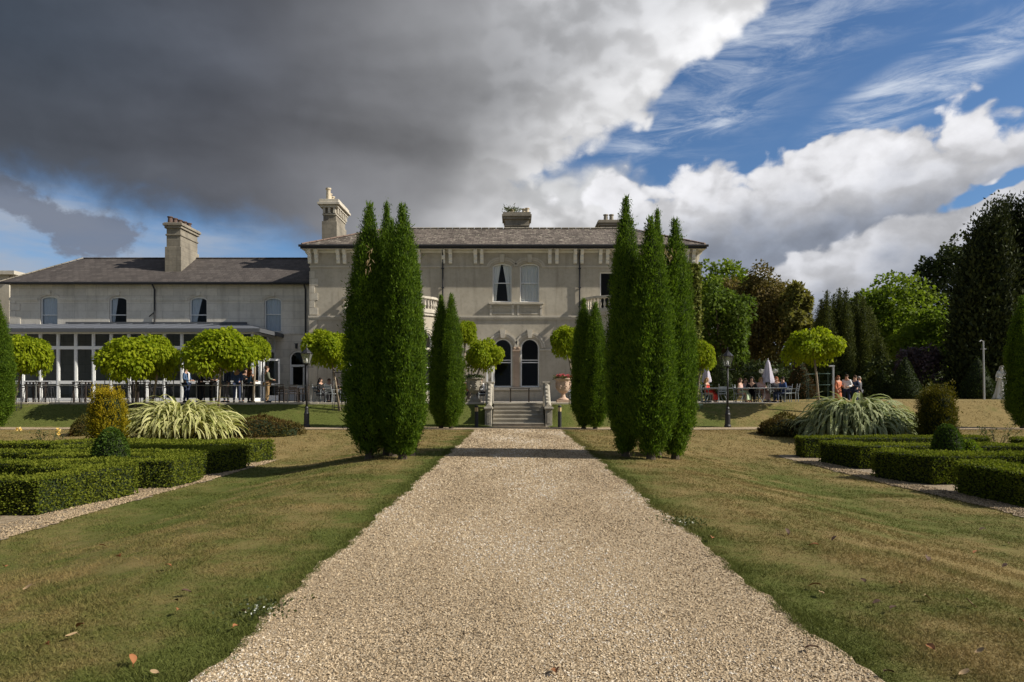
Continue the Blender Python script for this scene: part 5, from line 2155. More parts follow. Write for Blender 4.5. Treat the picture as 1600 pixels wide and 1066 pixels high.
GL = 'clipped box hedges of the left parterre'
GR = 'clipped box hedges of the right parterre'
hw, hh = 0.62, 0.60
for i, (lab, pts) in enumerate((
        ('nearest box hedge of the left parterre, cut by the left picture edge', [(-13.0, 10.25), (-8.02, 10.25)]),
        ('box hedge with the long sunlit end, second from the front in the left parterre', [(-13.5, 11.30), (-8.0, 11.35), (-7.75, 13.1), (-9.2, 13.3)]),
        ('box hedge bending to a point in front of the clipped ball in the left parterre', [(-13.0, 14.0), (-9.8, 13.9), (-7.45, 14.45), (-7.45, 15.3), (-10.8, 15.4)]),
        ('box hedge with the dark shaded end in the middle of the left parterre', [(-13.0, 16.5), (-7.72, 16.45), (-7.42, 17.7), (-12.0, 17.9)]),
        ('farthest box hedge of the left parterre by the path lawn', [(-11.5, 19.0), (-7.75, 19.15), (-7.55, 20.0), (-12.0, 20.4)]),
        ('box hedge at the left picture edge behind the yellow roses', [(-19.0, 19.3), (-13.0, 19.3), (-12.7, 20.6)]))):
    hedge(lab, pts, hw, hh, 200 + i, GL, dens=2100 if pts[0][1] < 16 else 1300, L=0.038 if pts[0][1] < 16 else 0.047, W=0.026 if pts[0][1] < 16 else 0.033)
for i, (lab, pts) in enumerate((
        ('nearest box hedge of the right parterre, cut by the right picture edge', [(15.0, 11.9), (9.10, 12.0), (9.15, 13.7)]),
        ('box hedge second from the front in the right parterre, left of the first', [(15.5, 15.25), (9.25, 15.1), (8.72, 16.25)]),
        ('box hedge with a sunlit inner end in the right parterre', [(14.5, 18.0), (9.25, 18.1), (8.95, 19.5)]),
        ('farthest box hedge of the right parterre next to the open lawn', [(14.5, 21.2), (8.75, 21.1)]),
        ('box hedge behind the rose bushes at the right picture edge', [(21.0, 20.0), (14.9, 20.3)]))):
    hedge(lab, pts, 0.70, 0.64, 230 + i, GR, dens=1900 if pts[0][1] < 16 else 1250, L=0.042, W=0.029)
cone_topiary('topiary_ball', 'clipped green dome rising from the left parterre hedges', px2(173, 14.9), 14.9, 1.16, 0.36, L_BOXNEW, 301, n=3600, dome=True, L=0.055, W=0.04)
cone_topiary('topiary_ball', 'clipped green dome rising from the right parterre hedges', px2(1480, 16.9), 16.9, 1.16, 0.37, L_BOXNEW, 302, n=3600, dome=True, L=0.055, W=0.04)
cone_topiary('topiary_ball', 'low pale green clump right of the dome in the right parterre', px2(1512, 17.2), 17.2, 0.82, 0.34, L_LIME, 303, n=2400, dome=True, L=0.06, W=0.04)


# --- upright golden yews
def gold_yew(label, x, y, h, r, m, seed):
    zb = float(gh(x, y))
    root = thing('golden_yew', label, 'shrub', (x, y, zb), 'upright yews by the parterres')
    rg = np.random.default_rng(seed)
    V, TI = [], []
    mb = MB()
    for k in range(26):
        a = 2.4 * k
        rr_ = r * 0.78 * math.sqrt((k + 0.5) / 26)
        hh_ = h * (1.0 - 0.05 * (rr_ / r) ** 1.5) * rg.uniform(0.86, 1.03)
        v, ti, prof = spire_leaves(rg, hh_, r * 0.27, 170, 7, 0.085, 0.034, lumps=0.2, sharp=3.2, base_in=0.9, spread=0.045, tip=False)
        V.append(v + np.array([rr_ * math.cos(a), rr_ * math.sin(a), 0], np.float32))
        # gold tips, greener inside and low: the growth itself differs
        zq = v.reshape(-1, 4, 3)[:, 0, 2] / h
        TI.append(np.clip(ti * 0.6 + 0.45 * zq + rg.normal(0, 0.08), 0, 1))
    mb.lathe([(r * 0.55, 0.05), (r * 0.72, h * 0.3), (r * 0.70, h * 0.72), (r * 0.5, h * 0.84)], n=10)
    me = np_mesh('foliage', np.concatenate(V), 4, np.concatenate(TI), mb)
    me.materials.append(m)
    me.materials.append(L_ARBOR_CORE)
    link_mesh('foliage', me, None, root)
    MB().tube([(x, y, zb - 0.05), (x, y, zb + 0.5)], 0.05, 6).build('stem', M_BARK, root)


d = 22.6
gold_yew('bright golden upright yew in front of the left variegated flax', px2(169, d), d, pz2(601, d) - float(gh(px2(169, d), d)), 0.56, L_YEWGOLD, 41)
gold_yew('dull green and orange upright yew right of the striped flax', px2(1464, d), d, pz2(598, d) - float(gh(px2(1464, d), d)), 0.64, L_YEWDULL, 42)


# --- low dark shrubs
def low_shrub(label, x0, x1, y, h, wd, seed, n=5200):
    zb = float(gh((x0 + x1) / 2, y))
    root = thing('low_shrub', label, 'shrub', ((x0 + x1) / 2, y, zb), 'low spreading shrubs at the foot of the bank')
    rg = np.random.default_rng(seed)
    u = rg.uniform(-1, 1, n)
    a = rg.uniform(-0.3, math.pi + 0.3, n)
    prof_ = (1 - np.abs(u) ** 3.0) ** 0.5
    P = np.stack([u * (x1 - x0) / 2, np.cos(a) * wd * prof_, np.maximum(np.sin(a), 0.0) * h * prof_ * (1 + 0.12 * np.sin(u * 7 + seed))], -1)
    P = P * (1 + 0.07 * fbm(P, seed, 3.0, 3))[:, None] * rg.uniform(0.9, 1.03, (n, 1))
    O = unit(np.stack([u * 0.3, np.cos(a), np.sin(a)], -1))
    dd = O + rg.normal(0, 0.6, (n, 3))
    v = leaf_arrays(P, dd, O + rg.normal(0, 0.5, (n, 3)), rg.uniform(0.06, 0.13, n), rg.uniform(0.025, 0.045, n))
    mb = MB()
    rows = []
    for k in range(9):
        q = -0.94 + 1.88 * k / 8
        pq = max((1 - abs(q) ** 3) ** 0.5, 0.05)
        rows.append([(q * (x1 - x0) / 2, math.cos(t_) * wd * pq * 0.86, math.sin(t_) * h * pq * 0.84 * (1 + 0.12 * math.sin(q * 7 + seed)) - 0.02) for t_ in np.linspace(0, math.pi, 9)])
    mb.grid(rows)
    me = np_mesh('foliage', v, 4, np.clip(rg.normal(0.4, 0.25, n), 0, 1), mb)
    me.materials.append(L_HEATH)
    me.materials.append(L_ARBOR_CORE)
    link_mesh('foliage', me, None, root)


d = 26.0
low_shrub('low dark spreading shrub right of the cream flax', px2(325, d), px2(472, d), d, 0.62, 0.9, 51)
low_shrub('small rounded shrub left of the golden yew', px2(120, d), px2(150, d), d, 0.62, 0.7, 52, 2200)
low_shrub('low dark spreading shrub left of the striped flax', px2(1186, d), px2(1284, d), d, 0.68, 0.9, 53)
low_shrub('small dark shrub between the striped flax and the dull yew', px2(1402, d), px2(1446, d), d, 0.75, 0.8, 54, 2600)


# --- the two big New Zealand style flaxes
def flax(label, x, y, rx, ry, h, nb, m, seed, mound=0.5, lf=(0.9, 1.55), cf=(1.9, 2.9), lean=(0.12, 0.45)):
    zb = float(gh(x, y))
    root = thing('flax_clump', label, 'plant', (x, y, zb), 'variegated flax clumps below the bank')
    rg = np.random.default_rng(seed)
    V, TI = [], []
    seg = 8
    for k in range(nb):
        a = rg.uniform(0, 2 * math.pi)
        q = math.sqrt(rg.random())
        bx, by = q * rx * 0.72 * math.cos(a), q * ry * 0.72 * math.sin(a)
        da = a + rg.normal(0, 0.9)
        outd = np.array([math.cos(da), math.sin(da) * 0.9 - 0.25])
        outd /= np.linalg.norm(outd)
        Lb = rg.uniform(*lf) * h * (1.12 - 0.15 * q)
        th = rg.uniform(*lean) + 0.35 * q     # start lean from vertical
        wdt = rg.uniform(0.030, 0.055)
        p = np.array([bx, by, h * mound * (1 - q ** 2) * 0.55])
        pts = [p.copy()]
        curl = rg.uniform(*cf)
        for s_ in range(seg):
            f = (s_ + 0.5) / seg
            ang = th + curl * f ** 1.5
            p = p + Lb / seg * np.array([outd[0] * math.sin(ang), outd[1] * math.sin(ang), math.cos(ang)])
            p[2] = max(p[2], 0.015)
            pts.append(p.copy())
        pts = np.array(pts)
        sd = np.array([-outd[1], outd[0], 0]) + rg.normal(0, 0.35, 3)
        sd /= np.linalg.norm(sd)
        ws = wdt * np.array([0.6, 0.9, 1.0, 1.0, 0.95, 0.85, 0.7, 0.45, 0.06])
        A, B = pts + sd * ws[:, None], pts - sd * ws[:, None]
        base_t = np.clip(rg.normal(0.62, 0.28), 0, 1)
        # cream margin / green stripe: three strips per blade
        i1, i2 = pts + sd * ws[:, None] * 0.35, pts - sd * ws[:, None] * 0.35
        for (l, r_, tt) in ((A, i1, base_t), (i1, i2, base_t * 0.35), (i2, B, base_t)):
            for s_ in range(seg):
                V.append([l[s_], r_[s_], r_[s_ + 1], l[s_ + 1]])
                TI.append(tt)
    v = np.array(V, np.float32).reshape(-1, 3)
    mb = MB()
    mb.ball((0, 0, 0), rx * 0.62, ry * 0.62, h * mound * 0.85, 12, 8)
    me = np_mesh('leaves', v, 4, np.array(TI), mb)
    me.materials.append(m)
    me.materials.append(L_ARBOR_CORE)
    tag(link_mesh('leaves', me, None, root), kind='stuff')


d = 24.6
flax('big cream variegated flax on the left with arching yellowish leaves', px2(280, d), d, 1.75, 1.15, 1.28, 900, L_FLAXL, 71, 0.78)
flax('big green and white striped flax on the right below the terrace lawn', px2(1336, d), d, 1.75, 1.2, 1.50, 1150, L_FLAXR, 72, 1.05, (0.75, 1.2), (2.3, 3.2), (0.1, 0.6))


# --- rose bushes with a few blooms
def rose(label, x, y, h, r, seed, blooms):
    zb = float(gh(x, y))
    root = thing('rose_bush', label, 'plant', (x, y, zb), 'straggly roses among the box hedges')
    rg = np.random.default_rng(seed)
    mb = MB()
    P = []
    for k in range(14):
        a = rg.uniform(0, 6.28)
        e = np.array([r * math.cos(a) * rg.uniform(0.3, 1), r * math.sin(a) * rg.uniform(0.3, 1), h * rg.uniform(0.55, 1.0)])
        mid = e * [0.45, 0.45, 0.55]
        mb.tube([(x, y, zb), tuple(mid + [x, y, zb]), tuple(e + [x, y, zb])], [0.010, 0.007, 0.004], 4)
        for f in rg.uniform(0.35, 1.0, 14):
            P.append(mid * (1 - f) + e * f + rg.normal(0, 0.05, 3))
    mb.build('stems', M_BARK, root)
    P = np.array(P)
    n = len(P)
    v = leaf_arrays(P, rg.normal(size=(n, 3)), rg.normal(size=(n, 3)) + [0, 0, 1], rg.uniform(0.05, 0.09, n), rg.uniform(0.03, 0.05, n))
    link_mesh('foliage', np_mesh('foliage', v, 4, rg.random(n)), L_ROSE, root)
    for bx, by, bz, s_ in blooms:
        k = 16
        u = unit(rg.normal(size=(k, 3)))
        v = leaf_arrays(np.array([[bx, by, bz]]) + u * s_ * 0.2, u, rg.normal(size=(k, 3)), np.full(k, s_), np.full(k, s_ * 0.8))
        link_mesh('bloom', np_mesh('bloom', v, 4, rg.random(k)), M_YPETAL, root)


rose('straggly rose with yellow blooms behind the left parterre hedges', px2(52, 20.5) , 21.2, 0.95, 0.75, 81, [(0.35, -0.1, 0.85, 0.07), (-0.95, 0, 0.86, 0.08), (0.42, -0.2, 0.74, 0.06)])
rose('bare stemmed rose at the right picture edge above the box hedge', px2(1575, 20.5), 21.0, 1.15, 0.7, 82, [])
# ================================================================= globe maples with trunks and guards
def globe(label, cpx, top, bot, wpx, d, var, tpx, rz=0.0):
    x = px2(cpx, d)
    zt, zb_ = pz2(top, d), pz2(bot, d)
    g = float(gh(px2(tpx, d), d))
    root = thing('globe_maple', label, 'tree', (px2(tpx, d), d, g), 'globe maples along the terrace')
    c = link_mesh('crown', GM[var], None, root)
    s_ = wpx / F * d / 2.72
    zc = zb_ + (zt - zb_) * 0.45
    c.location = (x - px2(tpx, d), 0, zc - g)
    c.scale = (s_, s_ * 1.0, (zt - zb_) / 1.72)
    c.rotation_euler = (0, 0, rz)
    mb = MB()
    b0 = Vector((px2(tpx, d), d, g - 0.05))
    e = Vector((x, d, zc))
    mb.tube([b0, b0.lerp(e, 0.5) + Vector((0.02, 0, 0)), e], [0.065, 0.05, 0.045], 7)
    for k in range(6):
        a = k * 1.05
        mb.tube([e - Vector((0, 0, 0.35)), e + Vector((0.45 * math.cos(a) * s_, 0.45 * math.sin(a) * s_, 0.02))], [0.035, 0.015], 5)
    mb.build('trunk', M_PALEBARK, root, smooth=True)
    return root


globe('globe maple beside the conifer at the left picture edge', 38, 513, 592, 84, 32.2, 0, 18, 0.3)
globe('left lobe of foliage: globe maple in front of the conservatory with a caged trunk', 212, 516, 597, 112, 32.2, 1, 212, 1.2)
globe('smaller globe maple overlapping its caged neighbour before the conservatory', 249, 520, 596, 62, 32.5, 2, 236, 0.5)
globe('largest globe maple above the standing wedding guests', 345, 505, 591, 122, 32.2, 2, 341, 2.2)
globe('globe maple at the end of the conservatory behind the largest one', 399, 518, 570, 54, 33.9, 0, 395, 3.0)
globe('globe maple behind the street lamp left of the tall conifers', 515, 508, 578, 84, 32.2, 1, 531, 4.0)
globe('globe maple further back, half hidden by the small conifer pair left of the steps', 727, 494, 544, 40, 36.5, 0, 722, 5.0)
globe('globe maple over the grey urn left of the steps', 757, 525, 583, 64, 34.0, 2, 727, 0.9)
globe('globe maple behind the small conifer pair right of the steps', 884, 502, 563, 54, 34.4, 1, 902, 2.6)
globe('globe maple just right of the tall conifer clump', 1097, 524, 586, 46, 32.4, 0, 1086, 1.5)
globe('free standing globe maple with a slim leaning trunk above the striped flax', 1271, 508, 573, 95, 31.9, 2, 1281, 0.4)


def tree_guard(label, px, d, h, m, nb=12, r=0.34, group='iron tree guards', z=None):
    x = px2(px, d)
    g = float(gh(x, d)) if z is None else z
    root = thing('tree_guard', label, 'tree guard', (x, d, g), group)
    bar = None
    for k in range(nb):
        a = 2 * math.pi * k / nb
        if bar is None:
            bar = MB().tube([(0, 0, -0.03), (0, 0, h)], 0.011, 5).build('bar', m, None)
            bar.parent = root
        else:
            bar = share(bar, root)
        bar.location = (r * math.cos(a), r * math.sin(a), 0)
    for z in (0.15, h * 0.55, h - 0.12):
        mb = MB()
        ring = [(x + (r + 0.012) * math.cos(2 * math.pi * k / 20), d + (r + 0.012) * math.sin(2 * math.pi * k / 20), g + z) for k in range(21)]
        mb.tube(ring, 0.013, 5, cap=False)
        mb.build('ring', m, root)
    return root


tree_guard('black iron tree guard at the left end of the railing', 20, 32.2, 1.75, M_IRON)
tree_guard('black iron tree guard round the trunk in front of the conservatory middle', 213, 32.2, 1.75, M_IRON)
tree_guard('black iron tree guard round the trunk behind the street lamp', 531, 32.2, 1.9, M_IRON)
tree_guard('black iron tree guard beside the grey urn', 727, 34.0, 1.95, M_IRON)
tree_guard('green iron tree guard right of the tall conifer clump', 1086, 32.4, 1.9, M_GREENPAINT)
tree_guard('green iron tree guard round the slim leaning trunk', 1278, 34.2, 1.5, M_GREENPAINT, nb=6, r=0.55)

# ================================================================= railing of the terrace
rail = thing('terrace_railing', 'thin grey steel railing along the terrace in front of the conservatory', 'railing', (px2(260, 33.2), 33.2, TERR))
post = None
for k, px in enumerate(np.arange(-15.5, 542, 35.8)):
    if post is None:
        mb = MB()
        mb.tube([(0, 0, -0.02), (0, 0, 1.03)], 0.022, 6)
        mb.ball((0, 0, 1.05), 0.032, n=6, m=4)
        mb.box(-0.055, 0.055, -0.055, 0.055, 0.005, 0.02)
        post = mb.build('post', M_RAIL, None)
        post.parent = rail
    else:
        post = share(post, rail)
    post.location = Vector((px2(px, 33.2), 33.2, TERR + 0.012)) - rail.location
for z in (0.86,):
    MB().tube([(px2(-20, 33.2), 33.2, TERR + z), (px2(541, 33.2), 33.2, TERR + z)], 0.019, 6).build('handrail', M_RAIL, rail)
MB().tube([(px2(-20, 33.2), 33.2, TERR + 0.14), (px2(120, 33.2), 33.2, TERR + 0.14)], 0.010, 5).build('lower_rail', M_RAIL, rail)
rail2 = thing('terrace_railing', 'short dark railing beside the globe maple right of the tall conifers', 'railing', (px2(1095, 33.2), 33.2, TERR))
for k, px in enumerate(np.arange(1062, 1112, 5.0)):
    mb = MB()
    x = px2(px, 33.2)
    mb.tube([(x, 33.2, TERR), (x, 33.2, TERR + 0.86)], 0.010 if k % 4 else 0.02, 5)
    mb.build('post', M_GREENPAINT, rail2)
MB().tube([(px2(1060, 33.2), 33.2, TERR + 0.87), (px2(1113, 33.2), 33.2, TERR + 0.87)], 0.016, 6).build('handrail', M_GREENPAINT, rail2)
rail3 = thing('terrace_railing', 'dark iron railing behind the urns at the head of the steps', 'railing', (px2(735, 33.6), 33.6, TERR))
for px in list(np.arange(717, 764, 4.2)) + list(np.arange(884, 900, 4.2)):
    x = px2(px, 33.6)
    MB().tube([(x, 33.6, TERR), (x, 33.6, TERR + 0.9)], 0.010, 5).build('bar', M_IRON, rail3)
for a, b in ((716, 764), (884, 899)):
    MB().tube([(px2(a, 33.6), 33.6, TERR + 0.9), (px2(b, 33.6), 33.6, TERR + 0.9)], 0.015, 6).build('handrail', M_IRON, rail3)

# ================================================================= lamps, bollards, urns, posts
def street_lamp(label, px, d, h, group):
    x = px2(px, d)
    z = float(gh(x, d))
    root = thing('street_lamp', label, 'street lamp', (x, d, z), group)
    mb = MB()
    mb.lathe([(0.15, -0.02), (0.15, 0.10), (0.125, 0.14), (0.115, 0.55), (0.13, 0.60), (0.10, 0.66), (0.075, 0.80), (0.09, 0.86), (0.05, 0.93)], (x, d, z), 12)
    mb.build('base', M_IRON, root, smooth=False)
    MB().lathe([(0.048, 0.93), (0.034, h - 0.72)], (x, d, z), 10).build('post', M_IRON, root, smooth=True)
    mb = MB()
    mb.tube([(x - 0.27, d, z + h - 0.86), (x + 0.27, d, z + h - 0.86)], 0.015, 6)
    mb.ball((x - 0.28, d, z + h - 0.86), 0.028, n=6, m=4)
    mb.ball((x + 0.28, d, z + h - 0.86), 0.028, n=6, m=4)
    mb.build('ladder_bar', M_IRON, root)
    z0, z1 = z + h - 0.70, z + h - 0.26
    r0, r1 = 0.105, 0.205
    c0 = [(x + r0 * a, d + r0 * b, z0) for a, b in ((-1, -1), (1, -1), (1, 1), (-1, 1))]
    c1 = [(x + r1 * a, d + r1 * b, z1) for a, b in ((-1, -1), (1, -1), (1, 1), (-1, 1))]
    mb = MB()
    mb.lathe([(0.04, -0.07), (0.16, 0.0), (0.14, 0.02)], (x, d, z0 - 0.01), 8)
    for p, q in zip(c0, c1): mb.tube([p, q], 0.013, 5)
    for k in range(4):
        mb.tube([c0[k], c0[(k + 1) % 4]], 0.012, 5)
        mb.tube([c1[k], c1[(k + 1) % 4]], 0.016, 5)
    mb.build('lantern_frame', M_IRON, root)
    for k in range(4):
        mb = MB()
        mb.face([c0[k], c0[(k + 1) % 4], c1[(k + 1) % 4], c1[k]])
        mb.build('lantern_pane', M_LANT, root)
    MB().lathe([(0.035, 0), (0.05, 0.08), (0.035, 0.18), (0.01, 0.22)], (x, d, z0 + 0.02), 8).build('bulb', M_WHITE, root, smooth=True)
    mb = MB()
    mb.lathe([(0.25, 0.0), (0.23, 0.03), (0.11, 0.15), (0.075, 0.16), (0.065, 0.22), (0.02, 0.24), (0.012, 0.33), (0.022, 0.35), (0.004, 0.40)], (x, d, z1 + 0.01), 8, ph=math.pi / 8)
    mb.build('lantern_roof', M_IRON, root)
    return root


m, t = mat('lantern_glass')
tr = t.new('ShaderNodeBsdfTransparent')
gl = t.new('ShaderNodeBsdfGlossy')
gl.inputs['Roughness'].default_value = 0.05
df = t.new('ShaderNodeBsdfDiffuse')
df.inputs[0].default_value = (0.7, 0.7, 0.65, 1)
mx = t.new('ShaderNodeMixShader')
mx.inputs[0].default_value = 0.12
t.link(tr.outputs[0], mx.inputs[1])
t.link(gl.outputs[0], mx.inputs[2])
mx2 = t.new('ShaderNodeMixShader')
mx2.inputs[0].default_value = 0.15
t.link(mx.outputs[0], mx2.inputs[1])
t.link(df.outputs[0], mx2.inputs[2])
t.out(mx2.outputs[0])
M_LANT = m
street_lamp('black Victorian lamp post in front of the arched door, left of the tall conifers', 479, 30.42, 3.55, 'Victorian lamp posts at the foot of the bank')
street_lamp('black Victorian lamp post in front of the closed parasols, right of the tall conifers', 1137, 30.42, 3.45, 'Victorian lamp posts at the foot of the bank')


def bollard(label, px, d):
    x = px2(px, d)
    root = thing('bollard_light', label, 'bollard', (x, d, 0), 'bollard lights at the foot of the steps')
    MB().lathe([(0.082, -0.02), (0.082, 0.72)], (x, d, 0), 14).build('post', M_BLACKPLASTIC, root)
    MB().lathe([(0.078, 0.721), (0.078, 0.90)], (x, d, 0), 14).build('lens', M_BRASS, root)
    MB().lathe([(0.085, 0.901), (0.085, 0.95), (0.06, 0.99), (0.01, 1.0)], (x, d, 0), 14).build('cap', M_BLACKPLASTIC, root)
    for k in range(3):
        a = 0.5 + k * 2.09
        MB().box(x + 0.08 * math.cos(a) - 0.006, x + 0.08 * math.cos(a) + 0.006, d + 0.08 * math.sin(a) - 0.006, d + 0.08 * math.sin(a) + 0.006, 0.721, 0.90).build('lens_bar', M_BLACKPLASTIC, root)


bollard('charcoal bollard light on the left side of the steps', 744.5, 30.45)
bollard('charcoal bollard light on the right side of the steps', 874.5, 30.45)


def urn(label, px, d, m, sc, blooms, seed):
    x = px2(px, d)
    z = TERR + 0.012
    root = thing('stone_urn', label, 'urn', (x, d, z), 'stone urns at the head of the steps')
    MB().box(x - 0.30 * sc, x + 0.30 * sc, d - 0.30 * sc, d + 0.30 * sc, z, z + 0.14 * sc).build('plinth', m, root, bevel=0.012)
    prof_ = [(0.24, 0.142), (0.24, 0.18), (0.13, 0.24), (0.085, 0.36), (0.10, 0.42), (0.17, 0.46), (0.27, 0.56), (0.315, 0.72), (0.315, 0.95), (0.335, 1.00), (0.40, 1.06), (0.40, 1.11), (0.33, 1.11), (0.30, 0.98)]
    MB().lathe([(r * sc, q * sc) for r, q in prof_], (x, d, z), 22).build('bowl', m, root, smooth=False)
    mb = MB()
    for k in range(8):
        a = 2 * math.pi * k / 8 + 0.3
        for q in np.linspace(0, 1, 4):
            mb.ball((x + (0.325 + 0.015 * math.sin(q * 3)) * sc * math.cos(a + 0.10 * math.sin(q * 6)), d + 0.325 * sc * math.sin(a + 0.10 * math.sin(q * 6)), z + (0.66 + 0.26 * q) * sc), 0.035 * sc, 0.035 * sc, 0.045 * sc, 6, 4)
    mb.build('relief', m, root)
    rg = np.random.default_rng(seed)
    n = 420
    a = rg.uniform(0, 6.28, n)
    rr_ = np.sqrt(rg.random(n)) * 0.44 * sc
    P = np.stack([rr_ * np.cos(a), rr_ * np.sin(a), 1.06 * sc + (0.20 - 0.5 * (rr_ / sc - 0.1) ** 2) * rg.random(n)], -1)
    v = leaf_arrays(P, rg.normal(size=(n, 3)) + [0, 0, 0.5], rg.normal(size=(n, 3)), rg.uniform(0.06, 0.11, n), rg.uniform(0.04, 0.07, n))
    link_mesh('foliage', np_mesh('foliage', v, 4, rg.random(n)), L_ROSE if blooms else L_CONE, root)
    k = blooms
    if k:
        a = rg.uniform(0, 6.28, k)
        rr_ = np.sqrt(rg.random(k)) * 0.40 * sc
        ce = np.stack([rr_ * np.cos(a), rr_ * np.sin(a), 1.16 * sc + rg.uniform(0.0, 0.12, k)], -1)
        C_ = np.repeat(ce, 9, 0)
        u = unit(rg.normal(size=(len(C_), 3)))
        v = leaf_arrays(C_, u, rg.normal(size=u.shape), np.full(len(C_), 0.07), np.full(len(C_), 0.06))
        link_mesh('blooms', np_mesh('blooms', v, 4, np.clip(np.repeat(rg.random(k), 9), 0, 1)), M_PETAL, root)


urn('pale carved stone urn filled with pink flowers right of the steps', 880, 33.25, M_TERRA, 1.08, 46, 91)
urn('grey shaded stone urn with dark leaves left of the steps', 741, 33.25, M_GREYSHADED, 1.10, 0, 92)

pole = thing('lamp_pole', 'tall slim grey pole with a small arm beside the white statue', 'pole', (px2(1537, 38), 38, float(gh(px2(1537, 38), 38))))
x, z = px2(1538, 38), float(gh(px2(1537, 38), 38))
MB().tube([(x, 38, z - 0.05), (x - 0.05, 38, pz2(533, 38))], [0.055, 0.04], 8).build('mast', M_STEEL, pole)
mb = MB()
mb.tube([(x - 0.05, 38, pz2(534, 38)), (x - 0.20, 37.95, pz2(532, 38)), (x - 0.32, 37.9, pz2(534, 38))], 0.022, 6)
mb.build('arm', M_STEEL, pole)
MB().tube([(x + 0.12, 38, pz2(545.5, 38)), (x - 0.20, 38, pz2(545.5, 38))], 0.016, 6).build('crossbar', M_STEEL, pole)
cctv = thing('camera_post', 'short grey post with a camera head behind the striped flax', 'post', (px2(1302, 37), 37, float(gh(px2(1302, 37), 37))))
x, z = px2(1302, 37), float(gh(px2(1302, 37), 37))
MB().tube([(x, 37, z - 0.05), (x, 37, pz2(572, 37))], 0.05, 8).build('mast', M_STEEL, cctv)
MB().box(x - 0.22, x + 0.06, 36.94, 37.06, pz2(573.5, 37), pz2(571, 37)).build('camera_head', M_STEEL, cctv, bevel=0.01)
MB().box(x - 0.10, x + 0.02, 36.86, 36.95, pz2(601, 37), pz2(594, 37)).build('junction_box', M_GREYCHAIR, cctv)

cl = thing('cluster_lamp', 'ornate multi globe lamp standard behind the second closed parasol', 'lamp', (px2(1201, 39), 39, TERR))
x = px2(1201, 39)
MB().lathe([(0.12, 0), (0.1, 0.3), (0.045, 0.4), (0.035, 2.1)], (x, 39, float(gh(x, 39))), 10).build('post', M_IRON, cl)
for k in range(4):
    a = k * math.pi / 2 + 0.3
    ex, ey, ez = x + 0.5 * math.cos(a), 39 + 0.5 * math.sin(a), pz2(580, 39)
    MB().tube([(x, 39, pz2(590, 39)), (x + 0.3 * math.cos(a), 39 + 0.3 * math.sin(a), pz2(593, 39)), (ex, ey, ez - 0.12)], 0.018, 5).build('arm', M_IRON, cl)
    MB().ball((ex, ey, ez), 0.13, n=10, m=7).build('globe', M_LANT, cl, smooth=True)

# ================================================================= parasols
def parasol(label, px, d, ztop, zlow, wpx, group='closed parasols on the right terrace'):
    x = px2(px, d)
    g = float(gh(x, d))
    root = thing('parasol', label, 'parasol', (x, d, g), group)
    MB().tube([(x, d, g + 0.02), (x, d, ztop - 0.02)], 0.022, 7).build('pole', M_STEEL, root)
    MB().lathe([(0.28, 0.0), (0.28, 0.07), (0.05, 0.10), (0.04, 0.35)], (x, d, g), 14).build('base', M_GREY, root)
    mb = MB()
    rows = []
    w_ = wpx / F * d / 2
    hgt = ztop - zlow
    for q, r in ((0.0, 0.02), (0.04, 0.18), (0.14, 0.34), (0.45, 0.62), (0.75, 0.86), (0.93, 1.0), (1.0, 0.96)):
        row = []
        for k in range(24):
            a = 2 * math.pi * k / 24
            f = 1 + (0.26 * math.sin(a * 8 + q * 1.5)) * min(1, q * 3)
            row.append((x + w_ * r * f * math.cos(a), d + w_ * r * f * math.sin(a), ztop - q * hgt * (1 + 0.04 * math.sin(a * 4) * q)))
        rows.append(row)
    mb.grid(rows, close_u=True)
    mb.build('canopy', M_PARASOL, root, smooth=True)
    MB().ball((x, d, ztop + 0.03), 0.035, n=7, m=5).build('finial', M_PARASOL, root)
    return root


parasol('closed lilac grey parasol by the ivy corner, left of the lamp post', 1104, 35.2, pz2(568, 35.2), pz2(597, 35.2), 13)
parasol('larger closed lilac grey parasol over the dining party, right of the lamp post', 1200, 35.6, pz2(562, 35.6), pz2(598, 35.6), 17)
x, d = px2(548, 36.2), 36.2
op = thing('open_parasol', 'open white parasol half hidden by the tall conifers on the left terrace', 'parasol', (x, d, TERR))
MB().tube([(x, d, TERR), (x, d, pz2(563, d))], 0.025, 7).build('pole', M_STEEL, op)
MB().lathe([(0.28, 0.0), (0.28, 0.07), (0.05, 0.10)], (x, d, TERR + 0.013), 14).build('base', M_GREY, op)
MB().lathe([(1.15, -0.08), (1.15, 0.0), (0.6, 0.22), (0.02, 0.42)], (x, d, pz2(575, d)), 8, ph=0.4).build('canopy', M_PARASOL, op)

# ================================================================= furniture
def stool_proto(m):
    root = thing('bar_stool', '', 'stool', (0, 0, 0))
    MB().box(-0.17, 0.17, -0.17, 0.17, 0.74, 0.78).build('seat', m, root, bevel=0.01)
    for sx_ in (-1, 1):
        for sy_ in (-1, 1):
            MB().tube([(sx_ * 0.22, sy_ * 0.22, 0), (sx_ * 0.14, sy_ * 0.14, 0.74)], 0.016, 5).build('leg', m, root)
    mb = MB()
    for a, b in (((-1, -1), (1, -1)), ((1, -1), (1, 1)), ((1, 1), (-1, 1)), ((-1, 1), (-1, -1))):
        mb.tube([(a[0] * 0.19, a[1] * 0.19, 0.27), (b[0] * 0.19, b[1] * 0.19, 0.27)], 0.011, 5)
    mb.build('footrest', m, root)
    mb = MB()
    mb.tube([(-0.15, 0.15, 0.78), (-0.16, 0.19, 1.04), (0.16, 0.19, 1.04), (0.15, 0.15, 0.78)], 0.013, 5)
    mb.box(-0.04, 0.04, 0.165, 0.185, 0.78, 1.04)
    mb.build('backrest', m, root)
    return root


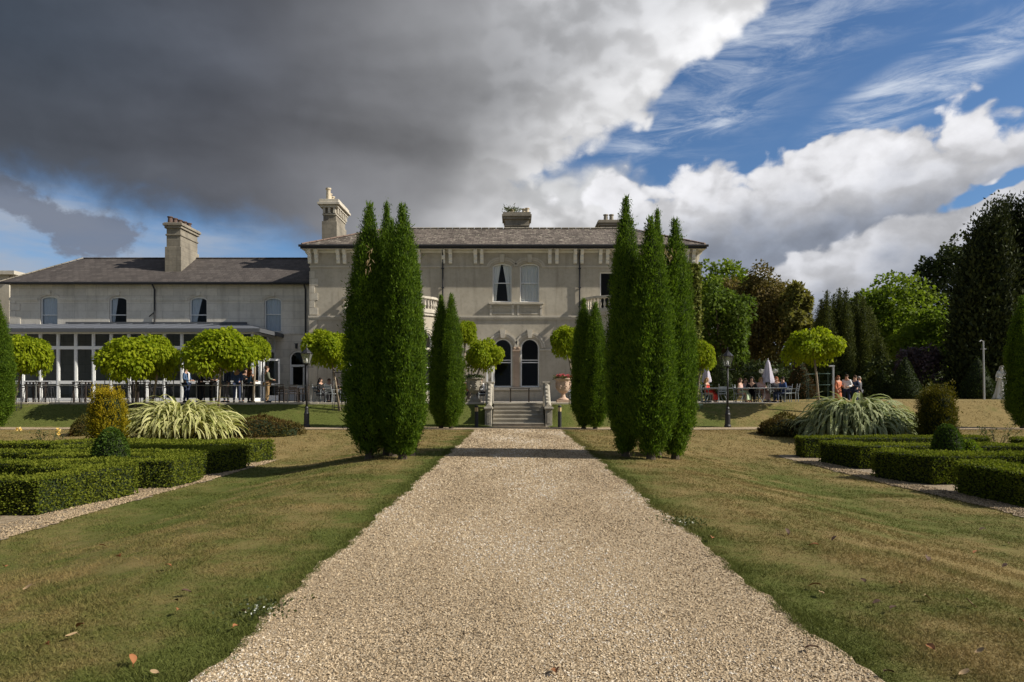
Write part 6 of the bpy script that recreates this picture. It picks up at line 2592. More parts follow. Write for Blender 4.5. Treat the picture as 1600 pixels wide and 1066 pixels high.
def chair_proto(m, slats=4, arms=True):
    root = thing('garden_chair', '', 'chair', (0, 0, 0))
    mb = MB()
    mb.box(-0.24, 0.24, -0.22, 0.24, 0.42, 0.46)
    mb.build('seat', m, root, bevel=0.008)
    for sx_ in (-1, 1):
        MB().tube([(sx_ * 0.22, -0.20, 0), (sx_ * 0.22, -0.20, 0.66 if arms else 0.43)], 0.02, 5).build('leg', m, root)
        MB().tube([(sx_ * 0.22, 0.24, 0), (sx_ * 0.22, 0.22, 0.45), (sx_ * 0.22, 0.32, 0.92)], 0.02, 5).build('leg', m, root)
        if arms:
            MB().box(sx_ * 0.22 - 0.028, sx_ * 0.22 + 0.028, -0.24, 0.27, 0.645, 0.67).build('armrest', m, root)
    for k in range(slats):
        z = 0.53 + k * 0.105
        y = 0.235 + (z - 0.45) * 0.2
        MB().box(-0.20, 0.20, y - 0.012, y + 0.012, z, z + 0.07).build('slat', m, root)
    return root


def table_proto(m, w_, d_, h, cross=True, name='garden_table'):
    root = thing(name, '', 'table', (0, 0, 0))
    MB().box(-w_ / 2, w_ / 2, -d_ / 2, d_ / 2, h - 0.035, h).build('tabletop', m, root, bevel=0.006)
    for sx_ in (-1, 1):
        for sy_ in (-1, 1):
            if cross:
                MB().tube([(sx_ * w_ * 0.30, sy_ * d_ * 0.40, h - 0.035), (sx_ * w_ * 0.26, sy_ * d_ * 0.36, h * 0.5), (sx_ * w_ * 0.38, sy_ * d_ * 0.44, 0.0)], 0.02, 5).build('leg', m, root)
            else:
                MB().box(sx_ * (w_ / 2 - 0.06) - 0.03, sx_ * (w_ / 2 - 0.06) + 0.03, sy_ * (d_ / 2 - 0.06) - 0.03, sy_ * (d_ / 2 - 0.06) + 0.03, 0, h - 0.036).build('leg', m, root)
    return root


def placer(proto):
    used = []

    def f(label, px, d, rz, group, z=None):
        x = px2(px, d)
        zz = (float(gh(x, d)) + 0.014) if z is None else z
        if not used:
            used.append(1)
            proto.location = (x, d, zz)
            proto.rotation_euler = (0, 0, rz)
            proto['label'] = label
            proto['group'] = group
            return proto
        return copy_tree(proto, (x, d, zz), rz, None, label, group)
    return f


stool = placer(stool_proto(M_IRON))
hightable = placer(table_proto(M_WOOD, 0.7, 0.7, 1.05, False, 'bar_table'))
GSs, GT_ = 'bar stools on the conservatory terrace', 'bar tables on the conservatory terrace'
for lab, px, d, rz in (('leftmost bar stool by the railing under the globe maple', 33, 34.6, 2.8), ('second bar stool from the left end of the railing', 45, 35.2, 0.4), ('third bar stool from the left end of the railing', 66, 34.9, 1.2), ('fourth bar stool, right of the first bar table', 76, 34.4, 3.4),
                       ('bar stool left of the golden yew', 121, 34.6, 2.5), ('bar stool just beside the golden yew, behind the railing', 137, 34.9, 0.3),
                       ('bar stool left of the caged trunk', 196, 34.7, 0.2), ('bar stool right of the caged trunk', 232, 34.8, 2.0), ('bar stool between the caged trunk and the man in the blue suit', 246, 34.5, 0.9), ('bar stool nearest to the man in the blue suit', 262, 34.9, 3.2)):
    stool(lab, px, d, rz, GSs, TERR + 0.013)
for lab, px, d in (('first bar table at the left end of the railing', 56, 34.8), ('bar table behind the golden yew', 129, 34.8), ('bar table behind the caged trunk', 221, 35.2), ('bar table among the standing guests', 325, 35.2)):
    hightable(lab, px, d, 0.1, GT_, TERR + 0.013)
chair = placer(chair_proto(M_WOOD))
for lab, px, d, rz in (('dark slatted chair with its back to the lawn by the man in khaki', 440, 34.2, 3.1), ('dark chair right of the dark table, behind the lamp post', 473, 34.4, 4.8), ('dark chair beyond the dark dining table', 455, 35.6, 0.1)):
    chair(lab, px, d, rz, 'dark wooden chairs near the arched door', TERR + 0.013)
tb = placer(table_proto(M_WOOD, 1.1, 0.8, 0.74, False, 'dining_table'))
tb('dark dining table in front of the arched white door', 455, 34.8, 0.0, 'dark tables on the terrace', TERR + 0.013)
tb('dark table at the top of the steps below the arched windows', 812, 36.5, 0.0, 'dark tables on the terrace', TERR + 0.013)
mch = placer(chair_proto(M_GREYCHAIR, 3))
for lab, px, d, rz in (('grey metal chair holding the dark haired woman behind the railing', 500, 34.9, 1.2), ('grey metal chair with its back to the lawn under the globe maple', 519, 34.5, 2.6), ('grey metal chair hidden close to the tall conifers', 541, 34.7, 4.2),
                       ('grey metal chair right of the steps urn', 894, 34.8, 0.4), ('grey chair left of the steps behind the grey urn', 752, 34.9, 2.0),
                       ('grey metal chair holding the woman in red', 1104, 34.8, 1.4), ('empty grey metal chair behind the lamp post', 1129, 34.4, 3.0), ('grey metal chair of the guest in the green dress', 1156, 34.9, 1.0), ('grey metal chair of the guest in black', 1172, 35.5, 0.2),
                       ('grey metal chair of the guest in the floral top', 1189, 35.6, 0.1), ('grey metal chair of the long haired guest', 1213, 35.8, 0.0), ('grey metal chair of the man in the blue jacket', 1226, 34.8, 5.2), ('empty chair at the right end of the dining party', 1238, 35.0, 4.6)):
    mch(lab, px, d, rz, 'grey metal chairs on the terrace')
mtb = placer(table_proto(M_GREYCHAIR, 1.5, 0.9, 0.74, True, 'metal_table'))
for lab, px, d in (('small grey metal table between the woman in red and the lamp post', 1117, 34.7), ('grey metal table of the guest in the green dress', 1170, 34.8), ('grey metal table under the larger closed parasol', 1204, 34.9), ('grey metal table under the tree behind the street lamp', 512, 35.4)):
    mtb(lab, px, d, 0.0, 'grey metal tables on the terrace')

# ================================================================= people
_cache = {}


def skin_mesh(key, verts, edges, radii, sub=1):
    """grow a smooth surface on a skeleton"""
    if key in _cache: return _cache[key].copy()
    me = bpy.data.meshes.new('skeleton')
    me.from_pydata(verts, edges, [])
    o = bpy.data.objects.new('skeleton', me)
    COL.objects.link(o)
    sm = o.modifiers.new('skin', 'SKIN')
    sm.use_smooth_shade = True
    lay = me.skin_vertices[0].data if len(me.skin_vertices) else None
    if lay is None:
        bm = bmesh.new()
        bm.from_mesh(me)
        bm.verts.layers.skin.verify()
        bm.to_mesh(me)
        bm.free()
        lay = me.skin_vertices[0].data
    for i, r in enumerate(radii):
        lay[i].radius = (r, r) if not hasattr(r, '__len__') else r
        lay[i].use_root = (i == 0)
    ss = o.modifiers.new('sub', 'SUBSURF')
    ss.levels = ss.render_levels = sub
    dg = bpy.context.evaluated_depsgraph_get()
    dg.update()
    out = bpy.data.meshes.new_from_object(o.evaluated_get(dg))
    bpy.data.objects.remove(o)
    bpy.data.meshes.remove(me)
    _cache[key] = out
    return out.copy()


def joints(pose):
    s_ = 0.0
    J = {'pelvis': (0, 0, 0.96), 'waist': (0, 0.0, 1.12), 'chest': (0, -0.01, 1.33), 'neck': (0, 0.01, 1.50), 'jaw': (0, -0.015, 1.59), 'crown': (0, 0.0, 1.70), 'nose': (0, -0.105, 1.625)}
    lean = {'sit': -0.06, 'sit_lean': -0.25}.get(pose, 0.0)
    for sd, n in ((-1, 'l'), (1, 'r')):
        J['sh' + n] = (sd * 0.175, 0.0, 1.43)
        J['hip' + n] = (sd * 0.095, 0.0, 0.90)
        J['kn' + n] = (sd * 0.115, -0.02, 0.50)
        J['an' + n] = (sd * 0.13, 0.03, 0.085)
        J['to' + n] = (sd * 0.155, -0.14, 0.035)
        if pose == 'down':
            J['el' + n] = (sd * 0.235, 0.03, 1.14)
            J['wr' + n] = (sd * 0.245, -0.05, 0.91)
        elif pose == 'glass':      # one hand raised with a drink, other in pocket
            J['el' + n] = (sd * 0.25, 0.02, 1.15)
            J['wr' + n] = (sd * 0.10, -0.24, 1.20) if sd > 0 else (sd * 0.20, -0.08, 0.95)
        else:                      # both forearms forward
            J['el' + n] = (sd * 0.25, -0.02, 1.15)
            J['wr' + n] = (sd * 0.11, -0.27, 1.10)
        if pose.startswith('sit'):
            J['hip' + n] = (sd * 0.10, -0.02, 0.93)
            J['kn' + n] = (sd * 0.13, -0.44, 0.93)
            J['an' + n] = (sd * 0.13, -0.42, 0.53)
            J['to' + n] = (sd * 0.14, -0.58, 0.485)
            J['wr' + n] = (sd * 0.12, -0.34, 1.16)
    if pose.startswith('sit'):
        dz_ = -0.45
        J = {k: (a, b + (lean * (c - 0.95) if c > 1.0 else 0), c + dz_) for k, (a, b, c) in J.items()}
    return J


EDG = [('pelvis', 'waist'), ('waist', 'chest'), ('chest', 'neck'), ('neck', 'jaw'), ('jaw', 'crown'), ('jaw', 'nose')] + \
      sum([[('chest', 'sh' + n), ('sh' + n, 'el' + n), ('el' + n, 'wr' + n), ('pelvis', 'hip' + n), ('hip' + n, 'kn' + n), ('kn' + n, 'an' + n), ('an' + n, 'to' + n)] for n in 'lr'], [])
RAD = {'pelvis': (0.15, 0.115), 'waist': (0.135, 0.10), 'chest': (0.165, 0.115), 'neck': 0.055, 'jaw': (0.068, 0.078), 'crown': (0.075, 0.088), 'nose': 0.014,
       'sh': 0.062, 'el': 0.043, 'wr': 0.030, 'hip': 0.085, 'kn': 0.058, 'an': 0.038, 'to': 0.033}


def rad(k):
    r = RAD.get(k, RAD.get(k[:2], RAD.get(k[:3], 0.05)))
    return r if hasattr(r, '__len__') else (r, r)


def limb_skin(key, J, names, grow, swap=None):
    idx = {k: i for i, k in enumerate(names)}
    e = [(idx[a], idx[b]) for a, b in EDG if a in idx and b in idx]
    R = []
    for k in names:
        a, b = rad(k)
        R.append((a + grow, b + grow))
    return skin_mesh(key, [J[k] for k in names], e, R)


def hand(mb, w, direction, side):
    """palm with four unequal bent fingers and a thumb"""
    w = Vector(w)
    d = Vector(direction).normalized()
    s_ = d.cross(Vector((0, 0, 1)))
    if s_.length < 0.1: s_ = Vector((1, 0, 0))
    s_.normalize()
    n = s_.cross(d)
    mb.tube([w - d * 0.01, w + d * 0.04, w + d * 0.09], [0.026, 0.036, 0.034], 6)
    for k, L in enumerate((0.065, 0.078, 0.072, 0.055)):
        b = w + d * 0.085 + s_ * (0.026 - 0.0175 * k)
        mb.tube([b, b + d * L * 0.5, b + d * L * 0.85 - n * L * 0.35], [0.009, 0.008, 0.006], 5)
    b = w + d * 0.03 + s_ * 0.032 * side
    mb.tube([b, b + d * 0.03 + s_ * 0.022 * side, b + d * 0.06 + s_ * 0.022 * side], [0.011, 0.010, 0.007], 5)


def append_mesh(mb, me):
    o = len(mb.v)
    mb.v += [tuple(v.co) for v in me.vertices]
    for p in me.polygons:
        mb.f.append([i + o for i in p.vertices])
        mb.m.append(mb.mi)


ALL = ['pelvis', 'waist', 'chest', 'neck', 'jaw', 'crown', 'nose'] + [a + n for n in 'lr' for a in ('sh', 'el', 'wr', 'hip', 'kn', 'an', 'to')]
GP_ = 'guests standing on the conservatory terrace'
GQ = 'guests seated on the terrace'


def person(label, px, d, rz, pose, top, legs, hair, group, hair_len=0.0, dress=False, sleeves=True, shirt=None, h=1.75, z=None, bald=False, skin=None):
    x = px2(px, d)
    zz = (TERR + 0.013 if z is None else z)
    root = thing('person', label, 'person', (x, d, zz), group, rz)
    J = joints(pose)
    mb = MB()
    append_mesh(mb, limb_skin('body' + pose, J, ALL, 0.0))
    for n, sd in (('l', -1), ('r', 1)):
        w, e = Vector(J['wr' + n]), Vector(J['el' + n])
        hand(mb, w, w - e, -sd)
    for sd in (-1, 1):
        c = Vector(J['jaw'])
        mb.ball((sd * 0.082, c.y + 0.015, c.z + 0.045), 0.012, 0.022, 0.032, 6, 4)       # ear
    mb.mi = 1
    for sd in (-1, 1):
        c = Vector(J['jaw'])
        mb.ball((sd * 0.030, c.y - 0.088, c.z + 0.055), 0.013, 0.008, 0.008, 6, 4)       # eye
    mb.ball((0, J['jaw'][1] - 0.085, J['jaw'][2] - 0.012), 0.024, 0.006, 0.005, 6, 4)      # mouth
    b = mb.build('body', [skin or M_SKIN, M_EYE], None, smooth=True)
    b.parent = root
    # clothes
    tn = ['waist', 'pelvis', 'chest'] + ['shl', 'shr'] + (['ell', 'wrl', 'elr', 'wrr'] if sleeves else [])
    J2 = dict(J)
    for n in 'lr':
        if sleeves: J2['wr' + n] = tuple(Vector(J['wr' + n]).lerp(Vector(J['el' + n]), 0.10))
    me = limb_skin('top%s%d' % (pose, sleeves), J2, tn, 0.022)
    me.materials.clear()
    me.materials.append(top)
    o = link_mesh('jacket' if sleeves else 'top', me, None, root)
    if dress:
        p = J['pelvis']
        mb = MB()
        if pose.startswith('sit'):
            rows = []
            for q, r, yy, zz_ in ((0, 0.17, 0.02, 0.10), (0.3, 0.19, -0.10, 0.05), (0.6, 0.20, -0.40, 0.07), (0.8, 0.21, -0.50, -0.10), (1, 0.24, -0.50, -0.36)):
                rows.append([(r * math.cos(a), p[1] + yy + r * 0.55 * math.sin(a) * (1 if q < 0.5 else 0.6), p[2] + zz_ + (0.10 * math.sin(a) if q < 0.7 else 0)) for a in np.linspace(0, 2 * math.pi, 13)[:-1]])
            mb.grid(rows, close_u=True)
        else:
            mb.lathe([(0.155, 0.22), (0.17, 0.02), (0.20, -0.2), (0.24, -0.80)], p, 14, sy=0.8)
        o = mb.build('dress', legs, None, smooth=True)
        o.parent = root
    else:
        ln = ['pelvis', 'hipl', 'knl', 'anl', 'hipr', 'knr', 'anr']
        me = limb_skin('legs' + pose, J, ln, 0.016)
        me.materials.clear()
        me.materials.append(legs)
        link_mesh('trousers', me, None, root)
        mb = MB()
        for n in 'lr':
            a, t_ = Vector(J['an' + n]), Vector(J['to' + n])
            mb.tube([a + Vector((0, 0.045, -0.045)), a.lerp(t_, 0.4) + Vector((0, 0, -0.02)), t_ + Vector((0, -0.02, -0.0))], [0.045, 0.050, 0.036], 8)
        o = mb.build('shoes', M_IRON, None, smooth=True)
        o.parent = root
    if shirt:
        c = Vector(J['chest'])
        mb = MB()
        mb.face([(-0.055, c.y - 0.142, c.z + 0.13), (0.055, c.y - 0.142, c.z + 0.13), (0.030, c.y - 0.142, c.z - 0.30), (-0.030, c.y - 0.142, c.z - 0.30)])
        mb.face([(-0.055, c.y - 0.142, c.z + 0.13), (0.055, c.y - 0.142, c.z + 0.13), (0.05, c.y - 0.05, c.z + 0.19), (-0.05, c.y - 0.05, c.z + 0.19)])
        o = mb.build('shirt', shirt, None)
        o.parent = root
    c = Vector(J['jaw']).lerp(Vector(J['crown']), 0.62)
    mb = MB()
    if not bald:
        mb.ball((0, c.y + 0.028, c.z + 0.020), 0.094, 0.104, 0.098, 10, 7)
        if hair_len:
            k = hair_len
            mb.tube([(0, c.y + 0.07, c.z), (0, c.y + 0.10, c.z - k * 0.5), (0, c.y + 0.105, c.z - k)], [0.09, 0.10, 0.055], 8)
            for sd in (-1, 1):
                mb.tube([(sd * 0.06, c.y + 0.02, c.z + 0.02), (sd * 0.095, c.y + 0.03, c.z - k * 0.4), (sd * 0.10, c.y + 0.05, c.z - k * 0.8)], [0.05, 0.05, 0.03], 6)
    else:
        mb.lathe([(0.088, -0.05), (0.094, -0.01), (0.090, 0.015), (0.08, 0.0)], (0, c.y + 0.02, c.z - 0.01), 10, sy=1.05)
    o = mb.build('hair', hair, None, smooth=True)
    o.parent = root
    k = h / 1.75
    root.scale = (k, k, k)
    return root


C_NAVY = cloth('navy_suit', (0.028, 0.040, 0.085))
C_BLUE = cloth('blue_suit', (0.045, 0.080, 0.20))
C_STEEL = cloth('steel_blue_suit', (0.060, 0.105, 0.19))
C_BLACK = cloth('black_cloth', (0.012, 0.012, 0.014))
C_GREENGREY = cloth('sage_jacket', (0.13, 0.14, 0.10))
C_KHAKI = cloth('khaki_trousers', (0.30, 0.20, 0.10))
C_WHITE = cloth('white_shirt', (0.72, 0.72, 0.74))
C_RED = cloth('red_dress', (0.62, 0.045, 0.03))
C_MINT = cloth('mint_dress', (0.45, 0.55, 0.36))
C_FLORAL = cloth('floral_top', (0.55, 0.36, 0.32))
C_ORANGE = cloth('rust_dress', (0.50, 0.17, 0.09))
C_TEAL = cloth('teal_top', (0.04, 0.09, 0.15))
C_GREYT = cloth('grey_trousers', (0.10, 0.10, 0.11))
H_DARK = cloth('dark_hair', (0.018, 0.012, 0.010))
H_BROWN = cloth('brown_hair', (0.06, 0.032, 0.018))
H_AUB = cloth('auburn_hair', (0.20, 0.065, 0.022))
H_BLOND = cloth('blond_hair', (0.34, 0.20, 0.09))
H_GREY = cloth('grey_hair', (0.30, 0.27, 0.24))

person('man in a steel blue suit standing in profile, leftmost of the standing guests', 291, 34.6, 1.4, 'fwd', C_STEEL, C_NAVY, H_DARK, GP_, shirt=C_WHITE, h=1.78)
person('man in a dark suit with his back turned, second of the standing guests', 313, 34.9, 2.6, 'fwd', C_BLACK, C_BLACK, H_DARK, GP_, h=1.80)
person('man in black standing in the tree shade, just left of the globe maple trunk', 333, 35.3, 0.6, 'fwd', C_BLACK, C_BLACK, H_DARK, GP_, h=1.84)
person('balding man in navy jacket and white shirt facing the lawn', 353, 34.5, -0.5, 'down', C_NAVY, C_GREYT, H_BLOND, GP_, shirt=C_WHITE, h=1.84, bald=True)
person('man in a royal blue jacket seen from behind by the railing', 370, 34.2, 3.3, 'fwd', C_BLUE, C_NAVY, H_DARK, GP_, h=1.80)
person('dark haired guest half hidden behind the woman with auburn hair', 384, 35.4, 0.3, 'glass', C_BLACK, C_BLACK, H_DARK, GP_, h=1.74)
person('woman with long auburn hair in a teal top seen from behind', 391, 34.5, 2.5, 'fwd', C_TEAL, C_BLACK, H_AUB, GP_, hair_len=0.38, sleeves=False, h=1.74)
person('man in a sage jacket and khaki trousers at the right end of the standing group', 417, 34.3, 2.2, 'fwd', C_GREENGREY, C_KHAKI, H_BROWN, GP_, h=1.82)
person('dark haired woman seated behind the railing near the lamp post', 500, 34.9, 1.2, 'sit', C_BLACK, C_GREYT, H_DARK, GQ, hair_len=0.30, h=1.68)
person('seated guest in white at the table under the globe maple', 514, 36.1, 0.2, 'sit', C_WHITE, C_BLACK, H_BROWN, GQ, h=1.66)
person('seated guest in black with bare arms behind the iron tree guard', 524, 35.7, 0.8, 'sit', C_BLACK, C_BLACK, H_DARK, GQ, sleeves=False, h=1.68, hair_len=0.2)
person('guest seated closest to the tall conifers on the left terrace', 541, 35.3, -0.9, 'sit', C_GREYT, C_BLACK, H_BROWN, GQ, h=1.70)
person('guest in a rust coloured top seated left of the grey urn', 732, 35.2, 0.4, 'sit', C_ORANGE, C_BLACK, H_BROWN, GQ, h=1.68)
person('guest in white and dark clothes seated right of the grey urn', 752, 35.0, -0.8, 'sit', C_WHITE, C_BLACK, H_AUB, GQ, h=1.66)
ZR_ = TERR + 0.013
person('woman in a bright red dress seated at the small metal table', 1104, 34.8, 0.9, 'sit', C_RED, C_RED, H_BLOND, GQ, hair_len=0.25, dress=True, sleeves=False, h=1.68)
person('woman in a mint green dress seated right of the lamp post', 1156, 34.9, 0.8, 'sit', C_FLORAL, C_MINT, H_BROWN, GQ, hair_len=0.2, dress=True, sleeves=False, h=1.66)
person('guest with dark hair behind the woman in mint green', 1164, 36.0, 0.1, 'sit', C_FLORAL, C_BLACK, H_BROWN, GQ, h=1.66, hair_len=0.15)
person('guest in black leaning over the metal table', 1175, 35.4, -0.4, 'sit_lean', C_BLACK, C_BLACK, H_DARK, GQ, h=1.78, hair_len=0.18)
person('blonde guest in a pale floral top seated left of the larger parasol', 1189, 35.6, 0.2, 'sit', C_FLORAL, C_FLORAL, H_BLOND, GQ, hair_len=0.2, dress=True, h=1.74)
person('long haired guest seated right of the larger parasol', 1213, 35.8, -0.2, 'sit', C_GREYT, C_BLACK, H_AUB, GQ, hair_len=0.35, h=1.78)
person('man in a blue jacket seated at the right end of the table', 1224, 34.8, -1.3, 'sit', C_BLUE, C_NAVY, H_DARK, GQ, h=1.74)
zl = float(gh(px2(1320, 35), 35.0))
G3 = 'guests behind the striped flax'
person('long haired woman in a rust dress behind the striped flax', 1310, 34.8, 0.5, 'glass', C_ORANGE, C_ORANGE, H_AUB, G3, hair_len=0.35, dress=True, h=1.60, z=zl - 0.35)
person('man in a white shirt behind the striped flax', 1323, 34.9, -0.6, 'fwd', C_WHITE, C_NAVY, H_BROWN, G3, h=1.66, z=zl - 0.35)
person('man in a navy waistcoat and white sleeves, third behind the striped flax', 1336, 34.9, -1.2, 'glass', C_NAVY, C_NAVY, H_BROWN, G3, h=1.62, z=zl - 0.35)
person('guest in grey at the right end of the group behind the striped flax', 1343, 35.4, 0.8, 'down', C_GREYT, C_GREYT, H_GREY, G3, h=1.58, z=zl - 0.35)

# ================================================================= the white statue
d = 38.6
x = px2(1565.5, d)
zb = float(gh(x, d))
st = thing('statue', 'white marble statue of a veiled robed woman on the terrace lawn', 'statue', (x, d, zb))
k = (pz2(571, d) - zb - 0.06) / 1.80
J = joints('fwd')
mb = MB()
append_mesh(mb, limb_skin('bodyfwd', J, ALL, 0.0))
for n, sd in (('l', -1), ('r', 1)):
    w, e = Vector(J['wr' + n]), Vector(J['el' + n])
    hand(mb, w, w - e, -sd)
mb.v = [(a * k, b * k, c * k + 0.06) for a, b, c in mb.v]
o = mb.build('figure', M_STATUE, None, smooth=True)
o.parent = st
o.rotation_euler = (0, 0, -0.5)
mb = MB()
rows = []
for z, r, fold in ((1.36, 0.19, 0.0), (1.2, 0.19, 0.02), (1.05, 0.185, 0.03), (0.9, 0.22, 0.05), (0.6, 0.27, 0.10), (0.3, 0.33, 0.13), (0.05, 0.42, 0.16), (0.0, 0.42, 0.16)):
    rows.append([(k * r * (1 + fold * math.sin(a * 9 + z * 2)) * math.cos(a), k * r * 0.85 * (1 + fold * math.sin(a * 9 + z * 2)) * math.sin(a), k * z + 0.05) for a in np.linspace(0, 2 * math.pi, 49)[:-1]])
mb.grid(rows, close_u=True)
o = mb.build('robe', M_STATUE, None, smooth=True)
o.parent = st
me = limb_skin('topfwd1', {**J}, ['waist', 'pelvis', 'chest', 'shl', 'shr', 'ell', 'wrl', 'elr', 'wrr'], 0.035)
me.materials.clear()
me.materials.append(M_STATUE)
o = link_mesh('bodice', me, None, st)
o.scale = (k, k, k)
o.location = (0, 0, 0.06)
o.rotation_euler = (0, 0, -0.5)
mb = MB()
rows = []
for z, r, yy in ((1.80, 0.02, 0.0), (1.77, 0.07, 0.0), (1.70, 0.115, 0.015), (1.58, 0.13, 0.035), (1.45, 0.20, 0.05), (1.25, 0.25, 0.07), (0.95, 0.27, 0.09)):
    rows.append([(k * r * math.sin(a) * (1 + 0.06 * math.sin(a * 9)), k * (yy + r * 0.9 * math.cos(a)), k * z + 0.06) for a in np.linspace(-2.1, 2.1, 29)])
mb.grid(rows)
o = mb.build('veil', M_STATUE, None, smooth=True)
o.parent = st
o.rotation_euler = (0, 0, -0.5)
MB().box(x - 0.36, x + 0.36, d - 0.34, d + 0.34, zb - 0.05, zb + 0.06).build('base', M_STATUE, st, bevel=0.012)

# ================================================================= grass blades, pebbles, fallen leaves
rg = np.random.default_rng(1)


def in_path(x, y, m_=0.0):
    return (x > edge_l(y) - m_) & (x < edge_r(y) + m_) & (y < 28.7)


# more blades near the camera
NB = 430000
u = rg.random(NB)
y = 3.0 * (13.5 / 3.0) ** u
x = rg.uniform(-1, 1, NB) * (0.80 * y + 0.4)
# a fringe along the path edges
k2 = 70000
ye = 3.0 * (28.0 / 3.0) ** rg.random(k2)
sd = rg.random(k2) < 0.5
off = np.abs(rg.normal(0, 0.10, k2)) - 0.05
xe = np.where(sd, edge_l(ye) - off, edge_r(ye) + off)
k3 = 260000
y3 = 13.0 + 20.3 * rg.random(k3) ** 1.2
x3 = rg.uniform(-1, 1, k3) * (0.80 * y3 + 0.4)
x = np.concatenate([x, xe, x3])
y = np.concatenate([y, ye, y3])
fr_ = np.concatenate([np.zeros(NB), np.ones(k2), np.zeros(k3)])
ok = ((~in_path(x, y, 0.0)) | ((fr_ > 0) & ~in_path(x, y, -0.06))) & ((y > 21.5) | ((x > -7.04) & (x < 8.18))) & ((y < 28.55) | (y > 30.42)) & ~((y > 30) & (x > -1.5) & (x < 1.75)) & (y < 33.0)
x, y, fr_ = x[ok], y[ok], fr_[ok]
z = gh(x, y)
n = len(x)
P = np.stack([x, y, z - 0.004], -1)
d = rg.normal(0, 0.75, (n, 3))
d[:, 2] = rg.uniform(0.35, 1.0, n)
d = unit(d)
sc_ = np.clip(y / 6.0, 1.0, 3.2)
Lb = rg.uniform(0.018, 0.042, n) * (1 + 0.5 * fr_ * rg.random(n)) * np.clip(y / 14.0, 1.0, 1.6) * np.clip(1.0 + 0.55 * fbm(np.stack([x, y, 0 * x], -1), 8, 3.0, 3), 0.5, 1.8)
Wb = rg.uniform(0.0022, 0.0042, n) * sc_
sdv = unit(np.cross(d, rg.normal(size=(n, 3))))
v = np.empty((n, 3, 3), np.float32)
v[:, 0] = P - sdv * Wb[:, None]
v[:, 1] = P + sdv * Wb[:, None]
v[:, 2] = P + d * Lb[:, None]
ti = np.clip(rg.normal(0.45, 0.3, n), 0, 1)
tag(link_mesh('grass', np_mesh('grass', v.reshape(-1, 3), 3, ti), M_BLADE), kind='stuff')

# pebbles
NP_ = 112000
u = rg.random(NP_)
y = 3.1 * (28.5 / 3.1) ** u
x = edge_l(y) + 0.01 + rg.random(NP_) * (edge_r(y) - edge_l(y) - 0.02)
k4 = 16000
ys = 8.0 + 12.0 * rg.random(k4) ** 1.3
lf = rg.random(k4) < 0.5
xs = np.where(lf, -7.02 - 0.75 * rg.random(k4) ** 1.3, 8.14 + 0.6 * rg.random(k4) ** 1.3)
nmain = NP_
x, y = np.concatenate([x, xs]), np.concatenate([y, ys])
NP_ = nmain + k4
s_ = rg.uniform(0.0045, 0.0105, NP_) * np.maximum(1.0, y / 5.5) ** 0.6
s_[nmain:] *= 1.25
octv = np.array([[1, 0, 0], [0, 1, 0], [-1, 0, 0], [0, -1, 0], [0, 0, 1], [0, 0, -1]], float)
octf = np.array([[0, 1, 4], [1, 2, 4], [2, 3, 4], [3, 0, 4], [1, 0, 5], [2, 1, 5], [3, 2, 5], [0, 3, 5]])
th = rg.uniform(0, 6.28, NP_)
ct, st_ = np.cos(th), np.sin(th)
sx_ = s_ * rg.uniform(0.8, 1.5, NP_)
sy_ = s_ * rg.uniform(0.7, 1.1, NP_)
sz_ = s_ * rg.uniform(0.45, 0.8, NP_)
jit = rg.uniform(0.7, 1.2, (NP_, 6, 3))
loc = octv[None] * jit * np.stack([sx_, sy_, sz_], -1)[:, None, :]
tx, ty = rg.normal(0, 0.4, NP_), rg.normal(0, 0.4, NP_)
loc[:, :, 2] += loc[:, :, 0] * tx[:, None] + loc[:, :, 1] * ty[:, None]
wx_ = loc[:, :, 0] * ct[:, None] - loc[:, :, 1] * st_[:, None]
wy_ = loc[:, :, 0] * st_[:, None] + loc[:, :, 1] * ct[:, None]
q = (x - edge_l(y)) / (edge_r(y) - edge_l(y))
zc = 0.008 + 0.012 * np.sin(np.pi * np.clip(q, 0, 1)) + sz_ * 0.35
zc[nmain:] = gh(x[nmain:], y[nmain:]) + 0.016 + sz_[nmain:] * 0.3
wv3 = np.stack([wx_ + x[:, None], wy_ + y[:, None], loc[:, :, 2] + zc[:, None]], -1)
tri = wv3[:, octf].reshape(-1, 3)
tp = np.clip(rg.random(NP_) + 0.26 * fbm(np.stack([x * 1.6, y * 0.45, 0 * x], -1), 5, 1.5, 3), 0, 1)
tp[nmain:] *= 0.45
ti = np.repeat(tp, 8)
tag(link_mesh('pebbles', np_mesh('pebbles', tri, 3, ti), M_PEBBLE), kind='stuff')

# fallen leaves seen on the lawn, each one lying where the photo shows it
leaf_px = [(278, 963, 0), (291, 933, 1), (275, 947, 1), (292, 912, 2), (262, 891, 0), (187, 876, 0), (154, 889, 2), (43, 925, 2), (6, 892, 0), (125, 988, 0), (16, 1006, 2), (74, 1018, 0), (204, 1042, 0), (242, 1061, 2), (367, 989, 0), (340, 1010, 2), (380, 963, 2), (160, 859, 0), (206, 975, 0), (111, 1002, 2),
           (1274, 923, 0), (1284, 934, 2), (1407, 919, 0), (1270, 1023, 1), (1448, 880, 1), (1473, 882, 1), (1525, 869, 0), (1577, 853, 2), (1570, 890, 1), (1584, 905, 1), (1449, 941, 2), (1467, 938, 2), (1489, 941, 1), (1517, 951, 2), (1397, 959, 1), (1455, 1023, 0), (1531, 1027, 2), (1507, 1062, 2), (1580, 994, 1), (1596, 980, 0), (1390, 1062, 1), (1372, 1040, 1), (1272, 859, 0), (1304, 848, 1), (1230, 837, 1), (1210, 870, 0), (1370, 950, 1), (1112, 847, 0), (1468, 834, 2), (1535, 832, 1), (1469, 1012, 1), (1348, 915, 1), (870, 1060, 0)]
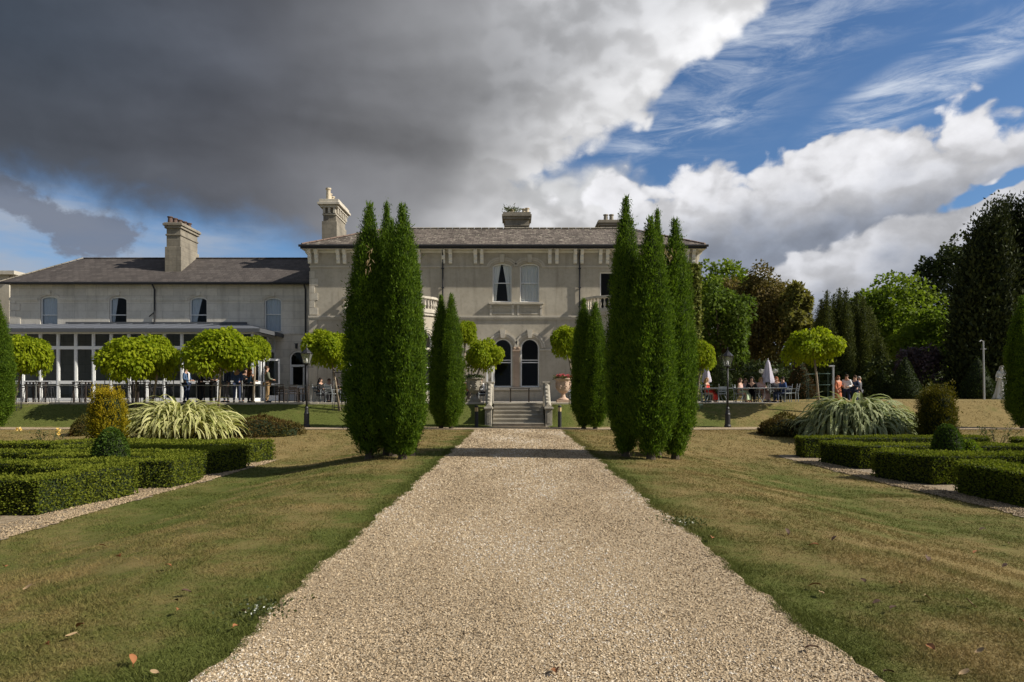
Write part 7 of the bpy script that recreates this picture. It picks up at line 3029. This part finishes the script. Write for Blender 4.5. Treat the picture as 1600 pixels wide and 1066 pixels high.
drop = {(154, 889), (16, 1006), (340, 1010), (206, 975), (1473, 882), (1584, 905), (1467, 938), (1489, 941), (1580, 994), (1372, 1040), (1210, 870), (1469, 1012), (1468, 834), (292, 912)}
leaf_px = [l for l in leaf_px if (l[0], l[1]) not in drop]
ORD = ['nearest', 'second nearest', 'third nearest', 'fourth nearest', 'fifth nearest', 'sixth nearest', 'seventh nearest']


def leaf_side(px): return 'left lawn' if px < 560 else ('gravel path' if px < 1100 else 'right lawn')
def leaf_row(py): return 'in the foreground' if py > 955 else 'farther up'


base_leaf = {}
rr = random.Random(17)
words = {0: 'orange brown', 1: 'dark brown', 2: 'pale tan'}
cols = {0: (0.30, 0.125, 0.05), 1: (0.080, 0.045, 0.030), 2: (0.36, 0.25, 0.14)}
lm = {k: simple('leaf_' + words[k].replace(' ', '_'), c, 0.7, var=0.3, scale=20) for k, c in cols.items()}
for px, py, kind in leaf_px:
    dd = EYE * F / (py - CY)
    for _ in range(4):
        zz = float(gh(px2(px, dd), dd))
        dd = (EYE - zz) * F / (py - CY)
    x = px2(px, dd)
    if kind not in base_leaf:
        mb = MB()
        rows = []
        for i in range(6):
            q = i / 5
            wl = 0.032 * math.sin(math.pi * min(1, q * 0.92 + 0.05)) ** 0.8 + 0.001
            cz = 0.020 * math.sin(q * 2.6 + kind) + 0.006
            rows.append([(-0.055 + 0.11 * q, -wl, cz + 0.016), (-0.055 + 0.11 * q, 0, cz), (-0.055 + 0.11 * q, wl, cz + 0.012)])
        mb.grid(rows)
        mb.tube([(-0.055, 0, 0.006 + 0.02 * math.sin(kind)), (-0.085, 0.006, 0.004)], 0.0018, 4)
        o = mb.build('fallen_leaf', lm[kind], None, smooth=True)
        base_leaf[kind] = o
    else:
        o = base_leaf[kind].copy()
        COL.objects.link(o)
    side, row = leaf_side(px), leaf_row(py)
    same = sorted([abs(l[0] - 800) for l in leaf_px if l[2] == kind and leaf_side(l[0]) == side and leaf_row(l[1]) == row])
    rank = ORD[same.index(abs(px - 800))]
    if side == 'gravel path':
        lab = 'lone %s fallen leaf on the gravel path at the bottom edge' % words[kind]
    elif len(same) == 1:
        lab = 'only %s fallen leaf %s on the %s' % (words[kind], row, side)
    else:
        lab = '%s fallen leaf %s on the %s, %s to the path' % (words[kind], row, side, rank)
    tag(o, lab, 'leaf', 'fallen leaves on the %s' % side)
    o.location = (x, dd, zz + (0.034 if side != 'gravel path' else 0.03))
    s_ = rr.uniform(0.45, 0.72) * (1.0 if dd < 6 else 1.25)
    o.scale = (s_, s_, s_)
    o.rotation_euler = (rr.uniform(-0.5, 0.5), rr.uniform(-0.4, 0.4), rr.uniform(0, 6.28))

# little white clover heads at the path edge
for lab, cx_, cy_, k in (('white clover in flower at the left edge of the path', 405, 956, 6), ('white clover in flower at the right edge of the path', 1066, 818, 8)):
    dd = EYE * F / (cy_ - CY)
    x0_ = px2(cx_, dd)
    rt = thing('clover', lab, 'plant', (x0_, dd, 0.0), 'clover along the path edges')
    P = np.stack([rg.normal(0, 0.05, k * 5), rg.normal(0, 0.08, k * 5), rg.uniform(0.02, 0.045, k * 5)], -1)
    v = leaf_arrays(P, rg.normal(size=P.shape), rg.normal(size=P.shape), np.full(len(P), 0.018), np.full(len(P), 0.015))
    tag(link_mesh('blooms', np_mesh('blooms', v, 4, rg.random(len(P))), M_WFLOWER, rt), kind='stuff')
    P = np.stack([rg.normal(0, 0.12, k * 30), rg.normal(0, 0.16, k * 30), rg.uniform(0.0, 0.04, k * 30)], -1)
    v = leaf_arrays(P, rg.normal(size=P.shape) + [0, 0, 1], rg.normal(size=P.shape), np.full(len(P), 0.03), np.full(len(P), 0.022))
    link_mesh('leaves', np_mesh('leaves', v, 4, rg.random(len(P))), L_ROSE, rt)
